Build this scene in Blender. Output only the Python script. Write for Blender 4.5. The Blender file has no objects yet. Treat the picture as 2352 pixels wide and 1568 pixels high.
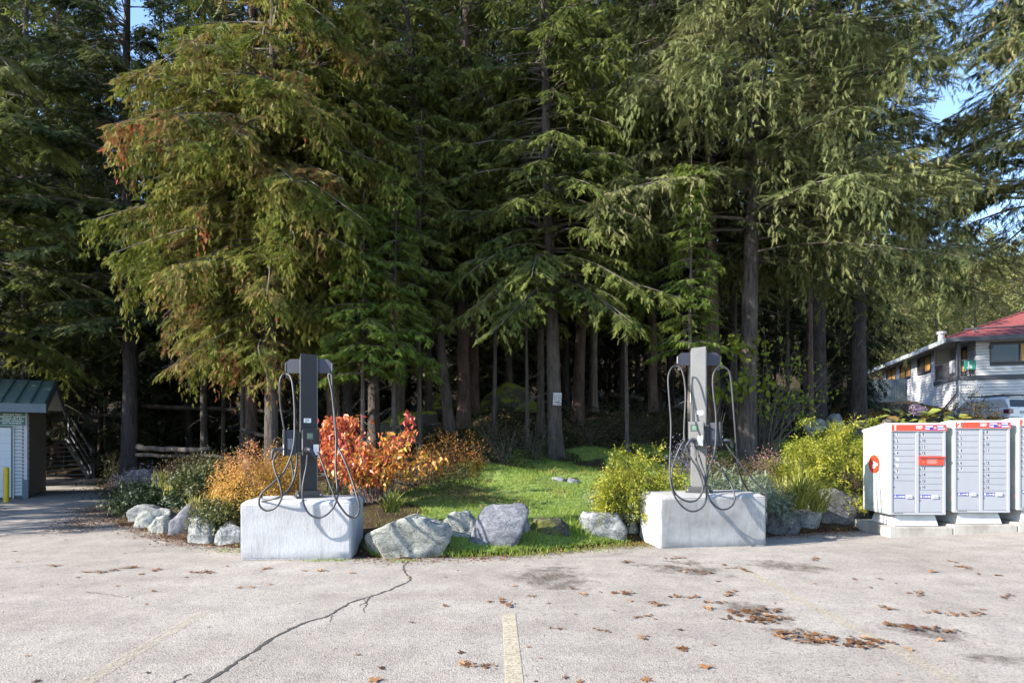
import bpy, bmesh, math, random
import numpy as np
from mathutils import Vector, Matrix, noise
R = math.radians
rng = np.random.default_rng(7)
random.seed(7)
scene = bpy.context.scene
COL = scene.collection

# ------------------------------------------------------------------ camera, sky, sun, exposure
FOC = 1306.7                       # focal length in pixels of a 2352 px wide picture
EYE = 1.5
cam_d = bpy.data.cameras.new('camera'); cam = bpy.data.objects.new('camera', cam_d); COL.objects.link(cam)
cam.location = (0, 0, EYE); cam.rotation_euler = (R(90), 0, 0)
cam_d.sensor_width = 36; cam_d.lens = 36 * FOC / 2352; cam_d.shift_y = 232 / 2352
cam_d.clip_start = 0.1; cam_d.clip_end = 2000
scene.camera = cam

SUN_AZ, SUN_EL = R(19), R(27)      # light travels towards +x, a little away from the camera
world = bpy.data.worlds.new('World'); scene.world = world; world.use_nodes = True
wn = world.node_tree.nodes; wl = world.node_tree.links; wn.clear()
sky = wn.new('ShaderNodeTexSky'); sky.sky_type = 'NISHITA'; sky.sun_disc = False
sky.sun_elevation = SUN_EL
sun_dir = Vector((-math.cos(SUN_AZ) * math.cos(SUN_EL), -math.sin(SUN_AZ) * math.cos(SUN_EL), math.sin(SUN_EL)))  # towards the sun
sky.sun_rotation = math.atan2(sun_dir.x, sun_dir.y)
sky.altitude = 1500; sky.air_density = 1.0; sky.dust_density = 0.6; sky.ozone_density = 2.0
bg = wn.new('ShaderNodeBackground'); bg.inputs['Strength'].default_value = 0.13
wo = wn.new('ShaderNodeOutputWorld')
wl.new(sky.outputs[0], bg.inputs[0]); wl.new(bg.outputs[0], wo.inputs[0])
sd = bpy.data.lights.new('sun', 'SUN'); sd.energy = 4.2; sd.angle = R(0.53); sd.color = (1.0, 0.93, 0.82)
so = bpy.data.objects.new('sun', sd); COL.objects.link(so)
so.rotation_euler = (-sun_dir).to_track_quat('-Z', 'Y').to_euler()
scene.view_settings.view_transform = 'Standard'; scene.view_settings.look = 'None'
scene.view_settings.gamma = 1.0; scene.view_settings.use_curve_mapping = False
scene.view_settings.exposure = 1.95
scene.cycles.denoising_prefilter = 'ACCURATE'; scene.cycles.denoising_input_passes = 'RGB_ALBEDO_NORMAL'
scene.cycles.max_bounces = 6; scene.cycles.transparent_max_bounces = 40
scene.cycles.diffuse_bounces = 3; scene.cycles.glossy_bounces = 2; scene.cycles.transmission_bounces = 3

def W(px, py, Y):                  # a point seen at (px, py) in the photograph, at depth Y metres
    return Vector(((px - 1176) / FOC * Y, Y, EYE - (py - 1016) / FOC * Y))

# ------------------------------------------------------------------ materials
MATS = {}
def nodes(m):
    m.use_nodes = True
    nt = m.node_tree; nt.nodes.clear()
    return nt, nt.nodes, nt.links
def ramp(N, stops):
    r = N.new('ShaderNodeValToRGB'); e = r.color_ramp.elements
    while len(e) < len(stops): e.new(0.5)
    for i, (p, c) in enumerate(stops):
        e[i].position = p; e[i].color = (*c, 1) if len(c) == 3 else c
    return r
def texco(N, L, scale=(1, 1, 1), kind='Object', loc=(0, 0, 0)):
    t = N.new('ShaderNodeTexCoord'); m = N.new('ShaderNodeMapping')
    m.inputs['Scale'].default_value = scale; m.inputs['Location'].default_value = loc
    L.new(t.outputs[kind], m.inputs[0]); return m.outputs[0]
def noise_n(N, L, vec, scale, detail=4, rough=0.6, dist=0.0):
    n = N.new('ShaderNodeTexNoise'); n.inputs['Scale'].default_value = scale
    n.inputs['Detail'].default_value = detail; n.inputs['Roughness'].default_value = rough
    n.inputs['Distortion'].default_value = dist
    L.new(vec, n.inputs['Vector']); return n.outputs['Fac']
def mixc(N, L, fac, a, b, mode='MIX'):
    m = N.new('ShaderNodeMix'); m.data_type = 'RGBA'; m.blend_type = mode
    if isinstance(fac, (int, float)): m.inputs[0].default_value = fac
    else: L.new(fac, m.inputs[0])
    for s, v in ((m.inputs[6], a), (m.inputs[7], b)):
        if isinstance(v, tuple): s.default_value = (*v, 1)
        else: L.new(v, s)
    return m.outputs[2]
def bump(N, L, h, strength, dist=0.01, prev=None):
    b = N.new('ShaderNodeBump'); b.inputs['Strength'].default_value = strength; b.inputs['Distance'].default_value = dist
    L.new(h, b.inputs['Height'])
    if prev is not None: L.new(prev, b.inputs['Normal'])
    return b.outputs[0]
def pmat(name, c1, c2=None, scale=8, rough=0.6, bmp=0.0, bscale=60, metallic=0.0, spec=0.5, stretch=(1, 1, 1), detail=5, dist=0.01, lo=0.35, hi=0.65):
    if name in MATS: return MATS[name]
    m = bpy.data.materials.new(name); nt, N, L = nodes(m)
    p = N.new('ShaderNodeBsdfPrincipled'); o = N.new('ShaderNodeOutputMaterial'); L.new(p.outputs[0], o.inputs[0])
    p.inputs['Roughness'].default_value = rough; p.inputs['Metallic'].default_value = metallic
    p.inputs['Specular IOR Level'].default_value = spec
    v = texco(N, L, stretch)
    if c2 is None: c2 = tuple(x * 0.82 for x in c1)
    f = noise_n(N, L, v, scale, detail)
    r = ramp(N, [(lo, c1), (hi, c2)]); L.new(f, r.inputs[0]); L.new(r.outputs[0], p.inputs['Base Color'])
    if bmp:
        h = noise_n(N, L, v, bscale, 4); L.new(bump(N, L, h, bmp, dist), p.inputs['Normal'])
    MATS[name] = m; return m
def foliage(name, stops, trans=0.3, rough=0.55, spec=0.3, patch=None, pscale=0.9, card=None):
    """leaf colour from the per-leaf attribute 'tone' (0..1), varied in broad patches"""
    if name in MATS: return MATS[name]
    m = bpy.data.materials.new(name); nt, N, L = nodes(m)
    a = N.new('ShaderNodeAttribute'); a.attribute_name = 'tone'
    r = ramp(N, stops); L.new(a.outputs['Fac'], r.inputs[0]); col = r.outputs[0]
    v = texco(N, L)
    if patch:
        f = noise_n(N, L, v, pscale, 3)
        rr = ramp(N, [(0.5, (0, 0, 0)), (0.66, (1, 1, 1))]); L.new(f, rr.inputs[0])
        mm = N.new('ShaderNodeMath'); mm.operation = 'MULTIPLY'; L.new(rr.outputs[0], mm.inputs[0]); mm.inputs[1].default_value = patch[1]
        col = mixc(N, L, mm.outputs[0], col, patch[0])
    p = N.new('ShaderNodeBsdfPrincipled'); L.new(col, p.inputs['Base Color'])
    p.inputs['Roughness'].default_value = .75 if card else rough; p.inputs['Specular IOR Level'].default_value = .12 if card else spec
    t = N.new('ShaderNodeBsdfTranslucent'); L.new(col, t.inputs[0])
    mx = N.new('ShaderNodeMixShader'); mx.inputs[0].default_value = trans
    o = N.new('ShaderNodeOutputMaterial'); L.new(p.outputs[0], mx.inputs[1]); L.new(t.outputs[0], mx.inputs[2])
    L.new(needle_alpha(N, L, mx.outputs[0], **card) if card else mx.outputs[0], o.inputs[0])
    MATS[name] = m; return m
def bark(name, c1, c2, moss=None):
    if name in MATS: return MATS[name]
    m = bpy.data.materials.new(name); nt, N, L = nodes(m)
    p = N.new('ShaderNodeBsdfPrincipled'); o = N.new('ShaderNodeOutputMaterial'); L.new(p.outputs[0], o.inputs[0])
    p.inputs['Roughness'].default_value = 0.9; p.inputs['Specular IOR Level'].default_value = 0.13
    v = texco(N, L, (1, 1, 0.13)); v2 = texco(N, L, (1, 1, 0.5), loc=(3, 1, 7))
    f = noise_n(N, L, v, 22, 6, 0.65, 0.6)
    r = ramp(N, [(0.32, tuple(x * 0.35 for x in c1)), (0.48, c1), (0.7, c2)]); L.new(f, r.inputs[0])
    g = noise_n(N, L, v2, 3.0, 4)
    rg = ramp(N, [(0.45, (0, 0, 0)), (0.65, (1, 1, 1))]); L.new(g, rg.inputs[0])
    col = mixc(N, L, rg.outputs[0], r.outputs[0], moss or tuple(x * 1.3 for x in c2))
    mm = N.new('ShaderNodeMath'); mm.operation = 'MULTIPLY'; L.new(rg.outputs[0], mm.inputs[0]); mm.inputs[1].default_value = 0.35
    col = mixc(N, L, mm.outputs[0], r.outputs[0], moss or tuple(min(1, x * 1.4) for x in c2))
    L.new(col, p.inputs['Base Color'])
    L.new(bump(N, L, f, 0.9, 0.03), p.inputs['Normal'])
    MATS[name] = m; return m
def rockmat(name, c1, c2, c3, moss=0.0, seed=0, vein=0.5):
    if name in MATS: return MATS[name]
    m = bpy.data.materials.new(name); nt, N, L = nodes(m)
    p = N.new('ShaderNodeBsdfPrincipled'); o = N.new('ShaderNodeOutputMaterial'); L.new(p.outputs[0], o.inputs[0])
    p.inputs['Roughness'].default_value = 0.85; p.inputs['Specular IOR Level'].default_value = 0.25
    v = texco(N, L, (1, 1, 1.7), loc=(seed, seed * 2, 0))
    f = noise_n(N, L, v, 4.5, 8, 0.68, 0.7)
    r = ramp(N, [(0.32, c1), (0.5, c2), (0.66, c3)]); L.new(f, r.inputs[0])
    g = noise_n(N, L, v, 38, 6, 0.75)
    rg = ramp(N, [(0.38, (0.35, 0.35, 0.36)), (0.55, (1, 1, 1))]); L.new(g, rg.inputs[0])
    col = mixc(N, L, 0.75, r.outputs[0], rg.outputs[0], 'MULTIPLY')
    vo = N.new('ShaderNodeTexVoronoi'); vo.feature = 'DISTANCE_TO_EDGE'; vo.inputs['Scale'].default_value = 3.2
    wv = N.new('ShaderNodeMix'); wv.data_type = 'VECTOR'; wv.inputs[0].default_value = 0.35
    nz = N.new('ShaderNodeTexNoise'); nz.inputs['Scale'].default_value = 3; nz.inputs['Detail'].default_value = 5
    L.new(v, nz.inputs['Vector']); L.new(v, wv.inputs[4]); L.new(nz.outputs['Color'], wv.inputs[5]); L.new(wv.outputs[1], vo.inputs['Vector'])
    rv = ramp(N, [(0.0, (0.3, 0.3, 0.3)), (0.035, (1, 1, 1))]); L.new(vo.outputs['Distance'], rv.inputs[0])
    col = mixc(N, L, vein, col, rv.outputs[0], 'MULTIPLY')
    if moss:
        mo = noise_n(N, L, v, 3.3, 5); rm = ramp(N, [(0.5, (0, 0, 0)), (0.6, (1, 1, 1))]); L.new(mo, rm.inputs[0])
        mm = N.new('ShaderNodeMath'); mm.operation = 'MULTIPLY'; L.new(rm.outputs[0], mm.inputs[0]); mm.inputs[1].default_value = moss
        col = mixc(N, L, mm.outputs[0], col, (0.10, 0.11, 0.02))
    L.new(col, p.inputs['Base Color'])
    b1 = bump(N, L, f, 0.7, 0.05); b2 = bump(N, L, g, 0.7, 0.012, b1); b3 = bump(N, L, rv.outputs[0], 0.5, 0.02, b2)
    L.new(b3, p.inputs['Normal'])
    MATS[name] = m; return m

# ------------------------------------------------------------------ objects
def link(o, parent=None):
    COL.objects.link(o)
    if parent is not None: o.parent = parent
    return o
def tag(o, label=None, cat=None, group=None, kind=None):
    if label: o['label'] = label
    if cat: o['category'] = cat
    if group: o['group'] = group
    if kind: o['kind'] = kind
    return o
def empty(name, loc, rz=0.0, label=None, cat=None, group=None):
    o = bpy.data.objects.new(name, None); o.location = loc; o.rotation_euler = (0, 0, rz); o.empty_display_size = 0.2
    return tag(link(o), label, cat, group)
def kids(o): return [c for c in bpy.data.objects if c.parent == o]
def copy_tree(o, children, loc, rz, sc=1.0, label=None, group=None, cat=None):
    c = o.copy(); link(c); c.location = loc; c.rotation_euler = (0, 0, rz)
    c.scale = (sc, sc, sc) if not isinstance(sc, tuple) else sc
    if label: c['label'] = label
    if group: c['group'] = group
    for ch in children:
        d = ch.copy(); link(d, c)
    return c

def mesh_np(name, V, T, tone=None, mats=(), midx=None, smooth=False):
    me = bpy.data.meshes.new(name)
    V = np.asarray(V, np.float32).reshape(-1, 3); T = np.asarray(T, np.int32)
    k = T.shape[1]; n = len(T)
    me.vertices.add(len(V)); me.vertices.foreach_set('co', V.ravel())
    me.loops.add(n * k); me.loops.foreach_set('vertex_index', T.ravel())
    me.polygons.add(n); me.polygons.foreach_set('loop_start', np.arange(0, n * k, k, dtype=np.int32))
    me.polygons.foreach_set('loop_total', np.full(n, k, np.int32))
    if midx is not None: me.polygons.foreach_set('material_index', np.asarray(midx, np.int32))
    if smooth: me.polygons.foreach_set('use_smooth', np.ones(n, bool))
    me.update(calc_edges=True)
    if tone is not None:
        at = me.attributes.new('tone', 'FLOAT', 'POINT'); at.data.foreach_set('value', np.asarray(tone, np.float32))
    for m in mats: me.materials.append(m)
    return me
def obj_np(name, V, T, mat, parent=None, tone=None, smooth=False, loc=None):
    o = bpy.data.objects.new(name, mesh_np(name, V, T, tone, [mat], smooth=smooth))
    if loc is not None: o.location = loc
    return link(o, parent)

class BM:
    """small hard-surface builder: gathers shapes, links them as one mesh object"""
    def __init__(s): s.b = bmesh.new()
    def _cap(s, geom, M):
        bmesh.ops.transform(s.b, matrix=M, verts=geom)
    def box(s, x0, x1, y0, y1, z0, z1, bev=0.0, M=None, seg=2):
        t = bmesh.new(); bmesh.ops.create_cube(t, size=1)
        bmesh.ops.transform(t, matrix=Matrix.Translation(((x0 + x1) / 2, (y0 + y1) / 2, (z0 + z1) / 2)) @ Matrix.Diagonal((abs(x1 - x0), abs(y1 - y0), abs(z1 - z0), 1)), verts=t.verts)
        if bev: bmesh.ops.bevel(t, geom=t.edges[:], offset=bev, segments=seg, affect='EDGES', profile=0.6)
        if M is not None: bmesh.ops.transform(t, matrix=M, verts=t.verts)
        s._merge(t); return s
    def _merge(s, t):
        me = bpy.data.meshes.new('tmp'); t.to_mesh(me); t.free(); s.b.from_mesh(me); bpy.data.meshes.remove(me)
    def cyl(s, p0, p1, r0, r1=None, n=12, caps=True):
        p0 = Vector(p0); p1 = Vector(p1); d = p1 - p0; r1 = r0 if r1 is None else r1
        t = bmesh.new(); bmesh.ops.create_cone(t, cap_ends=caps, segments=n, radius1=r0, radius2=r1, depth=d.length)
        bmesh.ops.transform(t, matrix=Matrix.Translation((p0 + p1) / 2) @ d.to_track_quat('Z', 'Y').to_matrix().to_4x4(), verts=t.verts)
        s._merge(t); return s
    def prism(s, pts, y0, y1, axis='y', M=None):
        """pts: outline in (a, b); extruded along axis. y: (x,z) outline, x: (y,z) outline, z: (x,y) outline"""
        t = bmesh.new()
        f = {'y': lambda p, e: (p[0], e, p[1]), 'x': lambda p, e: (e, p[0], p[1]), 'z': lambda p, e: (p[0], p[1], e)}[axis]
        a = [t.verts.new(f(p, y0)) for p in pts]; b = [t.verts.new(f(p, y1)) for p in pts]; n = len(pts)
        t.faces.new(a); t.faces.new(b[::-1])
        for i in range(n): t.faces.new((a[i], b[i], b[(i + 1) % n], a[(i + 1) % n]))
        bmesh.ops.recalc_face_normals(t, faces=t.faces)
        if M is not None: bmesh.ops.transform(t, matrix=M, verts=t.verts)
        s._merge(t); return s
    def poly(s, pts):
        s.b.faces.new([s.b.verts.new(p) for p in pts]); return s
    def sph(s, c, r, sc=(1, 1, 1), n=10):
        t = bmesh.new(); bmesh.ops.create_uvsphere(t, u_segments=n + 2, v_segments=n, radius=r)
        bmesh.ops.transform(t, matrix=Matrix.Translation(c) @ Matrix.Diagonal((*sc, 1)), verts=t.verts)
        s._merge(t); return s
    def obj(s, name, mat, parent=None, smooth=False, loc=None):
        me = bpy.data.meshes.new(name); s.b.to_mesh(me); s.b.free()
        me.materials.append(mat)
        if smooth: me.polygons.foreach_set('use_smooth', [True] * len(me.polygons))
        o = bpy.data.objects.new(name, me)
        if loc is not None: o.location = loc
        return link(o, parent)

def catmull(pts, n=8):
    P = [Vector(p) for p in pts]; P = [2 * P[0] - P[1]] + P + [2 * P[-1] - P[-2]]; out = []
    for i in range(1, len(P) - 2):
        for k in range(n):
            t = k / n; a, b, c, d = P[i - 1], P[i], P[i + 1], P[i + 2]
            out.append(0.5 * ((2 * b) + (c - a) * t + (2 * a - 5 * b + 4 * c - d) * t * t + (3 * b - a - 3 * c + d) * t ** 3))
    out.append(P[-2]); return out
def tubes(PL, RR, sides=3):
    """PL (n,k,3) centre lines, RR (n,k) radii -> V, T (triangles)"""
    PL = np.asarray(PL, float); RR = np.asarray(RR, float); n, k, _ = PL.shape
    tan = np.gradient(PL, axis=1); tan /= np.linalg.norm(tan, axis=2, keepdims=True) + 1e-9
    ref = np.where(np.abs(tan[..., 2:3]) > 0.9, np.array([1.0, 0, 0]), np.array([0, 0, 1.0]))
    ref = np.broadcast_to(ref[:, :1], tan.shape)
    a = np.cross(tan, ref); a /= np.linalg.norm(a, axis=2, keepdims=True) + 1e-9
    b = np.cross(tan, a)
    th = np.arange(sides) * 2 * np.pi / sides
    V = PL[:, :, None] + RR[:, :, None, None] * (a[:, :, None] * np.cos(th)[None, None, :, None] + b[:, :, None] * np.sin(th)[None, None, :, None])
    idx = np.arange(n * k * sides).reshape(n, k, sides)
    q0 = idx[:, :-1]; q1 = idx[:, 1:]
    A, B, C, D = q0, np.roll(q0, -1, 2), np.roll(q1, -1, 2), q1
    T = np.concatenate([np.stack([A, B, C], -1).reshape(-1, 3), np.stack([A, C, D], -1).reshape(-1, 3)])
    return V.reshape(-1, 3), T
def tube_obj(name, pts, r, mat, parent=None, sides=8, n=8, loc=None):
    c = catmull(pts, n) if n > 1 else [Vector(p) for p in pts]
    V, T = tubes(np.array([[tuple(p) for p in c]]), np.full((1, len(c)), r), sides)
    return obj_np(name, V, T, mat, parent, smooth=True, loc=loc)
def text_mesh(body, size, mat, parent, loc, rot=(R(90), 0, 0), align='CENTER', name='lettering', ext=0.0006, bold=0.0, sx=1.0):
    cu = bpy.data.curves.new('t', 'FONT'); cu.body = body; cu.size = size; cu.align_x = align; cu.align_y = 'CENTER'
    cu.extrude = ext; cu.offset = bold; cu.resolution_u = 3
    t = bpy.data.objects.new('t', cu); COL.objects.link(t)
    me = bpy.data.meshes.new_from_object(t); bpy.data.objects.remove(t); bpy.data.curves.remove(cu)
    me.name = name; me.materials.clear(); me.materials.append(mat)
    o = bpy.data.objects.new(name, me); o.location = loc; o.rotation_euler = rot; o.scale = (sx, 1, 1)
    return link(o, parent)

# ------------------------------------------------------------------ leaf sprays
def unit(a): return a / (np.linalg.norm(a, axis=-1, keepdims=True) + 1e-9)
def feather(pairs, fill=0.10, side=0.5, sweep=0.28, droop=0.0):
    """template of a flat spray: a rib and pairs of leaflets; u along, v across, w out of plane"""
    V = [(0, -fill * .35, 0), (1, 0, -droop), (0, fill * .35, 0)]; T = [(0, 1, 2)]
    for i in range(pairs):
        u = 0.08 + 0.74 * i / max(1, pairs - 1); l = side * (1 - 0.62 * u)
        for s in (-1, 1):
            b = len(V); w = -droop * u * u
            V += [(u, 0, w), (u + fill * 1.15, 0, w), (u + sweep * (1 - .4 * u) + fill * .5, s * l, w - 0.12 * side)]; T.append((b, b + 1, b + 2))
    return np.array(V, float), np.array(T)
TPL = {
    'hem': feather(3, 0.20, 0.46, 0.26, 0.25),
    'cedar': feather(3, 0.19, 0.46, 0.34, 0.20),
    'spr': feather(3, 0.20, 0.42, 0.32, 0.12),
    'coarse': feather(2, 0.30, 0.50, 0.30, 0.2),
    'thread': (np.array([(0, -.05, 0), (0, .05, 0), (.5, .03, .10), (.5, -.03, .10), (1, 0, -.05)], float), np.array([(0, 1, 2), (0, 2, 3), (3, 2, 4)])),
    'leaf': (np.array([(0, 0, 0), (.35, .32, .10), (.42, 0, -.04), (.35, -.32, .10), (.8, .17, -.02), (.8, -.17, -.02), (1.05, 0, -.14)], float),
             np.array([(0, 2, 1), (0, 3, 2), (1, 2, 4), (3, 5, 2), (2, 6, 4), (2, 5, 6)])),
    'small': (np.array([(0, 0, 0), (.45, .28, .06), (1, 0, -.05), (.45, -.28, .06)], float), np.array([(0, 2, 1), (0, 3, 2)])),
    'blade': (np.array([(0, -.5, 0), (0, .5, 0), (.5, .38, .12), (.5, -.38, .12), (1, 0, -.02)], float), np.array([(0, 1, 2), (0, 2, 3), (3, 2, 4)])),
    'tri': (np.array([(0, -.5, 0), (0, .5, 0), (1, 0, 0)], float), np.array([(0, 1, 2)])),
}
def sprays(kind, P, D, Nn, L, Wd, tone):
    """place one template per row"""
    tv, tt = TPL[kind]; P = np.asarray(P, float); n = len(P)
    D = unit(D); S = unit(np.cross(Nn, D)); Nn = np.cross(D, S)
    L = np.broadcast_to(np.asarray(L, float), (n,))[:, None, None]; Wd = np.broadcast_to(np.asarray(Wd, float), (n,))[:, None, None]
    V = P[:, None] + L * tv[None, :, 0:1] * D[:, None] + Wd * tv[None, :, 1:2] * S[:, None] + Wd * tv[None, :, 2:3] * Nn[:, None]
    T = (np.arange(n) * len(tv))[:, None, None] + tt[None]
    return V.reshape(-1, 3), T.reshape(-1, 3), np.repeat(np.broadcast_to(tone, (n,)), len(tv))
def join(parts):
    Vs, Ts, Cs, Us, b = [], [], [], [], 0
    for q in parts:
        Vs.append(q[0]); Ts.append(q[1] + b); Cs.append(q[2]); b += len(q[0]); Us.append(q[3] if len(q) > 3 else None)
    return np.concatenate(Vs), np.concatenate(Ts), np.concatenate(Cs), (np.concatenate(Us) if Us[0] is not None else None)
CARD_V = np.array([(0, 0, 0), (.46, .56, -.16), (1, 0, -.12), (.46, -.56, -.16)], float)
CARD_T = np.array([(0, 2, 1), (0, 3, 2)])
def cards(P, D, Nn, L, Wd, tone, rg=np.random.default_rng(99)):
    """flat branchlets: a folded blade whose needle pattern is cut out by the material"""
    P = np.asarray(P, float); n = len(P); D = unit(D); S = unit(np.cross(Nn, D)); Nn = np.cross(D, S)
    L = .84 * np.broadcast_to(np.asarray(L, float), (n,))[:, None, None]; Wd = .84 * np.broadcast_to(np.asarray(Wd, float), (n,))[:, None, None]; tv = CARD_V
    V = P[:, None] + L * tv[None, :, 0:1] * D[:, None] + Wd * 1.15 * tv[None, :, 1:2] * S[:, None] + Wd * tv[None, :, 2:3] * Nn[:, None]
    T = (np.arange(n) * len(tv))[:, None, None] + CARD_T[None]
    uv = np.zeros((n, len(tv), 3)); uv[..., 0] = tv[:, 0]; uv[..., 1] = tv[:, 1] / .50; uv[..., 2] = rg.random(n)[:, None]
    return V.reshape(-1, 3), T.reshape(-1, 3), np.repeat(np.broadcast_to(tone, (n,)), len(tv)), uv.reshape(-1, 3)
def needle_alpha(N, L, shader, n=6.5, slope=.55, m=3.2, fill=.36):
    """herringbone of short leaflets on side twigs, from the coordinates stored on the branchlet"""
    a = N.new('ShaderNodeAttribute'); a.attribute_name = 'suv'; sp = N.new('ShaderNodeSeparateXYZ'); L.new(a.outputs['Vector'], sp.inputs[0])
    def M(op, x, y=None, z=None):
        q = N.new('ShaderNodeMath'); q.operation = op
        for i, w in enumerate((x, y, z)):
            if w is None: continue
            if isinstance(w, (int, float)): q.inputs[i].default_value = w
            else: L.new(w, q.inputs[i])
        return q.outputs[0]
    u, v, r = sp.outputs; av = M('ABSOLUTE', v); sgn = M('MULTIPLY', M('SIGN', v), .23)
    ph = M('ADD', M('MULTIPLY', M('SUBTRACT', u, M('MULTIPLY', av, slope * .5)), n), M('ADD', r, sgn))
    cell = M('FLOOR', ph); d = M('ABSOLUTE', M('SUBTRACT', M('FRACT', ph), .5))                      # 0 on a side twig, .5 between two
    jit = M('FRACT', M('MULTIPLY', M('SINE', M('ADD', M('MULTIPLY', cell, 12.9), M('MULTIPLY', r, 78.2))), 437.5))   # each side twig has its own length
    lim = M('MULTIPLY', M('ADD', .45, M('MULTIPLY', jit, .6)), M('SUBTRACT', 1.12, u))
    q = M('FRACT', M('SUBTRACT', M('MULTIPLY', av, m), M('MULTIPLY', d, 1.8)))
    lob = M('ADD', .22, M('MULTIPLY', M('ABSOLUTE', M('SUBTRACT', q, .5)), 1.56))
    wd = M('MULTIPLY', M('MULTIPLY', lob, fill * 1.3), M('SUBTRACT', 1.1, M('DIVIDE', av, lim)))
    rib = M('LESS_THAN', av, .05); on = M('MAXIMUM', M('LESS_THAN', d, wd), rib)
    t = N.new('ShaderNodeBsdfTransparent'); mx = N.new('ShaderNodeMixShader'); L.new(on, mx.inputs[0]); L.new(t.outputs[0], mx.inputs[1]); L.new(shader, mx.inputs[2]); return mx.outputs[0]
TRIS = {}
def foliage_obj(name, parts, mat, parent=None, loc=None):
    V, T, C, U = join(parts); TRIS[mat.name] = TRIS.get(mat.name, 0) + len(T)
    o = obj_np(name, V, T, mat, parent, tone=C, loc=loc)
    if U is not None: at = o.data.attributes.new('suv', 'FLOAT_VECTOR', 'POINT'); at.data.foreach_set('vector', U.astype(np.float32).ravel())
    return o

# ------------------------------------------------------------------ ground shape
EDGE = [(-17.6, 24.6), (-14.6, 20), (-11.3, 16.2), (-8.7, 12.4), (-7.5, 10.8), (-5.9, 9.4), (-4.9, 8.55), (-3.4, 8.0), (-1.6, 7.35), (0, 7.62), (1.4, 8.3), (2.1, 8.65), (4.4, 9.25), (5.6, 9.75), (8.0, 10.2), (12, 11.0), (22, 13.0), (45, 15), (120, 20)]
EA = np.array(EDGE); EB = EA[1:]; EA = EA[:-1]
LEFT = [(-17.6, 24.6), (-40, 26), (-150, 30)]
LA = np.array(LEFT); 
EA = np.concatenate([LA[:-1], EA]); EB = np.concatenate([LA[1:], EB])
def edge_dist(x, y):
    """signed distance to the pavement edge, positive in the garden"""
    x = np.atleast_1d(np.asarray(x, float)); y = np.atleast_1d(np.asarray(y, float))
    p = np.stack([x, y], -1)[:, None]; ab = (EB - EA)[None]; ap = p - EA[None]
    t = np.clip((ap * ab).sum(-1) / (ab * ab).sum(-1), 0, 1)
    d = np.linalg.norm(ap - t[..., None] * ab, axis=-1).min(1)
    xs = [-150, -40] + [e[0] for e in EDGE]; ys = [30, 26] + [e[1] for e in EDGE]
    inside = y > np.interp(x, xs, ys)
    return np.where(inside, d, -d)
def sst(t): t = np.clip(t, 0, 1); return t * t * (3 - 2 * t)
def ground_np(x, y):
    x = np.atleast_1d(np.asarray(x, float)); y = np.atleast_1d(np.asarray(y, float))
    d = edge_dist(x, y); dp = np.maximum(d, 0)
    f = np.interp(dp, [0, .12, .9, 5, 10, 25, 60, 120, 260, 700], [0, .05, .30, 1.05, 2.45, 4.4, 9, 26, 75, 150])
    fr = np.interp(dp, [0, .12, .9, 5, 10, 25, 45, 80, 160, 700], [0, .05, .45, 1.35, 1.9, 3.6, 7, 14, 55, 200])
    w = sst((x - 5) / 5)
    f = f * (1 - w) + fr * w
    lump = 0.10 * np.sin(x * 1.3 + 0.7) * np.cos(y * 1.1) + 0.06 * np.sin(x * 2.9 + y * 2.3)
    f = f + lump * sst((dp - 1.2) / 4)
    f = f - 1.25 * sst((x - 25.5) / 3) * (1 - sst((y - 35.5) / 3)) * sst((y - 22) / 4)
    slope = 0.048 * np.clip(x - 5.9, 0, 6)
    return np.where(d > 0, f + slope * 0.5 * (1 - sst(dp / 4)), slope)
def gz(x, y): return float(ground_np(x, y)[0])
def G(px, Y):
    x = (px - 1176) / FOC * Y
    return Vector((x, Y, gz(x, Y)))
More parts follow.
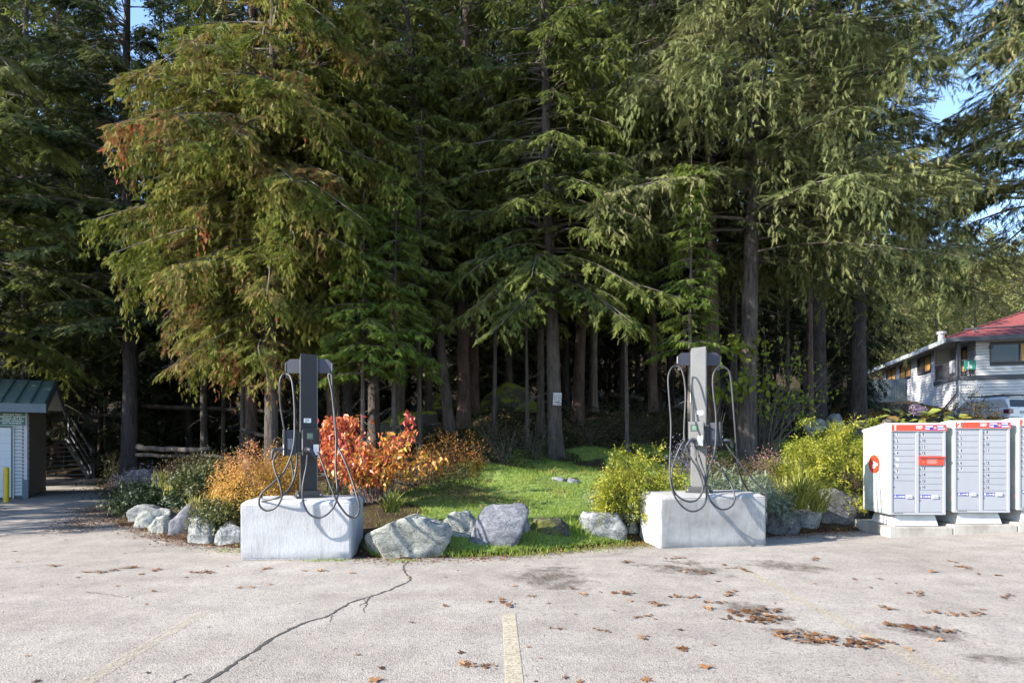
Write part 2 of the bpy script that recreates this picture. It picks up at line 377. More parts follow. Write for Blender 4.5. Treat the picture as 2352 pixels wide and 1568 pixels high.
# ------------------------------------------------------------------ asphalt
def asphalt_mat():
    m = bpy.data.materials.new('old_asphalt'); nt, N, L = nodes(m)
    p = N.new('ShaderNodeBsdfPrincipled'); o = N.new('ShaderNodeOutputMaterial'); L.new(p.outputs[0], o.inputs[0])
    p.inputs['Roughness'].default_value = .9; p.inputs['Specular IOR Level'].default_value = .2
    v = texco(N, L)
    a = noise_n(N, L, v, .45, 5, .6); b = noise_n(N, L, v, 2.6, 6, .65); 
    r1 = ramp(N, [(.3, (.258, .234, .210)), (.5, (.295, .270, .244)), (.7, (.325, .300, .273))]); L.new(a, r1.inputs[0])
    r2 = ramp(N, [(.3, (.80, .79, .80)), (.6, (1.05, 1.05, 1.05))]); L.new(b, r2.inputs[0])
    c = mixc(N, L, 1.0, r1.outputs[0], r2.outputs[0], 'MULTIPLY')
    vo = N.new('ShaderNodeTexVoronoi'); vo.inputs['Scale'].default_value = 75; L.new(v, vo.inputs['Vector'])
    r3 = ramp(N, [(.0, (.62, .62, .63)), (.30, (.92, .92, .92)), (.7, (1.07, 1.06, 1.04))])
    bw = N.new('ShaderNodeSeparateColor'); L.new(vo.outputs['Color'], bw.inputs[0]); L.new(bw.outputs[0], r3.inputs[0])
    c = mixc(N, L, .9, c, r3.outputs[0], 'MULTIPLY')
    # small dark pits
    g = noise_n(N, L, v, 26, 3, .7); r4 = ramp(N, [(.30, (.30, .29, .28)), (.37, (1, 1, 1))]); L.new(g, r4.inputs[0])
    c = mixc(N, L, .8, c, r4.outputs[0], 'MULTIPLY')
    # damp stains with shapes of their own
    sep = N.new('ShaderNodeSeparateXYZ'); L.new(v, sep.inputs[0])
    nz = N.new('ShaderNodeTexNoise'); nz.inputs['Scale'].default_value = 4.5; nz.inputs['Detail'].default_value = 7; nz.inputs['Roughness'].default_value = .7; L.new(v, nz.inputs['Vector'])
    def M(op, x, y=None):
        n = N.new('ShaderNodeMath'); n.operation = op
        for s, q in ((0, x), (1, y)):
            if q is None: continue
            if isinstance(q, (int, float)): n.inputs[s].default_value = q
            else: L.new(q, n.inputs[s])
        return n.outputs[0]
    tot = None
    for (x0, y0, rx, ry, an) in STAINS:
        dx = M('SUBTRACT', sep.outputs[0], x0); dy = M('SUBTRACT', sep.outputs[1], y0)
        ca, sa = math.cos(an), math.sin(an)
        u = M('DIVIDE', M('ADD', M('MULTIPLY', dx, ca), M('MULTIPLY', dy, sa)), rx)
        w = M('DIVIDE', M('SUBTRACT', M('MULTIPLY', dy, ca), M('MULTIPLY', dx, sa)), ry)
        d = M('ADD', M('MULTIPLY', u, u), M('MULTIPLY', w, w))
        k = M('SUBTRACT', 1.0, d); tot = k if tot is None else M('MAXIMUM', tot, k)
    tot = M('ADD', tot, M('MULTIPLY', M('SUBTRACT', nz.outputs['Fac'], .52), 5.0))
    rs = ramp(N, [(.0, (0, 0, 0)), (.9, (1, 1, 1))]); L.new(tot, rs.inputs[0])
    sp_ = noise_n(N, L, v, 40, 4, .8); rsp = ramp(N, [(.35, (.35, .35, .35)), (.55, (1, 1, 1))]); L.new(sp_, rsp.inputs[0]); mm = M('MULTIPLY', M('MULTIPLY', rs.outputs[0], rsp.outputs[0]), .80)
    c = mixc(N, L, mm, c, (.045, .034, .026))
    # grit and a brown tint along the planting edge, tyre-darkened lanes, old patches
    e1 = noise_n(N, L, texco(N, L, (.25, 1.4, 1)), 1.2, 4, .6); re1 = ramp(N, [(.42, (1, 1, 1)), (.62, (.88, .87, .86))]); L.new(e1, re1.inputs[0]); c = mixc(N, L, .8, c, re1.outputs[0], 'MULTIPLY')
    L.new(c, p.inputs['Base Color'])
    h = noise_n(N, L, v, 120, 3, .7); b1 = bump(N, L, h, .55, .006); b2 = bump(N, L, vo.outputs['Distance'], .5, .006, b1)
    b3 = bump(N, L, a, .3, .05, b2)
    L.new(b3, p.inputs['Normal'])
    return m
def Gp(px, py): 
    Y = FOC * EYE / (py - 1016); return ((px - 1176) / FOC * Y, Y)
STAINS = []
for px, py, rx, ry, an in ((1262, 1325, .52, .68, .0), (1575, 1308, .62, .30, -.45), (1812, 1300, .55, .34, -.5), (1735, 1400, .30, .42, .5), (2130, 1450, .42, .18, -.55), (1840, 1460, .28, .22, -.3), (2300, 1515, .25, .12, -.2), (1580, 1290, .3, .2, 0)):
    x, y = Gp(px, py); STAINS.append((x, y, rx, ry, an))
def sheet(name, x0, x1, y0, y1, nx, ny, mat, fz, keep=None, smooth=True):
    X, Y = np.meshgrid(np.linspace(x0, x1, nx), np.linspace(y0, y1, ny)); x, y = X.ravel(), Y.ravel()
    V = np.stack([x, y, fz(x, y)], -1); idx = np.arange(nx * ny).reshape(ny, nx)
    Q = np.stack([idx[:-1, :-1], idx[:-1, 1:], idx[1:, 1:], idx[1:, :-1]], -1).reshape(-1, 4)
    if keep is not None:
        k = keep(x, y); Q = Q[k[Q].any(1)]
    return V, Q
ASPH = asphalt_mat()
def fz_pave(x, y): 
    d = edge_dist(x, y); return np.where(d > 0, 0.048 * np.clip(x - 5.9, 0, 6) - .02 - .05 * np.clip(d, 0, 1.5), 0.048 * np.clip(x - 5.9, 0, 6)) + .004 * np.sin(x * .9) * np.cos(y * .7)
V1, Q1 = sheet('p', -60, 60, -20, 32, 181, 79, ASPH, fz_pave, lambda x, y: edge_dist(x, y) < 1.6)
o = obj_np('parking_lot_pavement', V1, Q1, ASPH, smooth=True); tag(o, kind='structure')

# garden and forest ground, one sheet out to the far hill
def soil_mat():
    m = bpy.data.materials.new('forest_floor'); nt, N, L = nodes(m)
    p = N.new('ShaderNodeBsdfPrincipled'); o = N.new('ShaderNodeOutputMaterial'); L.new(p.outputs[0], o.inputs[0])
    p.inputs['Roughness'].default_value = .95; p.inputs['Specular IOR Level'].default_value = .1
    v = texco(N, L); f = noise_n(N, L, v, 2.2, 8, .7); g = noise_n(N, L, v, 30, 5, .75)
    r = ramp(N, [(.3, (.030, .022, .014)), (.5, (.062, .044, .028)), (.62, (.075, .060, .030)), (.75, (.055, .070, .022))]); L.new(f, r.inputs[0])
    rg = ramp(N, [(.35, (.35, .33, .3)), (.6, (1.2, 1.15, 1.1))]); L.new(g, rg.inputs[0])
    L.new(mixc(N, L, .9, r.outputs[0], rg.outputs[0], 'MULTIPLY'), p.inputs['Base Color'])
    L.new(bump(N, L, g, .8, .04, bump(N, L, f, .6, .1)), p.inputs['Normal']); return m
SOIL = soil_mat()
def warp(a, b, n, c, k):            # finer near c
    t = np.linspace(-1, 1, n); s = np.sign(t) * np.abs(t) ** k
    return np.where(s < 0, c + s * (c - a), c + s * (b - c))
xs = warp(-400, 400, 200, 0, 2.4); ys = 6.9 + (np.linspace(0, 1, 170) ** 2.4) * 760
X, Y = np.meshgrid(xs, ys); x, y = X.ravel(), Y.ravel(); d = edge_dist(x, y)
z = ground_np(x, y) - np.where(d > 0, 0, .05 + .3 * np.clip(-d, 0, 2))
idx = np.arange(len(x)).reshape(X.shape); Q = np.stack([idx[:-1, :-1], idx[:-1, 1:], idx[1:, 1:], idx[1:, :-1]], -1).reshape(-1, 4)
Q = Q[(d > -1.2)[Q].any(1)]
o = obj_np('garden_and_forest_ground', np.stack([x, y, z], -1), Q, SOIL, smooth=True); tag(o, kind='structure')
# ground behind the camera, so that nothing ends at the lens
# parking lines (worn paint)
def paint_mat():
    m = bpy.data.materials.new('worn_line_paint'); nt, N, L = nodes(m)
    p = N.new('ShaderNodeBsdfPrincipled'); t = N.new('ShaderNodeBsdfTransparent'); mx = N.new('ShaderNodeMixShader'); o = N.new('ShaderNodeOutputMaterial')
    p.inputs['Roughness'].default_value = .85
    v = texco(N, L); f = noise_n(N, L, v, 9, 8, .75)
    r = ramp(N, [(.34, (.36, .31, .22)), (.62, (.46, .41, .31))]); L.new(f, r.inputs[0]); L.new(r.outputs[0], p.inputs['Base Color'])
    g = noise_n(N, L, v, 30, 6, .8); at = N.new('ShaderNodeAttribute'); at.attribute_name = 'tone'
    s = N.new('ShaderNodeMath'); s.operation = 'ADD'; L.new(g, s.inputs[0]); L.new(at.outputs['Fac'], s.inputs[1])
    q = ramp(N, [(.52, (0, 0, 0)), (.78, (.85, .85, .85))]); L.new(s.outputs[0], q.inputs[0])
    L.new(q.outputs[0], mx.inputs[0]); L.new(t.outputs[0], mx.inputs[1]); L.new(p.outputs[0], mx.inputs[2]); L.new(mx.outputs[0], o.inputs[0]); return m
PAINT = paint_mat()
def line(p0, p1, w, a0, a1):
    p0 = np.array(p0); p1 = np.array(p1); n = 24; t = np.linspace(0, 1, n); c = p0 + (p1 - p0) * t[:, None]
    dd = (p1 - p0) / np.linalg.norm(p1 - p0); s = np.array([-dd[1], dd[0]]) * w / 2
    V = []; tn = []
    for i in range(n):
        for k in (-1, 1):
            q = c[i] + s * k; V.append((q[0], q[1], float(fz_pave(np.array([q[0]]), np.array([q[1]]))[0]) + .004))
            tn.append(a0 + (a1 - a0) * t[i] - (.25 if i == 0 or i == n - 1 else 0))
    Q = [(2 * i, 2 * i + 1, 2 * i + 3, 2 * i + 2) for i in range(n - 1)]
    o = obj_np('parking_line', np.array(V), np.array(Q), PAINT, tone=tn); tag(o, kind='structure'); return o
line(Gp(1168, 1405), Gp(1192, 1700), .115, .24, .20)
line(Gp(475, 1402), Gp(40, 1660), .11, .10, .10)
line(Gp(1700, 1303), Gp(2400, 1670), .11, .16, .10)
line(Gp(2060, 1272), Gp(2600, 1400), .11, .05, .02)
# crack: an open split in the asphalt, as a thin dark ragged strip
CRK = pmat('crack_fill', (.030, .027, .024), (.055, .048, .040), 30, .95)
def crack(pts, w0, w1, seed=0):
    rg = random.Random(seed); P = [Vector((*Gp(*p), 0)) for p in pts]; c = []
    for i in range(len(P) - 1):
        n = max(2, int((P[i + 1] - P[i]).length / .035))
        for k in range(n): c.append(P[i].lerp(P[i + 1], k / n) + Vector((rg.gauss(0, .008), rg.gauss(0, .008), 0)))
    c.append(P[-1]); V = []
    for i, q in enumerate(c):
        d = (c[min(i + 1, len(c) - 1)] - c[max(i - 1, 0)]).normalized(); s = Vector((-d.y, d.x, 0)); w = (w0 + (w1 - w0) * i / len(c)) * rg.uniform(.45, 1.3) / 2
        zz = float(fz_pave(np.array([q.x]), np.array([q.y]))[0]) + .003
        V += [(q + s * w).to_tuple()[:2] + (zz,), (q - s * w).to_tuple()[:2] + (zz,)]
    Q = [(2 * i, 2 * i + 1, 2 * i + 3, 2 * i + 2) for i in range(len(c) - 1)]
    return V, Q
AV, AQ = [], []
for k, a in enumerate([([(940, 1288), (925, 1300), (932, 1318), (945, 1330), (925, 1342), (885, 1358), (850, 1370), (800, 1385), (775, 1403), (745, 1418), (700, 1430), (660, 1448), (630, 1465), (600, 1483), (580, 1500), (545, 1520), (510, 1545), (470, 1568), (400, 1620)], .018, .034),
          ([(850, 1370), (820, 1380), (800, 1385)], .012, .01), ([(850, 1368), (845, 1380), (838, 1398), (835, 1408)], .012, .004), ([(745, 1418), (760, 1412), (758, 1430)], .01, .004), ([(835, 1376), (838, 1384), (825, 1392)], .01, .005),
          ([(200, 1358), (230, 1362), (258, 1366), (285, 1372), (305, 1365)], .012, .006), ([(440, 1546), (405, 1565), (380, 1590)], .012, .012), ([(300, 1375), (312, 1368)], .01, .005), ([(10, 1306), (60, 1300), (110, 1296)], .01, .006), ([(1240, 1282), (1330, 1280), (1400, 1276), (1460, 1264)], .008, .006)]):
    V, Qq = crack(a[0], a[1], a[2], k); b = len(AV); AV += V; AQ += [tuple(i + b for i in q) for q in Qq]
tag(obj_np('pavement_crack', np.array(AV), np.array(AQ), CRK), kind='structure')

# ------------------------------------------------------------------ lawn
LG = foliage('lawn_grass', [(0, (.10, .16, .022)), (.5, (.19, .29, .040)), (.85, (.27, .35, .065)), (1, (.38, .34, .12))], .5, patch=((.20, .21, .05), .35), pscale=1.5)
def on_lawn(x, y):
    """rough outline of the mown lawn"""
    d = edge_dist(x, y); xl = np.interp(y, [7, 8, 9, 10, 12, 14, 17, 22], [-1.7, -1.75, -1.7, -1.8, -1.7, 0.2, 1.2, 2.0]); xr = np.interp(y, [7, 8.8, 9.4, 10.5, 12, 14, 17, 26], [1.7, 1.7, 1.9, 2.6, 5, 9.5, 13, 20])
    return (d > .04) & (x > xl + .3 * np.sin(y * 3)) & (x < xr + .2 * np.sin(y * 4)) & (y < 14.8 + .45 * np.maximum(x - 2, 0)) 
def scatter(n, x0, x1, y0, y1, test, rg, ypow=1.0):
    x = rg.uniform(x0, x1, n); y = y0 + (y1 - y0) * rg.random(n) ** ypow; m = test(x, y); return x[m], y[m]
rg = np.random.default_rng(11)
xs_ = np.linspace(-2.4, 14, 150); ys_ = np.linspace(7.2, 20, 120); X_, Y_ = np.meshgrid(xs_, ys_); x, y = X_.ravel(), Y_.ravel()
i_ = np.arange(len(x)).reshape(X_.shape); Q_ = np.stack([i_[:-1, :-1], i_[:-1, 1:], i_[1:, 1:], i_[1:, :-1]], -1).reshape(-1, 4); Q_ = Q_[on_lawn(x, y)[Q_].all(1)]
TURF = pmat('lawn_turf', (.11, .17, .030), (.17, .22, .05), 5, .95, bmp=.6, bscale=90)
tag(obj_np('lawn', np.stack([x, y, ground_np(x, y) + .006], -1), Q_, TURF, smooth=True), kind='structure')
parts = []
x, y = scatter(230000, -2.2, 11, 7.2, 20, on_lawn, rg, 1.9)
n = len(x); z = ground_np(x, y)
tf = np.array([noise.noise((a * 1.6, b * 1.6, 0)) for a, b in zip(x[::1], y[::1])])
hh = np.clip(.050 + .035 * tf, .02, .2) * rg.uniform(.5, 1.6, n) * (1 + .05 * (y - 8))
D = np.stack([rg.normal(0, .75, n), rg.normal(0, .75, n), np.ones(n)], -1)
parts.append(sprays('tri', np.stack([x, y, z - .005], -1), D, rg.normal(0, 1, (n, 3)), hh, .012 * (1 + .10 * (y - 8)), np.clip(.5 + .6 * tf + rg.normal(0, .2, n), 0, 1)))
o = foliage_obj('grass', parts, LG); tag(o, 'short green lawn grass rising behind the boulders', 'grass', kind='stuff')
# verge: longer tufts along the pavement edge
parts = []
for (x0, y0, rx, ry, hgt, nn) in ((-.62, 7.55, .12, .06, .18, 160), (-.15, 7.7, .35, .1, .14, 500), (.45, 7.95, .5, .12, .11, 700), (1.15, 8.3, .5, .14, .10, 700), (.95, 8.6, .12, .12, .35, 240), (-2.35, 7.28, .22, .06, .05, 500), (-1.35, 7.22, .09, .05, .07, 160), (1.7, 8.5, .3, .1, .06, 300), (-.7, 8.6, .9, .5, .10, 1500), (1.4, 8.55, .25, .15, .14, 200), (-3.9, 7.9, .2, .1, .1, 100)):
    x = rg.normal(x0, rx, nn); y = rg.normal(y0, ry, nn); z = np.maximum(ground_np(x, y), 0)
    D = np.stack([rg.normal(0, .4, nn), rg.normal(-.15, .4, nn), np.ones(nn)], -1)
    parts.append(sprays('blade', np.stack([x, y, z - .01], -1), D, rg.normal(0, 1, (nn, 3)), hgt * .58 * rg.uniform(.25, 1.2, nn), .010, np.clip(rg.normal(.55, .22, nn), 0, 1)))
o = foliage_obj('verge_grass', parts, LG); tag(o, 'unmown grass tufts growing along the pavement edge by the boulders', 'grass', kind='stuff')

# ------------------------------------------------------------------ fallen leaves
LB = foliage('fallen_leaf', [(0, (.060, .030, .016)), (.4, (.15, .068, .030)), (.7, (.24, .115, .050)), (1, (.34, .21, .12))], .12, .7)
def maple(rgx):
    """outline of a five-lobed leaf with a curl, in its own plane"""
    V = [(0, 0, 0)]; n = 15; cu = rgx.uniform(-.5, .6)
    for i in range(n):
        a = -2.5 + 5.0 * i / (n - 1); r = (1.0, .50, .72)[i % 3] if i % 3 else (1.0 if i not in (0, n - 1) else .55)
        r *= rgx.uniform(.6, 1.1) * (1 - .10 * abs(a)); u, v = r * math.cos(a), r * math.sin(a); V.append((u, v, cu * (v * v) * .5 + .25 * cu * u * u + rgx.uniform(-.06, .06)))
    return np.array(V), np.array([(0, i, i + 1) for i in range(1, n)])
def leaf_heap(seed, nl, rx, ry, size, flat=1.0):
    rgx = random.Random(seed); Vs, Ts, Cs, b = [], [], [], 0
    base = rgx.uniform(.2, .8)
    for i in range(nl):
        V, T = maple(rgx); s = size * rgx.uniform(.6, 1.15); Mx = Matrix.Rotation(rgx.uniform(0, 6.28), 3, 'Z') @ Matrix.Rotation(rgx.gauss(0, .17 * flat), 3, 'X') @ Matrix.Rotation(rgx.gauss(0, .17 * flat), 3, 'Y')
        if nl == 1: px_, py_ = 0, 0
        else:
            a, r = rgx.uniform(0, 6.28), rgx.random() ** .6; px_, py_ = rx * r * math.cos(a), ry * r * math.sin(a)
        V = (V * s) @ np.array(Mx).T; V[:, 2] -= V[:, 2].min(); V += np.array([px_, py_, .006 + rgx.uniform(0, .010) * min(nl, 8) / 4])
        Vs.append(V); Ts.append(T + b); b += len(V); Cs.append(np.full(len(V), np.clip(base + rgx.gauss(0, .22), 0, 1)))
    return np.concatenate(Vs), np.concatenate(Ts), np.concatenate(Cs)
heaps = {}
def heap(px, py, kind, label=None, group=None, rot=None):
    x, y = Gp(px, py) if py else px
    if kind not in heaps:
        nl, rx, ry, size = kind[:4]; V, T, C = leaf_heap(len(heaps) + 3, nl, rx, ry, size); heaps[kind] = mesh_np('leaf_clump' if nl > 1 else 'fallen_leaf', V, T, C, [LB])
    o = bpy.data.objects.new('leaf_clump' if kind[0] > 1 else 'fallen_leaf', heaps[kind]); link(o); z = float(fz_pave(np.array([x]), np.array([y]))[0])
    o.location = (x, y, z); o.rotation_euler = (0, 0, rot if rot is not None else (px * 12.9 + py * 7.7) % 6.28); sv = .48 + .60 * ((px * 37 + py * 17) % 101) / 101 if rot is None else 1.0; o.scale = (sv, sv * (1 if rot is None else 1), .6 * sv)
    tag(o, label, 'leaves' if kind[0] > 1 else 'leaf', group)
BIGK = [(34, .22, .15, .055, 0), (28, .26, .09, .055, 1), (40, .30, .13, .055, 2)]
MEDK = [(9, .10, .07, .055, 3), (12, .14, .06, .05, 4), (7, .08, .06, .06, 5), (10, .16, .05, .05, 6), (14, .12, .05, .04, 14), (5, .07, .04, .06, 15)]
ONEK = [(1, 0, 0, .062, 7), (1, 0, 0, .052, 8), (1, 0, 0, .058, 9), (1, 0, 0, .07, 10), (1, 0, 0, .048, 11), (1, 0, 0, .05, 12), (1, 0, 0, .065, 13)]
heap(1733, 1421, BIGK[2], 'brown leaf clump on the damp stain below the right concrete block', rot=.1)
heap(1735, 1403, BIGK[1], 'upper brown leaf clump on the same damp stain as a larger one just below it', rot=.2)
heap(1838, 1461, BIGK[0], 'oval brown leaf clump at lower right, just left of a paler one', rot=-.3)
heap(1958, 1475, BIGK[2], 'wide flat leaf clump at lower right beside the faded parking line', rot=.05)
heap(2115, 1443, BIGK[1], 'long leaf clump with a dark damp trail at far lower right', rot=-.3)
heap(2217, 1411, (22, .36, .06, .05, 20), 'long thin ribbon of brown leaves in front of the mailboxes', rot=-.05)
heap(1262, 1325, (8, .30, .16, .04, 21), 'few leaves along the edge of the square damp patch', rot=.2)
heap(1578, 1312, (18, .34, .12, .045, 22), 'leaves lodged in the damp patch in front of the right concrete block', rot=-.4)
heap(1842, 1302, (8, .40, .18, .04, 23), 'thin leaf scatter in the widest damp patch on the right', rot=-.4)
hw = tag(None, None) if False else None
MG = [(1440, 1291), (1550, 1283), (1665, 1297), (1680, 1305), (1872, 1284), (2142, 1314), (2210, 1302), (2230, 1308), (2290, 1322), (2315, 1370), (1313, 1350), (1342, 1365), (1222, 1369), (1157, 1385), (1415, 1361), (1565, 1370), (1640, 1383), (1628, 1398), (1510, 1388), (1675, 1362), (1645, 1334), (1480, 1415), (1278, 1443), (1475, 1463), (2040, 1398), (2115, 1365), (2085, 1362), (2247, 1318), (1580, 1297), (740, 1311), (610, 1306), (460, 1314), (310, 1303), (275, 1306), (245, 1313), (810, 1316), (125, 1300), (215, 1313), (30, 1266), (470, 1316), (1100, 1530), (1070, 1524), (1440, 1362), (1380, 1447), (1570, 1488), (1710, 1310), (1535, 1300), (700, 1311), (355, 1310), (2190, 1290)]
for k, (px, py) in enumerate(MG):
    heap(px, py, MEDK[k % 6], 'small clump of curled brown leaves lying loose on the asphalt', 'small clumps of brown leaves on the asphalt')
SG = [(350, 1358), (335, 1388), (178, 1326), (325, 1318), (600, 1310), (622, 1342), (575, 1350), (480, 1440), (548, 1350), (342, 1545), (270, 1345), (60, 1507), (130, 1342), (940, 1325), (1020, 1392), (1022, 1326), (880, 1535), (1125, 1382), (1320, 1410), (1410, 1400), (1445, 1380), (1380, 1360), (1505, 1420), (1560, 1445), (1620, 1530), (1640, 1480), (1630, 1420), (2000, 1350), (1960, 1330), (2255, 1400), (2060, 1340), (2020, 1330), (1925, 1330), (1870, 1340), (2155, 1470), (1296, 1555), (1330, 1565), (1060, 1500), (1215, 1485), (1240, 1510), (820, 1505), (1180, 1345), (945, 1430), (95, 1345), (80, 1565), (860, 1562), (1500, 1370), (2100, 1300), (1780, 1385), (1895, 1450), (40, 1290), (430, 1325), (520, 1300), (880, 1302), (1090, 1300), (2085, 1492), (1050, 1310), (1260, 1385), (1230, 1565), (1480, 1560), (1985, 1450), (2300, 1340), (210, 1262), (285, 1272), (180, 1255), (150, 1240), (330, 1262), (240, 1230), (90, 1225), (60, 1200)]
for k, (px, py) in enumerate(SG):
    heap(px, py, ONEK[k % 7], 'single dry brown leaf lying on the asphalt', 'single dry leaves on the asphalt')
# litter too small to count
rg = np.random.default_rng(23)
def litter(n, x, y, s0, s1, zoff=.004, tb=.45):
    z = np.maximum(ground_np(x, y), fz_pave(x, y)) + zoff; q = len(x)
    return sprays('small', np.stack([x, y, z], -1), rg.normal(0, 1, (q, 3)) * [1, 1, .25], np.stack([rg.normal(0, .4, q), rg.normal(0, .4, q), np.ones(q)], -1), rg.uniform(s0, s1, q), rg.uniform(s0, s1, q) * .8, np.clip(rg.normal(tb, .25, q), 0, 1))
parts = []
n = 2600; y = rg.uniform(2.5, 12, n) ; x = rg.uniform(-.95, .95, n) * y; m = (edge_dist(x, y) < 0) & ((rg.random(n) < .35) | (x > 0)); parts.append(litter(0, x[m], y[m], .008, .028))
tt = rg.uniform(0, 1, 9000); sx = np.interp(tt, np.linspace(0, 1, len(EDGE[:15])), [e[0] for e in EDGE[:15]]); sy = np.interp(tt, np.linspace(0, 1, len(EDGE[:15])), [e[1] for e in EDGE[:15]])
parts.append(litter(0, sx + rg.normal(0, .12, 9000), sy + rg.normal(-.08, .16, 9000), .02, .055, tb=.35))
n = 3500; t = rg.uniform(0, 1, n); parts.append(litter(0, -7.4 - 2.3 * t + rg.normal(0, .28, n), 10.0 + 3.8 * t + rg.normal(-.3, .28, n), .02, .06, tb=.3))   # drift at the bend of the path
n = 2500; parts.append(litter(0, rg.normal(-.9, .45, n), rg.normal(9.9, .35, n), .02, .06, .02, .75))                                                          # pale leaves on the bed by the lawn
o = foliage_obj('leaf_litter', parts, LB); tag(o, 'fine brown leaf litter drifted along the pavement edge', 'leaf litter', kind='stuff')
# ------------------------------------------------------------------ conifers
F_CEDAR = foliage('cedar_foliage', [(0, (.022, .036, .008)), (.3, (.078, .100, .015)), (.6, (.165, .175, .032)), (.80, (.25, .225, .065)), (.88, (.26, .115, .05)), (1, (.33, .085, .045))], .30, patch=((.22, .11, .06), .6), pscale=1.1, card=dict(n=4.2, slope=1.3, m=2.4, fill=.36))
F_HEM = foliage('hemlock_foliage', [(0, (.014, .026, .008)), (.35, (.072, .100, .022)), (.7, (.165, .190, .048)), (1, (.26, .26, .10))], .32, patch=((.10, .10, .032), .45), card=dict(n=4.4, slope=.8, m=3.0, fill=.34))
F_DARK = foliage('fir_foliage', [(0, (.010, .020, .009)), (.5, (.045, .066, .024)), (1, (.135, .150, .052))], .25, patch=((.075, .080, .028), .4), card=dict(n=4.4, slope=1.0, m=2.8, fill=.36))
F_WEEP = foliage('spruce_foliage', [(0, (.022, .034, .014)), (.35, (.090, .112, .040)), (.7, (.185, .205, .080)), (.9, (.24, .22, .11)), (1, (.22, .15, .08))], .26, patch=((.140, .115, .055), .45), card=dict(n=4.4, slope=.8, m=3.0, fill=.34))
F_YOUNG = foliage('young_hemlock_foliage', [(0, (.030, .058, .010)), (.5, (.095, .145, .024)), (1, (.19, .24, .05))], .38, card=dict(n=4.2, slope=.8, m=3.0, fill=.36))
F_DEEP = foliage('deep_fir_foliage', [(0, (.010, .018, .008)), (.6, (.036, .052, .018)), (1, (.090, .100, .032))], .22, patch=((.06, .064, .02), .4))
B_GREY = bark('grey_bark', (.060, .050, .046), (.100, .086, .078))
B_RED = bark('red_bark', (.075, .050, .042), (.115, .082, .070))
B_DARK = bark('dark_bark', (.038, .033, .034), (.064, .056, .055))
B_PALE = bark('pale_bark', (.085, .073, .062), (.14, .122, .105))
B_TWIG = pmat('dead_twig', (.11, .09, .075), (.06, .05, .04), 5, .9)

def trunk_mesh(name, H, r, lean=(0, 0), bend=0.0, seed=0, mat=None, sides=14, flare=1.5, top=1.0):
    rg = np.random.default_rng(seed); k = 26
    t = np.linspace(0, 1, k) ** 1.25; h = t * H * top
    rad = r * (1 - 0.86 * t * top) ; rad = rad + r * (flare - 1) * np.exp(-h / 0.28)
    ph = rg.uniform(0, 6, 2)
    cx = lean[0] * h + bend * np.sin(h * .35 + ph[0]) * np.minimum(h * .25, 1); cy = lean[1] * h + bend * np.sin(h * .3 + ph[1]) * np.minimum(h * .25, 1)
    h = h.copy(); h[0] -= .45
    th = np.arange(sides) * 2 * np.pi / sides
    rr = rad[:, None] * (1 + .07 * np.sin(3 * th + ph[0])[None] * (1 + 2.0 * np.exp(-h / .35))[:, None] + rg.normal(0, .025, (k, sides)))
    V = np.stack([cx[:, None] + rr * np.cos(th), cy[:, None] + rr * np.sin(th), np.broadcast_to(h[:, None], rr.shape)], -1)
    idx = np.arange(k * sides).reshape(k, sides); q0, q1 = idx[:-1], idx[1:]
    Q = np.stack([q0, np.roll(q0, -1, 1), np.roll(q1, -1, 1), q1], -1).reshape(-1, 4)
    def centre(hh): return np.stack([np.interp(hh, h, cx), np.interp(hh, h, cy), hh], -1)
    return mesh_np(name, V.reshape(-1, 3), Q, mats=[mat], smooth=True), centre

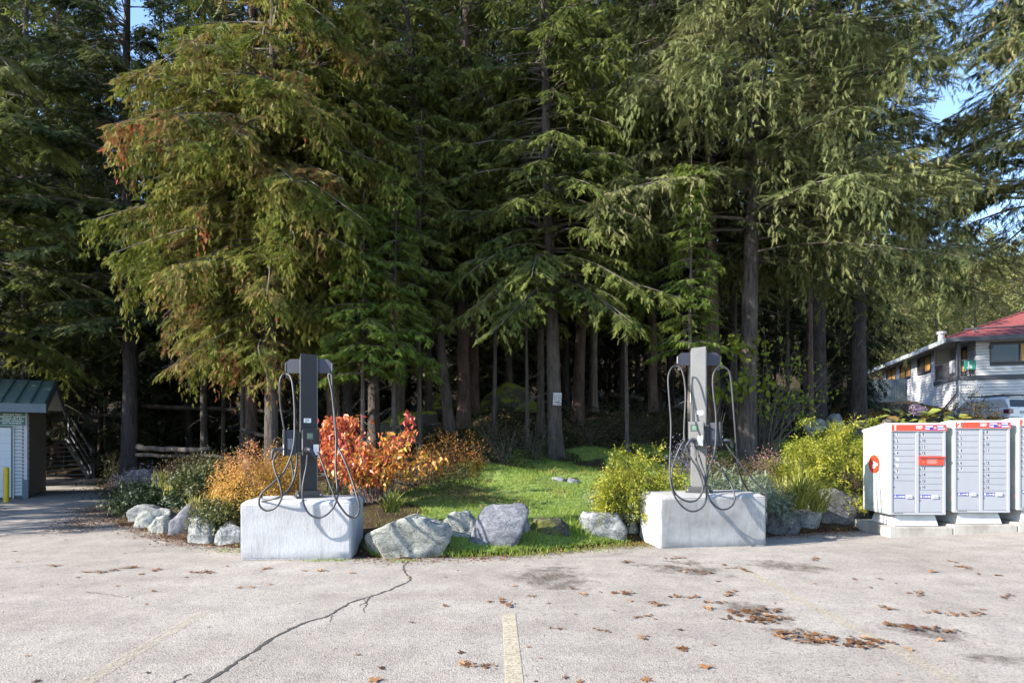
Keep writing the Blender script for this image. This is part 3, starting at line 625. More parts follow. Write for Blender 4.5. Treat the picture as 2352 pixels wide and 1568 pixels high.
def crown(centre, H, h0, Rm, seed, kind='hem', nstep=.33, per=5, up=.12, droop=.5, hang=0.0, L=.24, Wd=.19, twig=.33, sp=.19,
          keep_top=99., shape=.75, tonemax=.9, tone_shift=0.0, low=.7, dead=1.2, hang_frac=.5, inst=True, sector=None, gap=.12, nhang=1.0, back=.62):
    """boughs in loose whorls -> side twigs -> flat sprays; hang adds curtains below the boughs"""
    rg = np.random.default_rng(seed)
    hs = np.arange(h0, H - .3, nstep); hb = np.repeat(hs, per) + rg.uniform(-.5, .5, len(hs) * per) * nstep
    az = rg.uniform(0, 2 * np.pi, len(hb)) + np.arange(len(hb)) * 2.4
    if sector is not None:
        a0, a1, p = sector; aa = (az % (2 * np.pi)); m = ((aa > a0) & (aa < a1)) | (rg.random(len(az)) < p); hb, az = hb[m], az[m]
    m = (rg.random(len(hb)) > gap) & ((np.sin(az) < .35) | (rg.random(len(hb)) < back)); hb, az = hb[m], az[m]
    s = np.clip((hb - h0) / (H - h0), 0, 1)
    prof = (1 - s) ** shape * (low + (1 - low) * sst((hb - h0) / 4.0))
    Lb = Rm * prof * rg.uniform(.62, 1.12, len(hb)); Lb = np.maximum(Lb, .35)
    # thin out what stands above the picture
    m = (hb < keep_top) | (rg.random(len(hb)) < .36); hb, az, Lb = hb[m], az[m], Lb[m]
    nb = len(hb); big = np.where(hb > keep_top, 2.1, 1.0)
    e = np.stack([np.cos(az), np.sin(az), 0 * az], -1); sd_ = np.stack([-np.sin(az), np.cos(az), 0 * az], -1)
    c0 = centre(hb); upb = up + rg.normal(0, .10, nb); drb = droop * rg.uniform(.6, 1.35, nb); sway = rg.normal(0, .12, nb)
    def bp(i, t):
        return c0[i] + e[i] * (Lb[i] * t)[:, None] + sd_[i] * (Lb[i] * sway[i] * t * t)[:, None] + np.array([0, 0, 1.0]) * (Lb[i] * (upb[i] * t - drb[i] * t ** 2 + .16 * drb[i] * t ** 5))[:, None]
    def bt(i, t):
        return unit(e[i] + sd_[i] * (2 * sway[i] * t)[:, None] + np.array([0, 0, 1.0]) * (upb[i] - 2 * drb[i] * t)[:, None])
    # bough tubes
    k = 6; tt = np.linspace(0, 1, k); I = np.repeat(np.arange(nb), k); PL = bp(I, np.tile(tt, nb)).reshape(nb, k, 3)
    RR = (0.010 + 0.010 * Lb)[:, None] * (1 - .85 * tt)[None]
    VT, TT = tubes(PL, RR, 3)
    # twigs
    nt = np.maximum(3, (Lb / (sp * big)).astype(int)); I = np.repeat(np.arange(nb), nt * 2)
    n = len(I); t = rg.uniform(.12, 1, n) ** .8; side = np.where(rg.random(n) < .5, -1., 1.)
    lt = (Lb[I] * twig * (1.08 - t) ** .6 + .12) * rg.uniform(.6, 1.2, n) * np.minimum(1, .4 + 2.2 * t)
    phi = rg.uniform(.5, 1.2, n); T0 = bt(I, t); P0 = bp(I, t)
    dt = unit(T0 * np.cos(phi)[:, None] + sd_[I] * (side * np.sin(phi))[:, None] + rg.normal(0, .10, (n, 3)))
    td = rg.uniform(.15, .55, n) * (droop + .25)
    # twig tubes (a share of them)
    j = rg.random(n) < .30; kk = 3; u3 = np.linspace(0, 1, kk)
    PLt = P0[j][:, None] + dt[j][:, None] * (lt[j][:, None] * u3)[..., None]; PLt[..., 2] -= (td[j] * lt[j])[:, None] * u3 ** 2
    VT2, TT2 = tubes(PLt, np.full((j.sum(), kk), .0045), 3)
    limbs = (np.concatenate([VT, VT2]), np.concatenate([TT, TT2 + len(VT)]))
    # sprays on twigs
    ns = np.maximum(1, (lt / (L * (.21 if inst else .52) * big[I])).astype(int) + 1); J = np.repeat(np.arange(n), ns); q = len(J)
    u = rg.uniform(.1, 1.0, q); P = P0[J] + dt[J] * (lt[J] * u)[:, None]; P[:, 2] -= td[J] * lt[J] * u ** 2
    sdir = np.cross(np.array([0, 0, 1.0]), dt[J]); sgn = np.where(rg.random(q) < .5, -1., 1.)
    D = dt[J] * rg.uniform(.5, 1.1, q)[:, None] + unit(sdir) * (sgn * rg.uniform(.1, .9, q))[:, None] + np.array([0, 0, -1.0]) * (rg.uniform(-.05, .45, q) + .6 * droop)[:, None]
    Nn = np.array([0, 0, 1.0]) + rg.normal(0, .35, (q, 3))
    br_t = rg.normal(0, .15, nb); tw_t = rg.normal(0, .08, n)
    def tone(Jn, base): return np.clip(base + tone_shift + br_t[I[Jn]] + tw_t[Jn] + rg.normal(0, .10, len(Jn)), 0, tonemax)
    bg_ = big[I[J]]
    def mk(*a): return cards(*a[1:]) if inst else sprays(*a)
    parts = [mk(kind, P, D, Nn, L * rg.uniform(.7, 1.25, q) * bg_, Wd * rg.uniform(.8, 1.2, q) * bg_, tone(J, .45))]
    if hang > 0:
        j = np.where(rg.random(n) < hang_frac)[0]; nh = np.maximum(1, (hang * rg.uniform(.3, 1.2, len(j)) * np.minimum(1, Lb[I[j]] / 2.0) / (L * .30) * nhang).astype(int))
        K = np.repeat(j, nh); o_ = np.concatenate([np.arange(x) for x in nh]) if len(nh) else np.array([])
        ub = np.repeat(rg.uniform(.1, 1, len(j)), nh); P = P0[K] + dt[K] * (lt[K] * ub)[:, None]; P[:, 2] -= td[K] * lt[K] * ub ** 2
        P[:, 2] -= (o_ + rg.uniform(0, .6, len(K))) * L * .30 / nhang; P[:, :2] += rg.normal(0, .05, (len(K), 2))
        D = np.array([0, 0, -1.0]) + rg.normal(0, .33, (len(K), 3)); Nn = rg.normal(0, 1, (len(K), 3)); Nn[:, 2] *= .3
        parts.append(mk(kind, P, D, Nn, L * rg.uniform(.55, .95, len(K)), Wd * rg.uniform(.6, .95, len(K)), tone(K, .55)))
    # dead twigs on the bare trunk below the crown
    nd = int(dead * 14); hd = rg.uniform(max(.8, h0 * .35), h0 + 1.5, nd); ad = rg.uniform(0, 6.28, nd); ld = rg.uniform(.3, 1.1, nd) * min(1, Rm / 2.5)
    u4 = np.linspace(0, 1, 4); cd = centre(hd)
    PLd = cd[:, None] + np.stack([np.cos(ad), np.sin(ad), -.25 + 0 * ad], -1)[:, None] * (ld[:, None] * u4)[..., None] + rg.normal(0, .02, (nd, 4, 3)) * u4[None, :, None]
    PLd[..., 2] -= (ld[:, None] * u4 ** 2) * .25
    V3, T3 = tubes(PLd, np.broadcast_to(.009 * (1 - .8 * u4), (nd, 4)), 3)
    limbs = (np.concatenate([limbs[0], V3]), np.concatenate([limbs[1], T3 + len(limbs[0])]))
    return parts, limbs

def tree(name, loc, label, H, h0, Rm, r, fol, brk, seed, lean=(0, 0), bend=.04, group=None, cat='tree', rz=0.0, flare=1.5, top=1.0, **kw):
    root = empty(name, loc, rz, label, cat, group)
    me, cen = trunk_mesh('trunk', H, r, lean, bend, seed, brk, flare=flare, top=top)
    link(bpy.data.objects.new('trunk', me), root)
    parts, limbs = crown(cen, H, h0, Rm, seed + 100, **kw)
    obj_np('bough', limbs[0], limbs[1], B_TWIG, root)['kind'] = 'stuff'
    foliage_obj('crown', parts, fol, root)
    return root

TREES = []
def T_(*a, **k):
    t = tree(*a, **k); TREES.append(t); return t

# hero trees of the front edge of the wood
T_('cedar_tree', G(625, 12.7), 'tall cedar with hanging yellow-green fronds flecked red-brown, above the left charging post', 16.5, 3.0, 3.55, .15, F_CEDAR, B_GREY, 1,
   kind='cedar', nstep=.25, per=8, up=.05, droop=.55, hang=.75, hang_frac=.66, L=.185, Wd=.175, sp=.175, keep_top=9.0, tonemax=1.0, shape=.42, low=.55, gap=.02)
T_('cedar_tree', G(768, 13.6), 'cedar with a reddish leaning trunk rising directly behind the left charging post', 15.5, 4.0, 2.7, .165, F_CEDAR, B_RED, 2, lean=(-.035, 0),
   kind='cedar', nstep=.3, per=7, up=.05, droop=.5, hang=.6, L=.22, Wd=.20, sp=.22, keep_top=10.5, tonemax=.95, tone_shift=-.08, shape=.6, gap=.05)
T_('fir_tree', G(295, 17), 'dark fir with a thick straight trunk standing over the left bed beside the steps', 19, 4.6, 3.9, .225, F_DARK, B_DARK, 3,
   kind='spr', nstep=.36, per=5, up=.10, droop=.35, L=.30, Wd=.24, keep_top=14, gap=.08, shape=.5, sp=.22)
T_('hemlock_tree', G(-40, 16), 'hemlock at the left picture edge with golden sunlit boughs above the green-roofed shed', 18, 4.2, 4.4, .30, F_HEM, B_DARK, 4,
   kind='hem', nstep=.36, per=5, up=.05, droop=.45, L=.30, Wd=.24, keep_top=13.5, gap=.08, shape=.5, sp=.22, tone_shift=.12)
T_('hemlock_tree', G(860, 15.5), 'dark hemlock with a grey trunk behind the red-leaved shrub', 17, 3.4, 3.0, .165, F_HEM, B_GREY, 5,
   kind='hem', nstep=.30, per=6, up=.05, droop=.45, L=.22, Wd=.175, keep_top=12.6, tone_shift=-.12, hang=.25, sp=.24)
T_('hemlock_tree', G(1035, 15.0), 'hemlock with a slim grey trunk leaning left, behind the small orange maple shrub', 17, 4.6, 2.5, .14, F_HEM, B_GREY, 6, lean=(-.105, 0), bend=.03,
   kind='hem', nstep=.30, per=6, up=.05, droop=.5, L=.21, Wd=.17, keep_top=12.1, hang=.3, dead=4)
T_('hemlock_tree', G(1066, 16.2), 'straight brown-trunked hemlock just right of the slim leaning trunk', 18.5, 4.7, 2.9, .185, F_HEM, B_RED, 7,
   kind='hem', nstep=.32, per=6, up=.05, droop=.5, L=.22, Wd=.175, keep_top=12.9, hang=.3, dead=3)
T_('hemlock_tree', G(1274, 14.4), 'hemlock carrying the small white notice board on its trunk at the back of the lawn', 17.5, 4.1, 3.3, .19, F_HEM, B_GREY, 8, lean=(-.022, 0),
   kind='hem', nstep=.30, per=9, up=.08, droop=.48, L=.21, Wd=.165, keep_top=11.8, hang=.4, hang_frac=.45, dead=3, sp=.21, low=.95)
T_('hemlock_tree', G(1243, 15.8), 'thin trunk close behind and left of the tree that carries the notice board', 16, 6.2, 2.3, .11, F_HEM, B_GREY, 9,
   kind='hem', nstep=.4, per=4, up=.05, droop=.5, L=.26, Wd=.2, keep_top=13, dead=3)
T_('cedar_tree', G(1328, 18), 'red-barked tree with a gentle right lean, right of the notice board tree', 20, 5.2, 3.1, .19, F_HEM, B_RED, 10, lean=(.026, 0),
   kind='hem', nstep=.32, per=6, up=.05, droop=.45, L=.29, Wd=.22, keep_top=14.5, dead=3)
T_('hemlock_tree', G(1362, 20), 'slender grey trunk partly hidden behind the red-barked leaning tree', 22, 7.5, 2.2, .14, F_HEM, B_PALE, 11,
   kind='hem', nstep=.45, per=4, up=.05, droop=.5, L=.3, Wd=.23, keep_top=16)
T_('douglas_fir_tree', G(1632, 15.6), 'big red-brown trunk rising directly behind the right charging post', 21, 5.8, 3.7, .25, F_WEEP, B_RED, 12,
   kind='hem', nstep=.38, per=6, up=.02, droop=.45, L=.27, Wd=.2, keep_top=12.9, hang=.8, hang_frac=.4, dead=2, gap=.12)
T_('spruce_tree', G(1716, 14.5), 'large spruce with long drooping boughs and a grey-brown trunk right of the right charging post', 19.5, 5.4, 4.8, .235, F_WEEP, B_GREY, 13, lean=(.016, 0),
   kind='hem', nstep=.46, per=6, up=.16, droop=.30, L=.25, Wd=.18, keep_top=12.2, hang=1.05, hang_frac=.62, dead=2, sp=.20, low=.98, gap=.06, shape=.5, nhang=1.1)
T_('spruce_tree', G(1972, 20.5), 'spruce with a dark lichen-spotted trunk behind the large golden shrub', 22, 5.6, 4.7, .28, F_WEEP, B_DARK, 14,
   kind='hem', nstep=.50, per=4, up=.12, droop=.34, L=.31, Wd=.23, keep_top=16.5, hang=1.0, hang_frac=.5, dead=3, sp=.26, low=.95, gap=.1, shape=.5, tone_shift=.05)
T_('hemlock_tree', G(1878, 20.8), 'thick dark trunk beside a thin sunlit one, behind the golden shrub', 26, 7.8, 3.2, .32, F_DARK, B_DARK, 15,
   kind='spr', nstep=.5, per=4, up=.05, droop=.4, L=.32, Wd=.25, keep_top=16.5, dead=3)
T_('hemlock_tree', G(1861, 19.6), 'thin trunk catching the sun low down, behind the golden shrub', 19, 8.5, 1.8, .12, F_HEM, B_RED, 16,
   kind='hem', nstep=.5, per=4, up=.05, droop=.4, L=.28, Wd=.22, keep_top=15.5, dead=2)
T_('spruce_tree', (16.8, 17.2, gz(16.8, 17.2)), 'spruce whose brownish drooping boughs hang into the upper right corner over the mailboxes', 20, 7.0, 5.0, .35, F_WEEP, B_DARK, 17,
   kind='hem', nstep=.55, per=4, up=.14, droop=.36, L=.29, Wd=.21, keep_top=14.5, hang=1.1, hang_frac=.55, sp=.24, low=1.0, gap=.1, shape=.5, tone_shift=.12, tonemax=1.0)
T_('fir_tree', (23.0, 24.8, gz(23.0, 24.8)), 'dark fir just outside the right edge whose high boughs cross above the grey house', 25, 10.0, 6.2, .36, F_DARK, B_DARK, 18,
   kind='spr', nstep=.5, per=5, up=.10, droop=.36, L=.36, Wd=.28, keep_top=21, hang=.5, sp=.28, low=1.0, gap=.06, shape=.5, dead=0)
# young understorey hemlocks in the sun
YT = [(965, 13.6, 8.2, 3.0, 1.5, 'young hemlock with a ragged top left of the slim leaning trunk'),
      (905, 12.5, 6.6, 2.2, 1.5, 'young hemlock with a pointed top, in front of the dark wood by the big cedar'),
      (835, 12.0, 6.0, 2.2, 1.35, 'young hemlock tucked against the right side of the big cedar'),
      (1212, 14.9, 7.0, 3.6, 1.9, 'young hemlock with low spreading boughs above the lawn'),
      (1135, 15.2, 9.6, 4.6, 1.7, 'narrow-topped young hemlock between the leaning trunk and the notice board'),
      (1440, 14.6, 7.0, 3.6, 1.3, 'bright young hemlock above the back of the lawn, left of the right charging post'),
      (1585, 13.0, 7.4, 2.9, 1.15, 'bright green young hemlock on a thin stem left of the right charging post'),
      (1690, 17.5, 10.5, 5.0, 1.8, 'young hemlock half hidden between the two big trunks on the right')]
for i, (px, Y, H, h0, Rm, lab) in enumerate(YT):
    T_('young_hemlock', G(px, Y), lab, H, h0, Rm, .045 + .004 * H / 2, F_YOUNG if i in (1, 2, 5, 6) else F_HEM, B_PALE if i == 6 else B_GREY, 40 + i,
       kind='hem', nstep=.19, per=6, up=.18, droop=.42, L=.19, Wd=.15, sp=.15, shape=.9, twig=.34, tone_shift=.16, dead=1, gap=.04, flare=1.2, hang=.12)

# the deeper rows: a few built trees, copied
proto = []
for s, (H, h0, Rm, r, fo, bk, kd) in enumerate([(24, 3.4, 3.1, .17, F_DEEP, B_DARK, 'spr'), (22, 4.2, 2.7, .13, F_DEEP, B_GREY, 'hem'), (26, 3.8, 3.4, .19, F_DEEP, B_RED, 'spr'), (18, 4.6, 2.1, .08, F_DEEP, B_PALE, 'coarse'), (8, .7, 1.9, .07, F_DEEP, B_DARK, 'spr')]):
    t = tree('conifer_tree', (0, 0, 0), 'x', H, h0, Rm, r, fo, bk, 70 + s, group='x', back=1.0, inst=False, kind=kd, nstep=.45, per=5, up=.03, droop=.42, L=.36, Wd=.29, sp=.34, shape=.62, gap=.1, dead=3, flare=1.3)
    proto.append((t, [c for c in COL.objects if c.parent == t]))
deep = []
rr_ = random.Random(5)
spots = [(60, 20, 0), (110, 27, 1), (166, 28, 3), (242, 24.5, 3), (345, 25, 3), (435, 25, 0), (512, 23.5, 3), (556, 18.2, 3), (577, 17.2, 2), (470, 20.5, 1), (690, 21, 0), (650, 26, 2), (915, 18.5, 3), (925, 20, 3), (800, 19, 0), (985, 21, 1),
         (1088, 19, 2), (1124, 25, 0), (1190, 27, 3), (1170, 23, 1), (1300, 24, 0), (1432, 23.5, 0), (1497, 21.5, 2), (1392, 27, 3), (1465, 26, 1), (1540, 25, 0), (1585, 22, 3), (1680, 22, 1), (1760, 24, 0), (1810, 22, 3), (1925, 28, 2), (2010, 31, 1), (-90, 22, 0), (-120, 28, 2), (20, 31, 1)]
for i in range(84):
    Y = rr_.uniform(25, 46); px = rr_.uniform(-150, 1960)
    spots.append((px, Y, rr_.choice([0, 1, 2, 0, 2])))
for i in range(84):
    Y = rr_.uniform(22.5, 42); px = rr_.uniform(-200, 1990); spots.append((px, Y, 4))
spots += [(px, Y, 4) for px, Y in ((150, 26), (330, 27.5), (420, 30), (560, 25), (700, 25.5), (830, 23), (940, 26), (1400, 29), (1500, 28), (1290, 28), (1600, 27), (1780, 27), (1830, 30))]
used = [0, 0, 0, 0, 0]
KN = ['dark fir with a dark trunk standing deep in the shaded wood', 'hemlock with a grey trunk standing deep in the shaded wood', 'tall dark fir with a red-brown trunk standing deep in the shaded wood', 'thin pale-trunked conifer standing deep in the shaded wood', 'short bushy conifer branched to the ground deep in the shaded wood']
GN = ['dark firs deeper in the wood', 'grey-trunked hemlocks deeper in the wood', 'red-brown trunked firs deeper in the wood', 'thin pale trunks deeper in the wood', 'short bushy conifers deeper in the wood']
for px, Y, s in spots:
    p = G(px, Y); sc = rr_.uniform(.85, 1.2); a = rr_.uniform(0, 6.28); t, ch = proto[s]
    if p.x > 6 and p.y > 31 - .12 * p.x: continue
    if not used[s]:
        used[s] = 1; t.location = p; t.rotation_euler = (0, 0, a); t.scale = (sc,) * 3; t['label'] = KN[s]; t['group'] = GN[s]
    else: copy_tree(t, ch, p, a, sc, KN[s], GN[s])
# wood continuing to the left of the picture: it shades the shed, the path and the steps
far_left = [(rr_.uniform(-78, -30), rr_.uniform(19, 44), rr_.choice([0, 1, 2]), rr_.uniform(.85, 1.15)) for _ in range(30)] + [(rr_.uniform(-50, -24), rr_.uniform(21, 36), 4, rr_.uniform(.8, 1.3)) for _ in range(16)]
for x, y, s, sc in far_left + list(((-16.3, 8.3, 4, .85), (-18.6, 11.2, 4, 1.05), (-15.0, 7.2, 4, .66), (-17.6, 9.4, 4, .95), (-19.5, 8.2, 4, 1.0), (-21.5, 9.6, 4, 1.2), (-23.5, 11.5, 4, 1.3), (-17.0, 6.9, 4, .72), (-20.8, 12.4, 4, 1.2), (-18.9, 9.9, 4, 1.0), (-21, 14.5, 1, .62), (-24, 18.5, 0, .75), (-27, 12.8, 1, .58), (-30, 17, 2, .8), (-20.5, 21, 2, .8), (-33, 22, 0, 1.0), (-36, 14, 1, .7), (-24, 26, 0, 1.0))):
    t, ch = proto[s]
    copy_tree(t, ch, (x, y, gz(x, y)), x, sc, 'conifer of the wood beyond the left edge of the picture', 'conifers beyond the left edge')
# ------------------------------------------------------------------ boulders
RK_PALE = rockmat('pale_granite', (.13, .135, .12), (.28, .285, .255), (.42, .41, .37), seed=1)
RK_GREY = rockmat('grey_granite', (.11, .12, .125), (.21, .22, .22), (.34, .34, .33), seed=5)
RK_BLUE = rockmat('blue_grey_granite', (.085, .09, .105), (.145, .15, .168), (.24, .24, .26), seed=9, vein=.25)
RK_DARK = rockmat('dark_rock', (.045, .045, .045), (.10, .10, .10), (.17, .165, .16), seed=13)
RK_MOSS = rockmat('mossy_rock', (.035, .034, .028), (.07, .065, .05), (.12, .11, .09), moss=.8, seed=17)
def boulder(cx, cy, z0, w, dpt, h, seed, mat, label, tilt=0.0, rz=0.0, planes=14, rough=.085, name='boulder', sub=5, skew=0.0, group=None):
    rgx = np.random.default_rng(seed)
    b = bmesh.new(); bmesh.ops.create_icosphere(b, subdivisions=sub, radius=1)
    V = np.array([v.co for v in b.verts])
    nrm = unit(rgx.normal(0, 1, (planes, 3))); dist = rgx.uniform(.62, .95, planes)
    nrm = np.concatenate([nrm, [[0, -1, .15], [0, 0, 1], [1, 0, 0], [-1, 0, 0]]]); dist = np.concatenate([dist, [.85, .85, .9, .9]]); nrm = unit(nrm)
    dot = V @ nrm.T; r = np.where(dot > .05, dist / np.maximum(dot, .05), 9.)
    k = 34.; rr = -np.log(np.exp(-k * np.minimum(r, 3)).sum(1)) / k; rr = np.clip(rr, .4, 1.15)
    P = V * rr[:, None]
    off = Vector((seed * 3.1, seed * 1.7, 0))
    n1 = np.array([noise.fractal(Vector(p) * 1.6 + off, .9, 2.1, 5) for p in P]); n2 = np.array([noise.ridged_multi_fractal(Vector((p[0] * 3, p[1] * 3, p[2] * 5)) + off, .9, 2.2, 4, 1.0, 2.0) for p in P])
    P = P * (1 + rough * 1.3 * n1 - rough * .35 * (n2 - 1))[:, None]
    P /= np.abs(P).max(0); P = P * np.array([w / 2, dpt / 2, h * .85])
    P[:, 0] += skew * P[:, 2]
    ca, sa = math.cos(tilt), math.sin(tilt); x, z = P[:, 0].copy(), P[:, 2].copy(); P[:, 0] = ca * x + sa * z; P[:, 2] = -sa * x + ca * z
    P[:, 2] += h - P[:, 2].max()
    T = np.array([[v.index for v in f.verts] for f in b.faces]); b.free()
    o = obj_np(name, P, T, mat, smooth=True, loc=(cx, cy, z0)); o.rotation_euler = (0, 0, rz)
    return tag(o, label, 'rock', group)
def stone_on(px, Y, w, h, seed, mat, label):
    p = G(px, Y); return boulder(p.x, Y, p.z - h * .5, w, w * .8, h * 1.5, seed, mat, label, sub=3)
def rock_px(x0, x1, ytop, ybase, Y, dr, seed, mat, label, **k):
    w = (x1 - x0) / FOC * Y; zb = EYE - (ybase - 1016) / FOC * Y; zt = EYE - (ytop - 1016) / FOC * Y
    dp = w * dr; return boulder(((x0 + x1) / 2 - 1176) / FOC * Y, Y + dp * .45, zb - .06, w * 1.03, dp, zt - zb + .06, seed, mat, label, **k)
rock_px(276, 368, 1160, 1207, 10.4, .8, 1, RK_GREY, 'leftmost boulder of the bed edge, under the dark green juniper')
rock_px(297, 390, 1168, 1216, 9.9, .7, 2, RK_PALE, 'pale low boulder second from the left end of the bed edge', tilt=-.25)
rock_px(328, 388, 1183, 1227, 9.35, .9, 3, RK_PALE, 'small reddish-based boulder in front of the pale low one at the left end')
rock_px(372, 468, 1150, 1230, 9.05, .75, 4, RK_BLUE, 'dark sloping boulder with a lichen patch, rising to the right', tilt=-.22, skew=.3)
rock_px(413, 489, 1186, 1250, 8.45, .85, 5, RK_GREY, 'layered grey boulder under the drooping juniper')
rock_px(484, 556, 1198, 1253, 8.35, .85, 6, RK_GREY, 'grey boulder touching the left side of the left concrete block', tilt=.2)
rock_px(822, 1016, 1187, 1289, 7.35, .62, 7, RK_PALE, 'big pale rough boulder sloping down to the right beside the left concrete block', tilt=.30, rough=.07, planes=16)
rock_px(1001, 1098, 1174, 1256, 7.95, .8, 31, RK_PALE, 'rounded pale boulder between the big rough one and the blue-grey one', tilt=.15, planes=9)
rock_px(1074, 1194, 1160, 1264, 7.8, .62, 9, RK_BLUE, 'smooth blue-grey boulder leaning to the right at the lawn edge', skew=.38, rough=.035, planes=9)
rock_px(1186, 1218, 1189, 1214, 8.3, 1.0, 10, RK_GREY, 'small wedge-shaped stone right of the blue-grey boulder')
rock_px(1214, 1316, 1190, 1246, 8.35, .6, 11, RK_MOSS, 'low mossy boulder half sunk in the grass edge', rough=.09)
rock_px(1336, 1442, 1176, 1246, 8.5, .65, 12, RK_GREY, 'flat-topped squarish grey boulder under the left golden shrub', planes=6)
rock_px(1436, 1472, 1192, 1238, 8.8, .9, 13, RK_PALE, 'small pale stone against the left side of the right concrete block')
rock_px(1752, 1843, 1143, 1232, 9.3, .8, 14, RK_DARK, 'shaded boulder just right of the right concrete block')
rock_px(1822, 1888, 1148, 1222, 9.65, .8, 15, RK_GREY, 'upright pointed grey boulder under the yellow grass clump', tilt=.3)
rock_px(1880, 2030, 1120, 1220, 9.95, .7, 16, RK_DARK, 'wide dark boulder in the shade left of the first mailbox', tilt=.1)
rock_px(793, 885, 1046, 1120, 9.6, .8, 17, RK_PALE, 'pale grey boulder glimpsed behind the red-leaved shrub')
stone_on(1283, 11.6, .30, .07, 18, RK_GREY, 'left of two flat stones showing through the lawn')
stone_on(1318, 11.5, .26, .11, 19, RK_GREY, 'right of two flat stones showing through the lawn')
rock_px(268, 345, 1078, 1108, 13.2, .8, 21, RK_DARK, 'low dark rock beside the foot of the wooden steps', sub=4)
rock_px(1905, 1945, 948, 985, 17.5, .8, 22, RK_GREY, 'grey rock in front of the far lawn, behind the golden shrub', sub=4)
rock_px(1850, 1900, 960, 985, 17.2, .8, 23, RK_GREY, 'low rock left of the grey one behind the golden shrub', sub=4)
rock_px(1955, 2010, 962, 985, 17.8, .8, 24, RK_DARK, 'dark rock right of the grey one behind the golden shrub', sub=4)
rock_px(548, 580, 1048, 1078, 13.2, .8, 25, RK_GREY, 'small stone block under the end of the lower log', sub=3)
def outcrop(px, Y, w, dp, h, seed, label):
    p = G(px, Y); o = boulder(p.x, Y, p.z - .6, w, dp, h + .6, seed, OUT, label, name='rock_outcrop', rough=.09, planes=20); o['category'] = 'rock'
def moss_top():
    m = bpy.data.materials.new('moss_topped_rock'); nt, N, L = nodes(m); p = N.new('ShaderNodeBsdfPrincipled'); o = N.new('ShaderNodeOutputMaterial'); L.new(p.outputs[0], o.inputs[0])
    p.inputs['Roughness'].default_value = .9; g = N.new('ShaderNodeNewGeometry'); s = N.new('ShaderNodeSeparateXYZ'); L.new(g.outputs['Normal'], s.inputs[0])
    v = texco(N, L); f = noise_n(N, L, v, 5, 6, .7); a = N.new('ShaderNodeMath'); a.operation = 'ADD'; L.new(s.outputs[2], a.inputs[0]); L.new(f, a.inputs[1])
    r = ramp(N, [(.95, (.05, .048, .045)), (1.0, (.16, .21, .02))]); r.color_ramp.elements[0].position = .90
    mr = N.new('ShaderNodeMapRange'); mr.inputs['From Max'].default_value = 1.6; L.new(a.outputs[0], mr.inputs[0])
    r = ramp(N, [(.55, (.05, .048, .045)), (.70, (.15, .20, .02))]); L.new(mr.outputs[0], r.inputs[0]); L.new(r.outputs[0], p.inputs['Base Color'])
    L.new(bump(N, L, noise_n(N, L, v, 25, 5, .7), .7, .03), p.inputs['Normal']); return m
OUT = moss_top()
outcrop(1165, 21, 2.7, 2.2, 1.1, 41, 'dark rock outcrop with a bright moss cap deep in the wood')
outcrop(1010, 22.5, 1.8, 1.6, 1.0, 42, 'smaller moss-topped rock left of the tall outcrop')
outcrop(945, 17.5, 2.2, 2.0, .75, 43, 'low mossy mound behind the thin trunks left of the leaning hemlock')

# ------------------------------------------------------------------ fallen logs
LOGM = bark('fallen_log_bark', (.05, .043, .038), (.09, .08, .07))
def log(p, q, r, label, seed=0):
    p, q = Vector(p), Vector(q); rgx = random.Random(seed); n = 9; pts = [p.lerp(q, i / (n - 1)) + Vector((0, rgx.gauss(0, .02), rgx.gauss(0, .015))) for i in range(n)]
    V, T = tubes(np.array([[tuple(a) for a in pts]]), np.array([[r * (1 - .25 * i / n) * rgx.uniform(.92, 1.08) for i in range(n)]]), 10)
    k = len(V); V = np.concatenate([V, [tuple(pts[0]), tuple(pts[-1])]]); T = np.concatenate([T, [(k, (i + 1) % 10, i) for i in range(10)], [(k + 1, k - 10 + i, k - 10 + (i + 1) % 10) for i in range(10)]])
    tag(obj_np('fallen_log', V, T, LOGM, smooth=True), label, 'log')
log(W(316, 1028, 14.6), W(483, 1034, 13.0), .075, 'long pale log lying level behind the left bed', 1)
log(W(312, 1044, 14.5), W(555, 1048, 13.4), .055, 'second log below the long pale one behind the left bed', 2)
log(W(330, 933, 23.5), W(700, 946, 21.5), .10, 'long thin log high on the dark slope left of the left charging post', 3)
log(W(-20, 945, 24), W(310, 957, 23), .08, 'log on the dark slope above the wooden steps', 4)
log(W(560, 985, 16.8), W(620, 1005, 16.2), .07, 'short log leaning against a trunk on the shaded slope', 5)
log(W(905, 982, 15.5), W(1020, 975, 16.5), .08, 'mossy log lying behind the red-leaved shrub', 6)
log(W(1400, 905, 21), W(1475, 915, 20), .10, 'reddish log on the slope right of the notice board tree', 7)

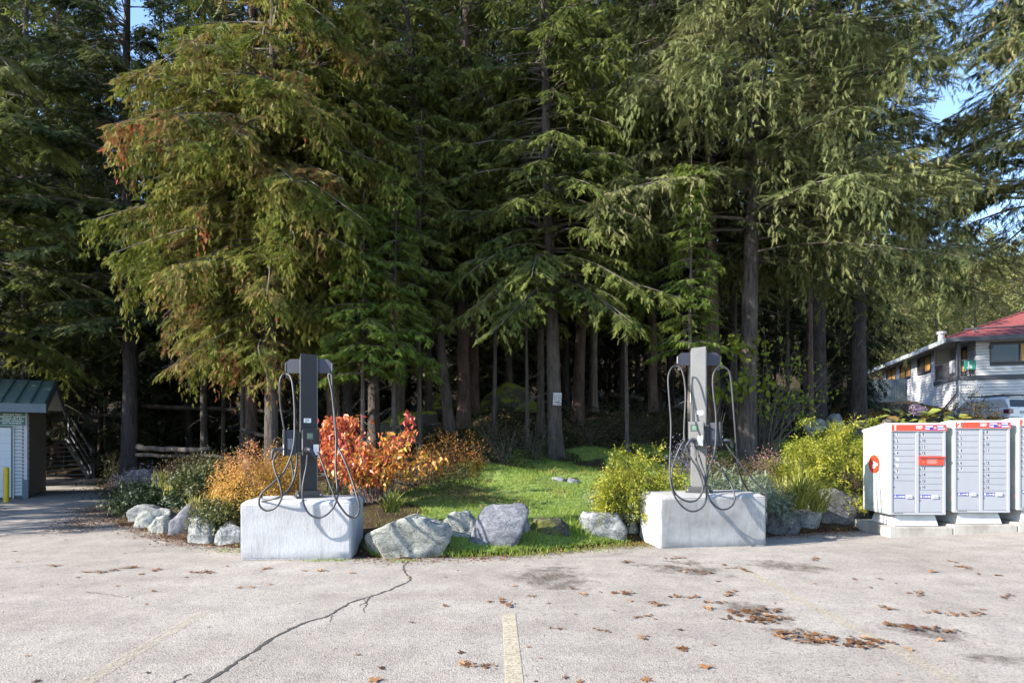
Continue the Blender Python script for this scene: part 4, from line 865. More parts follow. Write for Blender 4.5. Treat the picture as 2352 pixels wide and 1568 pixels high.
# ------------------------------------------------------------------ concrete blocks
def conc(name, c1, c2, ripple, seed):
    m = bpy.data.materials.new(name); nt, N, L = nodes(m); p = N.new('ShaderNodeBsdfPrincipled'); o = N.new('ShaderNodeOutputMaterial'); L.new(p.outputs[0], o.inputs[0])
    p.inputs['Roughness'].default_value = .85; p.inputs['Specular IOR Level'].default_value = .25
    v = texco(N, L, loc=(seed, 0, seed)); vs = texco(N, L, (1, 1, .45), loc=(seed, 0, 0))
    f = noise_n(N, L, v, 2.6, 7, .62); r = ramp(N, [(.33, c1), (.62, c2)]); L.new(f, r.inputs[0])
    g = noise_n(N, L, v, 60, 4, .7); rg = ramp(N, [(.28, (.62, .62, .62)), (.40, (1, 1, 1))]); L.new(g, rg.inputs[0])
    c = mixc(N, L, .7, r.outputs[0], rg.outputs[0], 'MULTIPLY')
    ho = N.new('ShaderNodeTexVoronoi'); ho.inputs['Scale'].default_value = 26; L.new(v, ho.inputs['Vector']); rh = ramp(N, [(.055, (.25, .24, .23)), (.10, (1, 1, 1))]); L.new(ho.outputs['Distance'], rh.inputs[0]); c = mixc(N, L, .8, c, rh.outputs[0], 'MULTIPLY')
    sk = noise_n(N, L, texco(N, L, (1, 1, .12), loc=(seed, 3, 0)), 14, 5, .7); rk = ramp(N, [(.52, (1, 1, 1)), (.68, (.72, .69, .65))]); L.new(sk, rk.inputs[0]); c = mixc(N, L, .7, c, rk.outputs[0], 'MULTIPLY')
    s = N.new('ShaderNodeSeparateXYZ'); L.new(v, s.inputs[0]); mr = N.new('ShaderNodeMapRange'); mr.inputs['From Min'].default_value = .0; mr.inputs['From Max'].default_value = .16; L.new(s.outputs[2], mr.inputs[0])
    ad = N.new('ShaderNodeMath'); ad.operation = 'ADD'; L.new(mr.outputs[0], ad.inputs[0]); ns = noise_n(N, L, v, 9, 5, .7); L.new(ns, ad.inputs[1])
    rd = ramp(N, [(.38, (.55, .50, .44)), (.75, (1, 1, 1))]); L.new(ad.outputs[0], rd.inputs[0]); c = mixc(N, L, .8, c, rd.outputs[0], 'MULTIPLY')
    L.new(c, p.inputs['Base Color'])
    h = noise_n(N, L, vs, 34, 4, .65); L.new(bump(N, L, g, .35, .006, bump(N, L, h, ripple, .012)), p.inputs['Normal']); return m
C_WHITE = conc('painted_concrete', (.31, .31, .32), (.40, .40, .41), .34, 0)
C_GREY = conc('bare_concrete', (.22, .215, .21), (.35, .345, .34), .15, 4)
def block(corner, ang, w, d, h, ch, mat, label, seed):
    """block with chamfered top edge and corners; corner = front left foot"""
    cc = .014; b = bmesh.new()
    def ring(ins, z): 
        c = cc + ins * .3; pts = [(ins + c, ins), (w - ins - c, ins), (w - ins, ins + c), (w - ins, d - ins - c), (w - ins - c, d - ins), (ins + c, d - ins), (ins, d - ins - c), (ins, ins + c)]
        return [b.verts.new((x, y, z)) for x, y in pts]
    rings = [ring(.012, 0), ring(0, .025), ring(0, h - ch), ring(ch * 1.15, h)]
    for a, c in zip(rings, rings[1:]):
        for i in range(8): b.faces.new((a[i], a[(i + 1) % 8], c[(i + 1) % 8], c[i]))
    b.faces.new(rings[-1]); b.faces.new(rings[0][::-1])
    bmesh.ops.bevel(b, geom=b.edges[:], offset=.012, segments=2, affect='EDGES')
    bmesh.ops.triangulate(b, faces=b.faces[:])
    for _ in range(3):
        big = [e for e in b.edges if e.calc_length() > .09]; bmesh.ops.subdivide_edges(b, edges=big, cuts=1); bmesh.ops.triangulate(b, faces=[f for f in b.faces if len(f.verts) > 3])
    for v in b.verts:
        n = noise.noise(v.co * 7 + Vector((seed, 0, 0))); m_ = noise.noise(v.co * 24 + Vector((seed, 5, 0))); v.co += v.normal * (.006 * n + .0025 * m_)
    me = bpy.data.meshes.new('concrete_block'); b.to_mesh(me); b.free(); me.materials.append(mat); me.polygons.foreach_set('use_smooth', [True] * len(me.polygons))
    me.set_sharp_from_angle(angle=R(32)) if hasattr(me, 'set_sharp_from_angle') else None
    o = bpy.data.objects.new('concrete_block', me); o.location = corner; o.rotation_euler = (0, 0, ang); link(o); return tag(o, label, 'concrete block')
BL, BLA = Vector((-3.47, 7.25, -.01)), R(3)
BR, BRA = Vector((2.09, 8.02, -.01)), R(9.5)
block(BL, BLA, 1.40, .76, .77, .045, C_WHITE, 'whitewashed rough concrete block under the left charging post', 0)
block(BR, BRA, 1.64, .76, .77, .055, C_GREY, 'bare grey concrete block with a bright left end under the right charging post', 3)
# ------------------------------------------------------------------ charging posts
A_SHADED = pmat('shaded_painted_aluminium', (.028, .028, .030), (.024, .024, .026), 3, .55, spec=.25)  # post aluminium with the left post's shade put into its colour
A_SUNLIT = pmat('sunlit_painted_aluminium', (.115, .115, .115), (.095, .095, .096), 6, .42)  # same aluminium, lightened: sunlight painted into the right post's colour
A_DARK = pmat('dark_plastic', (.030, .031, .036), (.040, .041, .046), 4, .45)
A_NAVY = pmat('slate_plastic', (.040, .042, .058), (.034, .036, .050), 4, .55, spec=.3)
A_SILV = pmat('silver_bezel', (.18, .18, .19), (.20, .20, .21), 6, .35)
A_FACE = pmat('grey_front_cover', (.038, .038, .039), (.032, .032, .034), 4, .42)
RUBBER = pmat('cable_rubber', (.035, .035, .039), (.027, .027, .031), 9, .5, spec=.45)
STEEL = pmat('zinc_steel', (.45, .45, .46), (.34, .34, .35), 12, .4, metallic=.8)
WHITE = pmat('white_label', (.75, .75, .74), (.70, .70, .70), 5, .5)
INK = pmat('black_ink', (.02, .02, .022), (.03, .03, .03), 5, .5)
REDINK = pmat('red_ink', (.45, .06, .05), (.40, .06, .05), 5, .5)
SCREEN = pmat('lcd_glass', (.030, .085, .065), (.045, .115, .085), 14, .15)
LCDTXT = pmat('lcd_marks', (.16, .26, .20), (.14, .22, .18), 5, .4)
def charger(root_loc, ang, mirror, label, CP, hook_px, crop):
    """local frame: +x right seen from the front, -y the front. mirror=-1 puts the second unit on the right side"""
    s = mirror; t = empty('charging_post', root_loc, ang, label, 'charging post')
    w, d, H = .205, .15, (1.915 if s > 0 else 2.135); az_ = -.04 if s > 0 else .165
    # base
    BM().box(-.175, .175, -.16, .16, 0, .022, .004).box(-.15, .15, -.135, .135, .022, .085, .006).obj('base_plate', A_FACE, t)
    b = BM()
    for x in (-.14, .14):
        for y in (-.125, .125): b.cyl((x, y, .02), (x, y, .045), .014, n=6)
    b.obj('anchor_bolt', STEEL, t)
    # post: front cover channel with a slanted top, and a rear channel
    top = [(-w / 2, .085), (w / 2, .085), (w / 2, H + (.014 if s < 0 else 0)), (-w / 2, H + (0 if s < 0 else .014))]
    BM().prism(top, -d / 2, -d / 2 + .05).obj('front_cover', A_SHADED if s > 0 else A_SUNLIT, t)
    BM().prism([(-w / 2 + .012, .085), (w / 2 - .012, .085), (w / 2 - .012, H - .02), (-w / 2 + .012, H - .02)], -d / 2 + .0505, d / 2).obj('post', A_FACE, t)
    for sx in (-1, 1): BM().box(sx * (w / 2 + .001), sx * (w / 2 + .010), -d / 2 + .015, -d / 2 + .04, .1, H - .03).obj('cover_edge_rail', A_SILV, t)
    # cable management arm: flat board with clipped ends, turned back to face the road
    M = Matrix.Rotation(-ang, 4, 'Z')
    arm = [(x_, z_ + az_) for x_, z_ in [(-.315, 1.745), (-.275, 1.72), (.275, 1.72), (.315, 1.745), (.315, 1.86), (.255, 1.91), (-.255, 1.91), (-.315, 1.86)]]
    a = BM().prism(arm, .012, .050, M=M).obj('cable_arm', A_NAVY, t)
    lip = BM().prism([(-.318, 1.75 + az_), (-.312, 1.75 + az_), (-.312, 1.855 + az_), (-.318, 1.855 + az_)], .005, .056, M=M); lip.prism([(.312, 1.75 + az_), (.318, 1.75 + az_), (.318, 1.855 + az_), (.312, 1.855 + az_)], .005, .056, M=M); lip.obj('arm_end_cap', A_SILV, a)
    # clips that carry the cables
    for sx in (-1, 1):
        p = M @ Vector((sx * .295, .02, 1.72 + az_)); q = p - Vector((0, 0, .055))
        c = BM().cyl(p, q, .012, n=8).cyl(q + Vector((0, -.012, 0)), q + Vector((0, .012, 0)), .020, n=12); c.obj('cable_clip', A_DARK, t)
    # sensor rod on the left flank of the right post
    if s < 0:
        BM().cyl((-w / 2 - .022, .03, 1.34), (-w / 2 - .022, .03, 1.76), .009, n=8).obj('flank_light_strip', WHITE, t)
        tube_obj('feed_cable', [(-w / 2 - .018, -.03, 1.95), (-w / 2 - .02, -.05, 1.65), (-w / 2 + .005, -.095, 1.40), (-w / 2 + .02, -.10, 1.04)], .008, RUBBER, t, n=5)
    # logo plate
    z = 1.03 if s > 0 else 1.175; lb = BM().box(-.046 + .02 * s * -1, .046 + .02 * s * -1, -d / 2 - .002, -d / 2 - .0005, z - .028, z + .03).obj('logo_sticker', WHITE, t)
    text_mesh('J+', .062, INK, lb, (.0 - .02 * s, -d / 2 - .0025, z + .002), bold=.001)
    # the two charging units
    def unit_box(M, name_rot, on_front):
        u = empty('charging_unit', (0, 0, 0)); u.parent = t; u.matrix_local = M
        bx = BM().box(-.10, .10, -.075, .06, 0, .335, .012).obj('housing', A_NAVY if not on_front else A_DARK, u)
        BM().box(-.072, .072, .0605, .110, .04, .30, .004).obj('wall_bracket', A_DARK, u)
        cv = BM().box(-.107, .107, -.104, -.0755, -.012, .347, .010).obj('front_panel', (A_SUNLIT if s < 0 and on_front else A_SHADED), u)
        BM().box(-.066 + -.012 * s * -1, .028, -.1065, -.1042, .205, .305, .002).obj('display_frame', A_DARK, u)
        dd = BM().box(-.055, .018, -.1082, -.1067, .220, .290, .001).obj('display', SCREEN, u)
        k = BM()
        for i, (x0, x1) in enumerate(((-.048, -.01), (-.048, .006), (-.048, -.02))): k.box(x0, x1, -.1090, -.1083, .277 - i * .018, .283 - i * .018)
        k.obj('display_marks', LCDTXT, u)
        lx = .032; la = BM().box(lx - .004, lx + .062, -.1060, -.1042, .008, .145).obj('notice_label', WHITE, u)
        k = BM()
        for i in range(7): k.box(lx + .006, lx + .040 + .012 * (i % 2), -.1068, -.1061, .128 - i * .016, .131 - i * .016)
        k.obj('notice_lines', pmat('grey_ink', (.35, .35, .38), (.33, .33, .36), 5, .6), u)
        text_mesh('flo', .022, REDINK, u, (.012, -.1050, .175))
        hx = -.040; BM().cyl((hx, -.1035, .075), (hx, -.122, .075), .046, .042, n=24).obj('holster', A_DARK, u, smooth=False)
        for sx in (-1, 1):
            k = BM(); x = sx * .1012
            for i in range(11): k.box(x, x + sx * .0006, -.055, .005 + (.02 if i % 3 else .0), .215 - i * .013, .222 - i * .013)
            k.obj('side_notice', pmat('pale_ink', (.30, .30, .34), (.26, .26, .30), 5, .6), u)
        return u
    zc = .565 if s > 0 else .69
    u1 = unit_box(Matrix.Translation((0, -d / 2 - .112, zc)), 0, True)
    u2 = unit_box(Matrix.Translation((-s * (w / 2 + .112), 0, zc)) @ Matrix.Rotation(-s * R(90), 4, 'Z'), 0, False)
    # plugs: handle from the holster, bending down
    def plug(u, dirx, dz, ln=.13):
        p0 = Vector((-.040, -.10, .075)); p1 = p0 + Vector((0, -.075, .004)); p2 = p1 + Vector((dirx * .06, -.05, -.03 * dz)); p3 = p2 + Vector((dirx * ln * .75, -.02, -ln * dz))
        pts = catmull([p0, p1, p2, p3], 5); n = len(pts); rad = np.interp(np.linspace(0, 1, n), [0, .3, .5, .85, 1], [.026, .024, .022, .020, .014])
        V, T = tubes(np.array([[tuple(p) for p in pts]]), rad[None], 10)
        o = obj_np('plug_handle', V, T, A_NAVY, t, smooth=True); o.parent = u; return u.matrix_local @ p3
    return t, u1, u2, plug
def cable(parent, root_loc, ang, pts, crop, r=.0125, name='cable'):
    """pts: (x, y, depth) read off an enlarged crop; depth in metres"""
    ox, oy, sc = crop; inv = (Matrix.Translation(root_loc) @ Matrix.Rotation(ang, 4, 'Z')).inverted()
    P = [inv @ W((ox + x / sc) * .765625, (oy + y / sc) * .765625, Y) for x, y, Y in pts]
    return tube_obj(name, P, r, RUBBER, parent, sides=8, n=7)
cropL = (700, 1030, 2.3405); cropR = (1900, 1020, 2.375)
# left post
LL = Vector(W(708, 1134, 7.73)); LL.z = .765; aL = R(27)
tL, u1, u2, plugL = charger(LL, aL, 1, 'dark charging post with two cable loops on the whitewashed block, left of the lawn', None, None, None)
plugL(u1, .55, .8); plugL(u2, .35, .8)
D = 7.50
cable(tL, LL, aL, [(372, 212, 7.60), (345, 222, 7.58), (328, 265, 7.57), (325, 330, 7.57), (333, 450, 7.6), (350, 560, 7.6), (372, 680, 7.6), (395, 780, 7.58), (412, 860, 7.55), (420, 930, 7.52), (408, 1000, 7.5), (370, 1050, 7.45), (300, 1085, 7.42), (230, 1100, 7.42), (195, 1085, 7.45), (200, 1075, 7.5)], cropL)
cable(tL, LL, aL, [(372, 212, 7.60), (395, 225, 7.55), (412, 265, 7.5), (422, 340, 7.45), (430, 450, 7.40), (431, 560, 7.35), (428, 680, 7.28), (405, 790, 7.25), (360, 890, 7.2), (300, 960, 7.15), (220, 1030, 7.1), (185, 1080, 7.08), (182, 1130, 7.06), (205, 1160, 7.05), (240, 1172, 7.05), (290, 1155, 7.05), (328, 1110, 7.05), (341, 1060, 7.06), (325, 980, 7.1), (295, 900, 7.15), (281, 840, 7.2), (292, 795, 7.25), (320, 762, 7.3), (352, 740, 7.36)], cropL)
cable(tL, LL, aL, [(447, 770, 7.5), (445, 850, 7.48), (425, 950, 7.4), (385, 1030, 7.3), (330, 1075, 7.2), (260, 1095, 7.2), (200, 1108, 7.3)], cropL)
cable(tL, LL, aL, [(683, 212, 7.60), (668, 228, 7.6), (690, 330, 7.55), (705, 470, 7.5), (714, 600, 7.45), (735, 720, 7.4), (780, 820, 7.3), (830, 950, 7.2), (870, 1080, 7.08), (886, 1140, 7.05), (877, 1195, 7.05), (845, 1220, 7.05), (800, 1203, 7.03), (755, 1150, 7.03), (720, 1090, 7.02), (690, 1020, 7.05), (660, 940, 7.1), (632, 860, 7.15), (606, 792, 7.2), (590, 765, 7.22)], cropL)
cable(tL, LL, aL, [(683, 212, 7.60), (690, 225, 7.6), (697, 330, 7.56), (708, 470, 7.5), (719, 600, 7.45), (722, 700, 7.4), (718, 850, 7.3), (725, 950, 7.2), (732, 1030, 7.1), (730, 1080, 7.03), (705, 1145, 7.02), (655, 1200, 7.0), (592, 1222, 7.0), (530, 1192, 7.0), (493, 1120, 7.0), (486, 1020, 7.02), (500, 930, 7.08), (514, 860, 7.15), (520, 785, 7.3)], cropL)
# right post
RL = Vector(W(1606, 1117, 8.48)); RL.z = .765; aR = R(-27)
tR, u1, u2, plugR = charger(RL, aR, -1, 'light-struck charging post with a green display on the bare grey block, right of the lawn', None, None, None)
plugR(u1, -.5, .6); plugR(u2, .55, .7)
cable(tR, RL, aR, [(306, 185, 8.35), (275, 195, 8.34), (253, 240, 8.32), (248, 300, 8.3), (258, 450, 8.25), (268, 600, 8.2), (265, 750, 8.1), (260, 900, 8.0), (265, 1010, 7.9), (290, 1100, 7.86), (340, 1175, 7.86), (400, 1215, 7.86), (455, 1213, 7.88), (500, 1178, 7.9), (521, 1110, 7.93), (515, 1000, 7.98), (498, 920, 8.05), (470, 830, 8.1), (452, 765, 8.2)], cropR)
cable(tR, RL, aR, [(306, 185, 8.35), (335, 198, 8.33), (355, 245, 8.3), (368, 320, 8.27), (372, 420, 8.22), (365, 550, 8.15), (362, 680, 8.05), (376, 770, 8.0), (410, 840, 7.98), (450, 900, 7.96), (480, 970, 7.95), (495, 1040, 7.92), (485, 1095, 7.9), (450, 1138, 7.88), (400, 1150, 7.87), (340, 1128, 7.87), (292, 1080, 7.88), (273, 1000, 7.92), (276, 920, 7.95), (300, 840, 8.0), (325, 780, 8.0), (348, 735, 8.0), (365, 715, 8.0)], cropR)
cable(tR, RL, aR, [(625, 185, 8.35), (600, 195, 8.35), (573, 235, 8.33), (565, 300, 8.32), (572, 400, 8.3), (585, 500, 8.28), (590, 620, 8.25), (582, 770, 8.2), (562, 850, 8.12), (536, 930, 8.05), (522, 1020, 8.0), (532, 1100, 7.98), (570, 1168, 7.97), (630, 1205, 7.97), (690, 1190, 7.98), (722, 1140, 8.02), (712, 1070, 8.08), (680, 1000, 8.18), (640, 930, 8.3), (600, 870, 8.4), (570, 820, 8.42), (555, 750, 8.42)], cropR)
cable(tR, RL, aR, [(625, 185, 8.35), (655, 195, 8.34), (685, 230, 8.33), (700, 330, 8.32), (712, 480, 8.3), (725, 650, 8.3), (738, 850, 8.35), (770, 980, 8.5), (812, 1060, 8.75), (850, 1130, 8.95), (880, 1240, 9.0)], cropR)
cable(tR, RL, aR, [(655, 735, 8.28), (690, 785, 8.27), (740, 850, 8.27), (800, 930, 8.26), (870, 1010, 8.27), (925, 1065, 8.28), (944, 1100, 8.28), (948, 1180, 8.3), (948, 1300, 8.3)], cropR)
cable(tR, RL, aR, [(440, 740, 8.2), (448, 850, 8.1), (480, 930, 8.05), (510, 1010, 8.05), (500, 1060, 8.15)], cropR)
# ------------------------------------------------------------------ community mailboxes
MB = pmat('mailbox_grey_aluminium', (.30, .31, .33), (.28, .29, .31), 3, .42, spec=.4)
MBD = pmat('mailbox_door_grey', (.27, .278, .305), (.25, .258, .288), 3, .38, spec=.45)
MBW = pmat('mailbox_white_roof', (.60, .60, .60), (.56, .56, .56), 4, .5)
MRED = pmat('post_red', (.62, .045, .02), (.58, .04, .02), 3, .4)
MBLUE = pmat('post_blue', (.03, .03, .22), (.025, .028, .20), 3, .4)
MDK = pmat('lock_metal', (.10, .10, .10), (.16, .16, .16), 30, .35, metallic=.6)
PEDC = conc('pedestal_concrete', (.42, .42, .41), (.55, .54, .53), .15, 7)
PADC = conc('pad_concrete', (.22, .20, .175), (.34, .32, .29), .3, 9)
def art_mat():
    """printed side panel: pale grey green, contour lines, pink and maroon blossoms"""
    m = bpy.data.materials.new('printed_side_panel'); nt, N, L = nodes(m); p = N.new('ShaderNodeBsdfPrincipled'); o = N.new('ShaderNodeOutputMaterial'); L.new(p.outputs[0], o.inputs[0])
    p.inputs['Roughness'].default_value = .4
    v = texco(N, L); f = noise_n(N, L, v, 1.7, 2, .5)
    r = ramp(N, [(.3, (.46, .49, .46)), (.55, (.27, .33, .30)), (.75, (.40, .44, .41))]); L.new(f, r.inputs[0])
    w = N.new('ShaderNodeTexWave'); w.inputs['Scale'].default_value = 8; w.inputs['Distortion'].default_value = 5; w.inputs['Detail'].default_value = 1; w.inputs['Detail Scale'].default_value = .8; w.bands_direction = 'Z'; L.new(v, w.inputs['Vector'])
    rw = ramp(N, [(.0, (.62, .64, .62)), (.16, (1, 1, 1))]); L.new(w.outputs['Fac'], rw.inputs[0])
    g = noise_n(N, L, v, 1.9, 1, .5); rg = ramp(N, [(.5, (0, 0, 0)), (.56, (1, 1, 1))]); L.new(g, rg.inputs[0])
    c = mixc(N, L, rg.outputs[0], r.outputs[0], mixc(N, L, 1.0, r.outputs[0], rw.outputs[0], 'MULTIPLY'))
    b1 = noise_n(N, L, texco(N, L, loc=(5, 5, 5)), 6, 3, .6, 1.5); rb = ramp(N, [(.60, (0, 0, 0)), (.64, (.8, .8, .8))]); L.new(b1, rb.inputs[0]); c = mixc(N, L, rb.outputs[0], c, (.62, .40, .40))
    b2 = noise_n(N, L, texco(N, L, loc=(9, 2, 3)), 10, 2, .5, 2.5); rc = ramp(N, [(.67, (0, 0, 0)), (.69, (1, 1, 1))]); L.new(b2, rc.inputs[0]); c = mixc(N, L, rc.outputs[0], c, (.28, .08, .10))
    L.new(c, p.inputs['Base Color']); return m
ART = art_mat()
FW = .854; FD = .74
def wing(parent, cx, cz, sc, y, mat, ax='y'):
    """winged emblem: swept wing above three bars"""
    polys = [[(-.62, .52), (.86, .02), (.10, .06)], [(-.42, -.02), (.84, -.04), (.60, -.16), (-.36, -.14)], [(-.42, -.24), (.52, -.24), (.36, -.36), (-.50, -.34)], [(-.50, -.44), (.28, -.44), (.12, -.56), (-.58, -.54)]]
    b = BM()
    for q in polys:
        pts = [(cx + x * sc, cz + z * sc) for x, z in q]
        b.prism(pts, y, y - .0008) if ax == 'y' else b.prism(pts, y, y - .0008, axis='x')
    return b.obj('emblem', mat, parent)
def mailbox(loc, ang, num, label, left, right, slot, blank):
    t = empty('community_mailbox', loc, ang, label, 'mailbox', 'community mailboxes in a row')
    z0, z1 = .36, 1.675
    # pedestal
    b = bmesh.new(); lo = [(.09, .06), (FW - .06, .06), (FW - .06, FD - .06), (.09, FD - .06)]; hi = [(.13, .09), (FW - .10, .09), (FW - .10, FD - .1), (.13, FD - .1)]
    A = [b.verts.new((x, y, .168)) for x, y in lo]; B = [b.verts.new((x, y, z0 - .012)) for x, y in hi]
    for i in range(4): b.faces.new((A[i], A[(i + 1) % 4], B[(i + 1) % 4], B[i]))
    b.faces.new(B); b.faces.new(A[::-1]); bmesh.ops.bevel(b, geom=b.edges[:], offset=.012, segments=2, affect='EDGES'); q = BM(); q.b.free(); q.b = b; q.obj('pedestal', PEDC, t)
    # shell
    th = .028
    s = BM().box(0, FW, .03, FD, z0, z1).box(0, .030, 0, .0298, z0 + .0, z1).box(FW - .030, FW, 0, .0298, z0, z1).box(.0302, FW - .0302, 0, .0298, z0, z0 + .034)
    s.box(.393, .439, .002, .0298, z0 + .0345, z1).box(.0302, .0392, .004, .0298, z0 + .0345, z1).box(.815, FW - .0302, .004, .0298, z0 + .0345, z1)
    s.obj('cabinet', MB, t)
    BM().box(-.004, -.0005, .045, FD - .02, z0 + .012, z1 - .004).obj('side_panel', ART, t)
    BM().box(FW + .0005, FW + .004, .045, FD - .02, z0 + .012, z1 - .004).obj('side_panel', ART, t)
    # roof: wedge falling to the back
    rf = BM().prism([(-.012, z1 + .001), (-.012, z1 + .125), (.10, z1 + .140), (FD + .012, z1 + .045), (FD + .012, z1 + .001)], -.014, FW + .014, axis='x')
    bmesh.ops.bevel(rf.b, geom=rf.b.edges[:], offset=.008, segments=2, affect='EDGES'); rf.obj('roof', MBW, t)
    fa = BM().box(.012, FW + .004, -.0155, -.0125, z1 + .012, z1 + .108).obj('fascia', MRED, t)
    zc = z1 + .060
    text_mesh(str(num), .118, WHITE, fa, (.066, -.0162, zc), bold=.004, name='box_number')
    bl = BM().box(.525, .822, -.0168, -.0156, z1 + .022, z1 + .098).obj('post_office_sign', MBLUE, t)
    for s_, x, z in (('CANADA', .530, zc + .018), ('POST', .530, zc - .020), ('POSTES', .715, zc + .018), ('CANADA', .715, zc - .020)):
        text_mesh(s_, .027, WHITE, bl, (x, -.0172, z), align='LEFT', bold=.0012, sx=1.02)
    em = BM().cyl((.678, -.0168, zc), (.678, -.0176, zc), .030, n=24).obj('emblem_disc', MRED, t); wing(em, .678, zc, .026, -.0178, WHITE)
    k = BM()
    for i in range(3): k.box(.385, .385 + (.10, .107, .09)[i], -.0162, -.0156, zc + .020 - i * .018, zc + .027 - i * .018)
    k.obj('small_print', WHITE, fa)
    # doors
    P = .0970; x_l, x_r = (.0405, .392), (.4405, .8138)
    def door(x0, x1, za, zb, txt, lockx=.018, nm='mail_door', mat=MBD, ghost=False):
        d = BM().box(x0 + .001, x1 - .001, .012, .0296, za + .0025, zb - .0025, .0022, seg=1).obj(nm, mat, t); zc_ = (za + zb) / 2
        if txt is not None:
            BM().cyl((x0 + lockx, .012, zc_ - .006), (x0 + lockx, .006, zc_ - .006), .0115, n=12).obj('lock', MDK, d)
            lb = BM().box(x0 + .050, x0 + .098, .0104, .0117, zc_ - .024, zc_ + .026).obj('number_plate', pmat('plate_white', (.42, .42, .45), (.40, .40, .43), 3, .5), d)
            if txt: text_mesh(txt, .060, INK, d, (x0 + .074, .0100, zc_ + .001), name='number', bold=.0022)
        return d
    zt = z1 - .004
    for i, n_ in enumerate(left): door(*x_l, zt - (i + 1) * P, zt - i * P, n_)
    za = zt - len(left) * P; dA = door(*x_l, z0 + .036, za, None, nm='parcel_door')
    BM().cyl((x_l[0] + .018, .012, za - .10), (x_l[0] + .018, .006, za - .10), .0115, n=12).obj('lock', MDK, dA)
    i = 0.0
    for n_ in right:
        if n_ == 'SLOT':
            zb = zt - i * P + .006; zs = zb - P * 1.52
            sl = BM().box(x_r[0] - .004, x_r[1] + .004, -.012, .0296, zs + .003, zb - .03, .003).obj('letter_slot', MRED, t)
            BM().box(x_r[0] - .008, x_r[1] + .018, -.034, .0290, zb - .0297, zb - .008, .003).obj('slot_flap', MRED, sl)
            BM().box(x_r[0] + .02, x_r[1] - .02, -.0132, -.0122, zb - .046, zb - .034).obj('slot_gap', MDK, sl)
            k = BM()
            for j in range(4): k.box(x_r[0] + .12, x_r[1] - .10 - .01 * (j % 2), -.0132, -.0122, zb - .064 - j * .019, zb - .056 - j * .019)
            k.obj('small_print', pmat('faded_print', (.60, .28, .24), (.58, .26, .22), 4, .6), sl)
            BM().cyl((x_r[0] + .062, -.012, zb - .10), (x_r[0] + .062, -.017, zb - .10), .010, n=10).obj('lock', pmat('brass', (.45, .30, .08), (.4, .26, .07), 5, .4, metallic=.7), sl); i += 1.52; continue
        if n_ == 'BLANK':
            d = BM().box(x_r[0] + .001, x_r[1] - .001, .012, .0296, zt - (i + 1) * P + .0025, zt - i * P - .0025, .002, seg=1).obj('blank_door', MBD, t); i += 1; continue
        door(*x_r, zt - (i + 1) * P, zt - i * P, n_); i += 1
    zb_ = zt - i * P; dB = door(*x_r, z0 + .036, zb_, None, nm='parcel_door')
    BM().cyl((x_r[0] + .018, .012, .36 + .225), (x_r[0] + .018, .006, .36 + .225), .0115, n=12).obj('lock', MDK, dB)
    text_mesh('Canada', .034, pmat('grey_ink', (.2, .2, .2)), dB, (x_r[1] - .062, .0112, z0 + .068))
    for dd, x0, ch in ((dA, x_l[0], 'A'), (dB, x_r[0], 'B')):
        zc2 = z0 + .285; lab = BM().box(x0 + .022, x0 + .196, .0098, .0117, zc2 - .027, zc2 + .027).obj('key_label', MBLUE, dd)
        lx = BM().box(x0 + .118, x0 + .165, .0088, .0096, zc2 - .004, zc2 + .004).cyl((x0 + .122, .0097, zc2), (x0 + .122, .0087, zc2), .011, n=12).prism([(x0 + .158, zc2 + .013), (x0 + .178, zc2 + .013), (x0 + .186, zc2), (x0 + .178, zc2 - .013), (x0 + .158, zc2 - .013)], .0088, .0096)
        for j in range(2): lx.box(x0 + .066, x0 + .110, .0089, .0097, zc2 + .004 - j * .014, zc2 + .008 - j * .014)
        lx.obj('key_symbol', WHITE, dd)
        text_mesh(ch, .046, WHITE, dd, (x0 + .043, .0090, zc2), name='letter', bold=.0012)
        hd = BM().box(x0 + .205, x0 + .300, -.006, .0117, zc2 - .026, zc2 + .020, .006).obj('latch', pmat('latch_grey', (.55, .55, .56), (.5, .5, .51), 4, .4), dd)
        BM().box(x0 + .232, x0 + .290, -.0072, -.0062, zc2 - .006, zc2 + .003).obj('latch_slot', INK, dd)
        BM().cyl((x0 + .345, .0117, zc2), (x0 + .345, .009, zc2), .012, n=12).obj('lock', MB, dd)
    k = BM(); rgx = random.Random(num)
    for j in range(7): k.box(.05 + j * .022, .05 + j * .022 + .012, -.0012, -.0004, z0 + .012, z0 + .028)
    k.obj('serial_marks', INK, t)
    # round red emblem on the left flank
    if num == 1:
        cy, cz = .42, 1.145; e = BM().cyl((-.0045, cy, cz), (-.0065, cy, cz), .195 * .78, n=40); e = e.obj('round_emblem', MRED, t)
        b = BM(); sc = .125
        for q in [[(-.62, .52), (.86, .02), (.10, .06)], [(-.42, -.02), (.84, -.04), (.60, -.16), (-.36, -.14)], [(-.42, -.24), (.52, -.24), (.36, -.36), (-.50, -.34)], [(-.50, -.44), (.28, -.44), (.12, -.56), (-.58, -.54)]]:
            b.prism([(cy - x * sc, cz + z * sc) for x, z in q], -.0068, -.0078, axis='x')
        b.obj('emblem', WHITE, e)
    return t
MA = R(-2)
def mpos(i): 
    p = Vector((6.00, 9.02, 0)) + Matrix.Rotation(MA, 3, 'Z') @ Vector((.985 * i, 0, 0)); p.z = float(fz_pave(np.array([p.x]), np.array([p.y]))[0]) * 0 + .04 * i; return p
L1 = ['1', '2', '3', '4', '', '', '7', '8']
mailbox(mpos(0), MA, 1, 'first mailbox of the row, with a red letter slot and round red emblem', L1, ['9', '10', '11', '12', 'SLOT', '13', '14', '15', '16'], True, None)
mailbox(mpos(1), MA, 2, 'middle mailbox of the row, with a red header numbered 2', [str(i) for i in range(1, 8)], ['8', '9', '10', '11', 'BLANK', '12', '13', '14', '15', '16'], False, None)
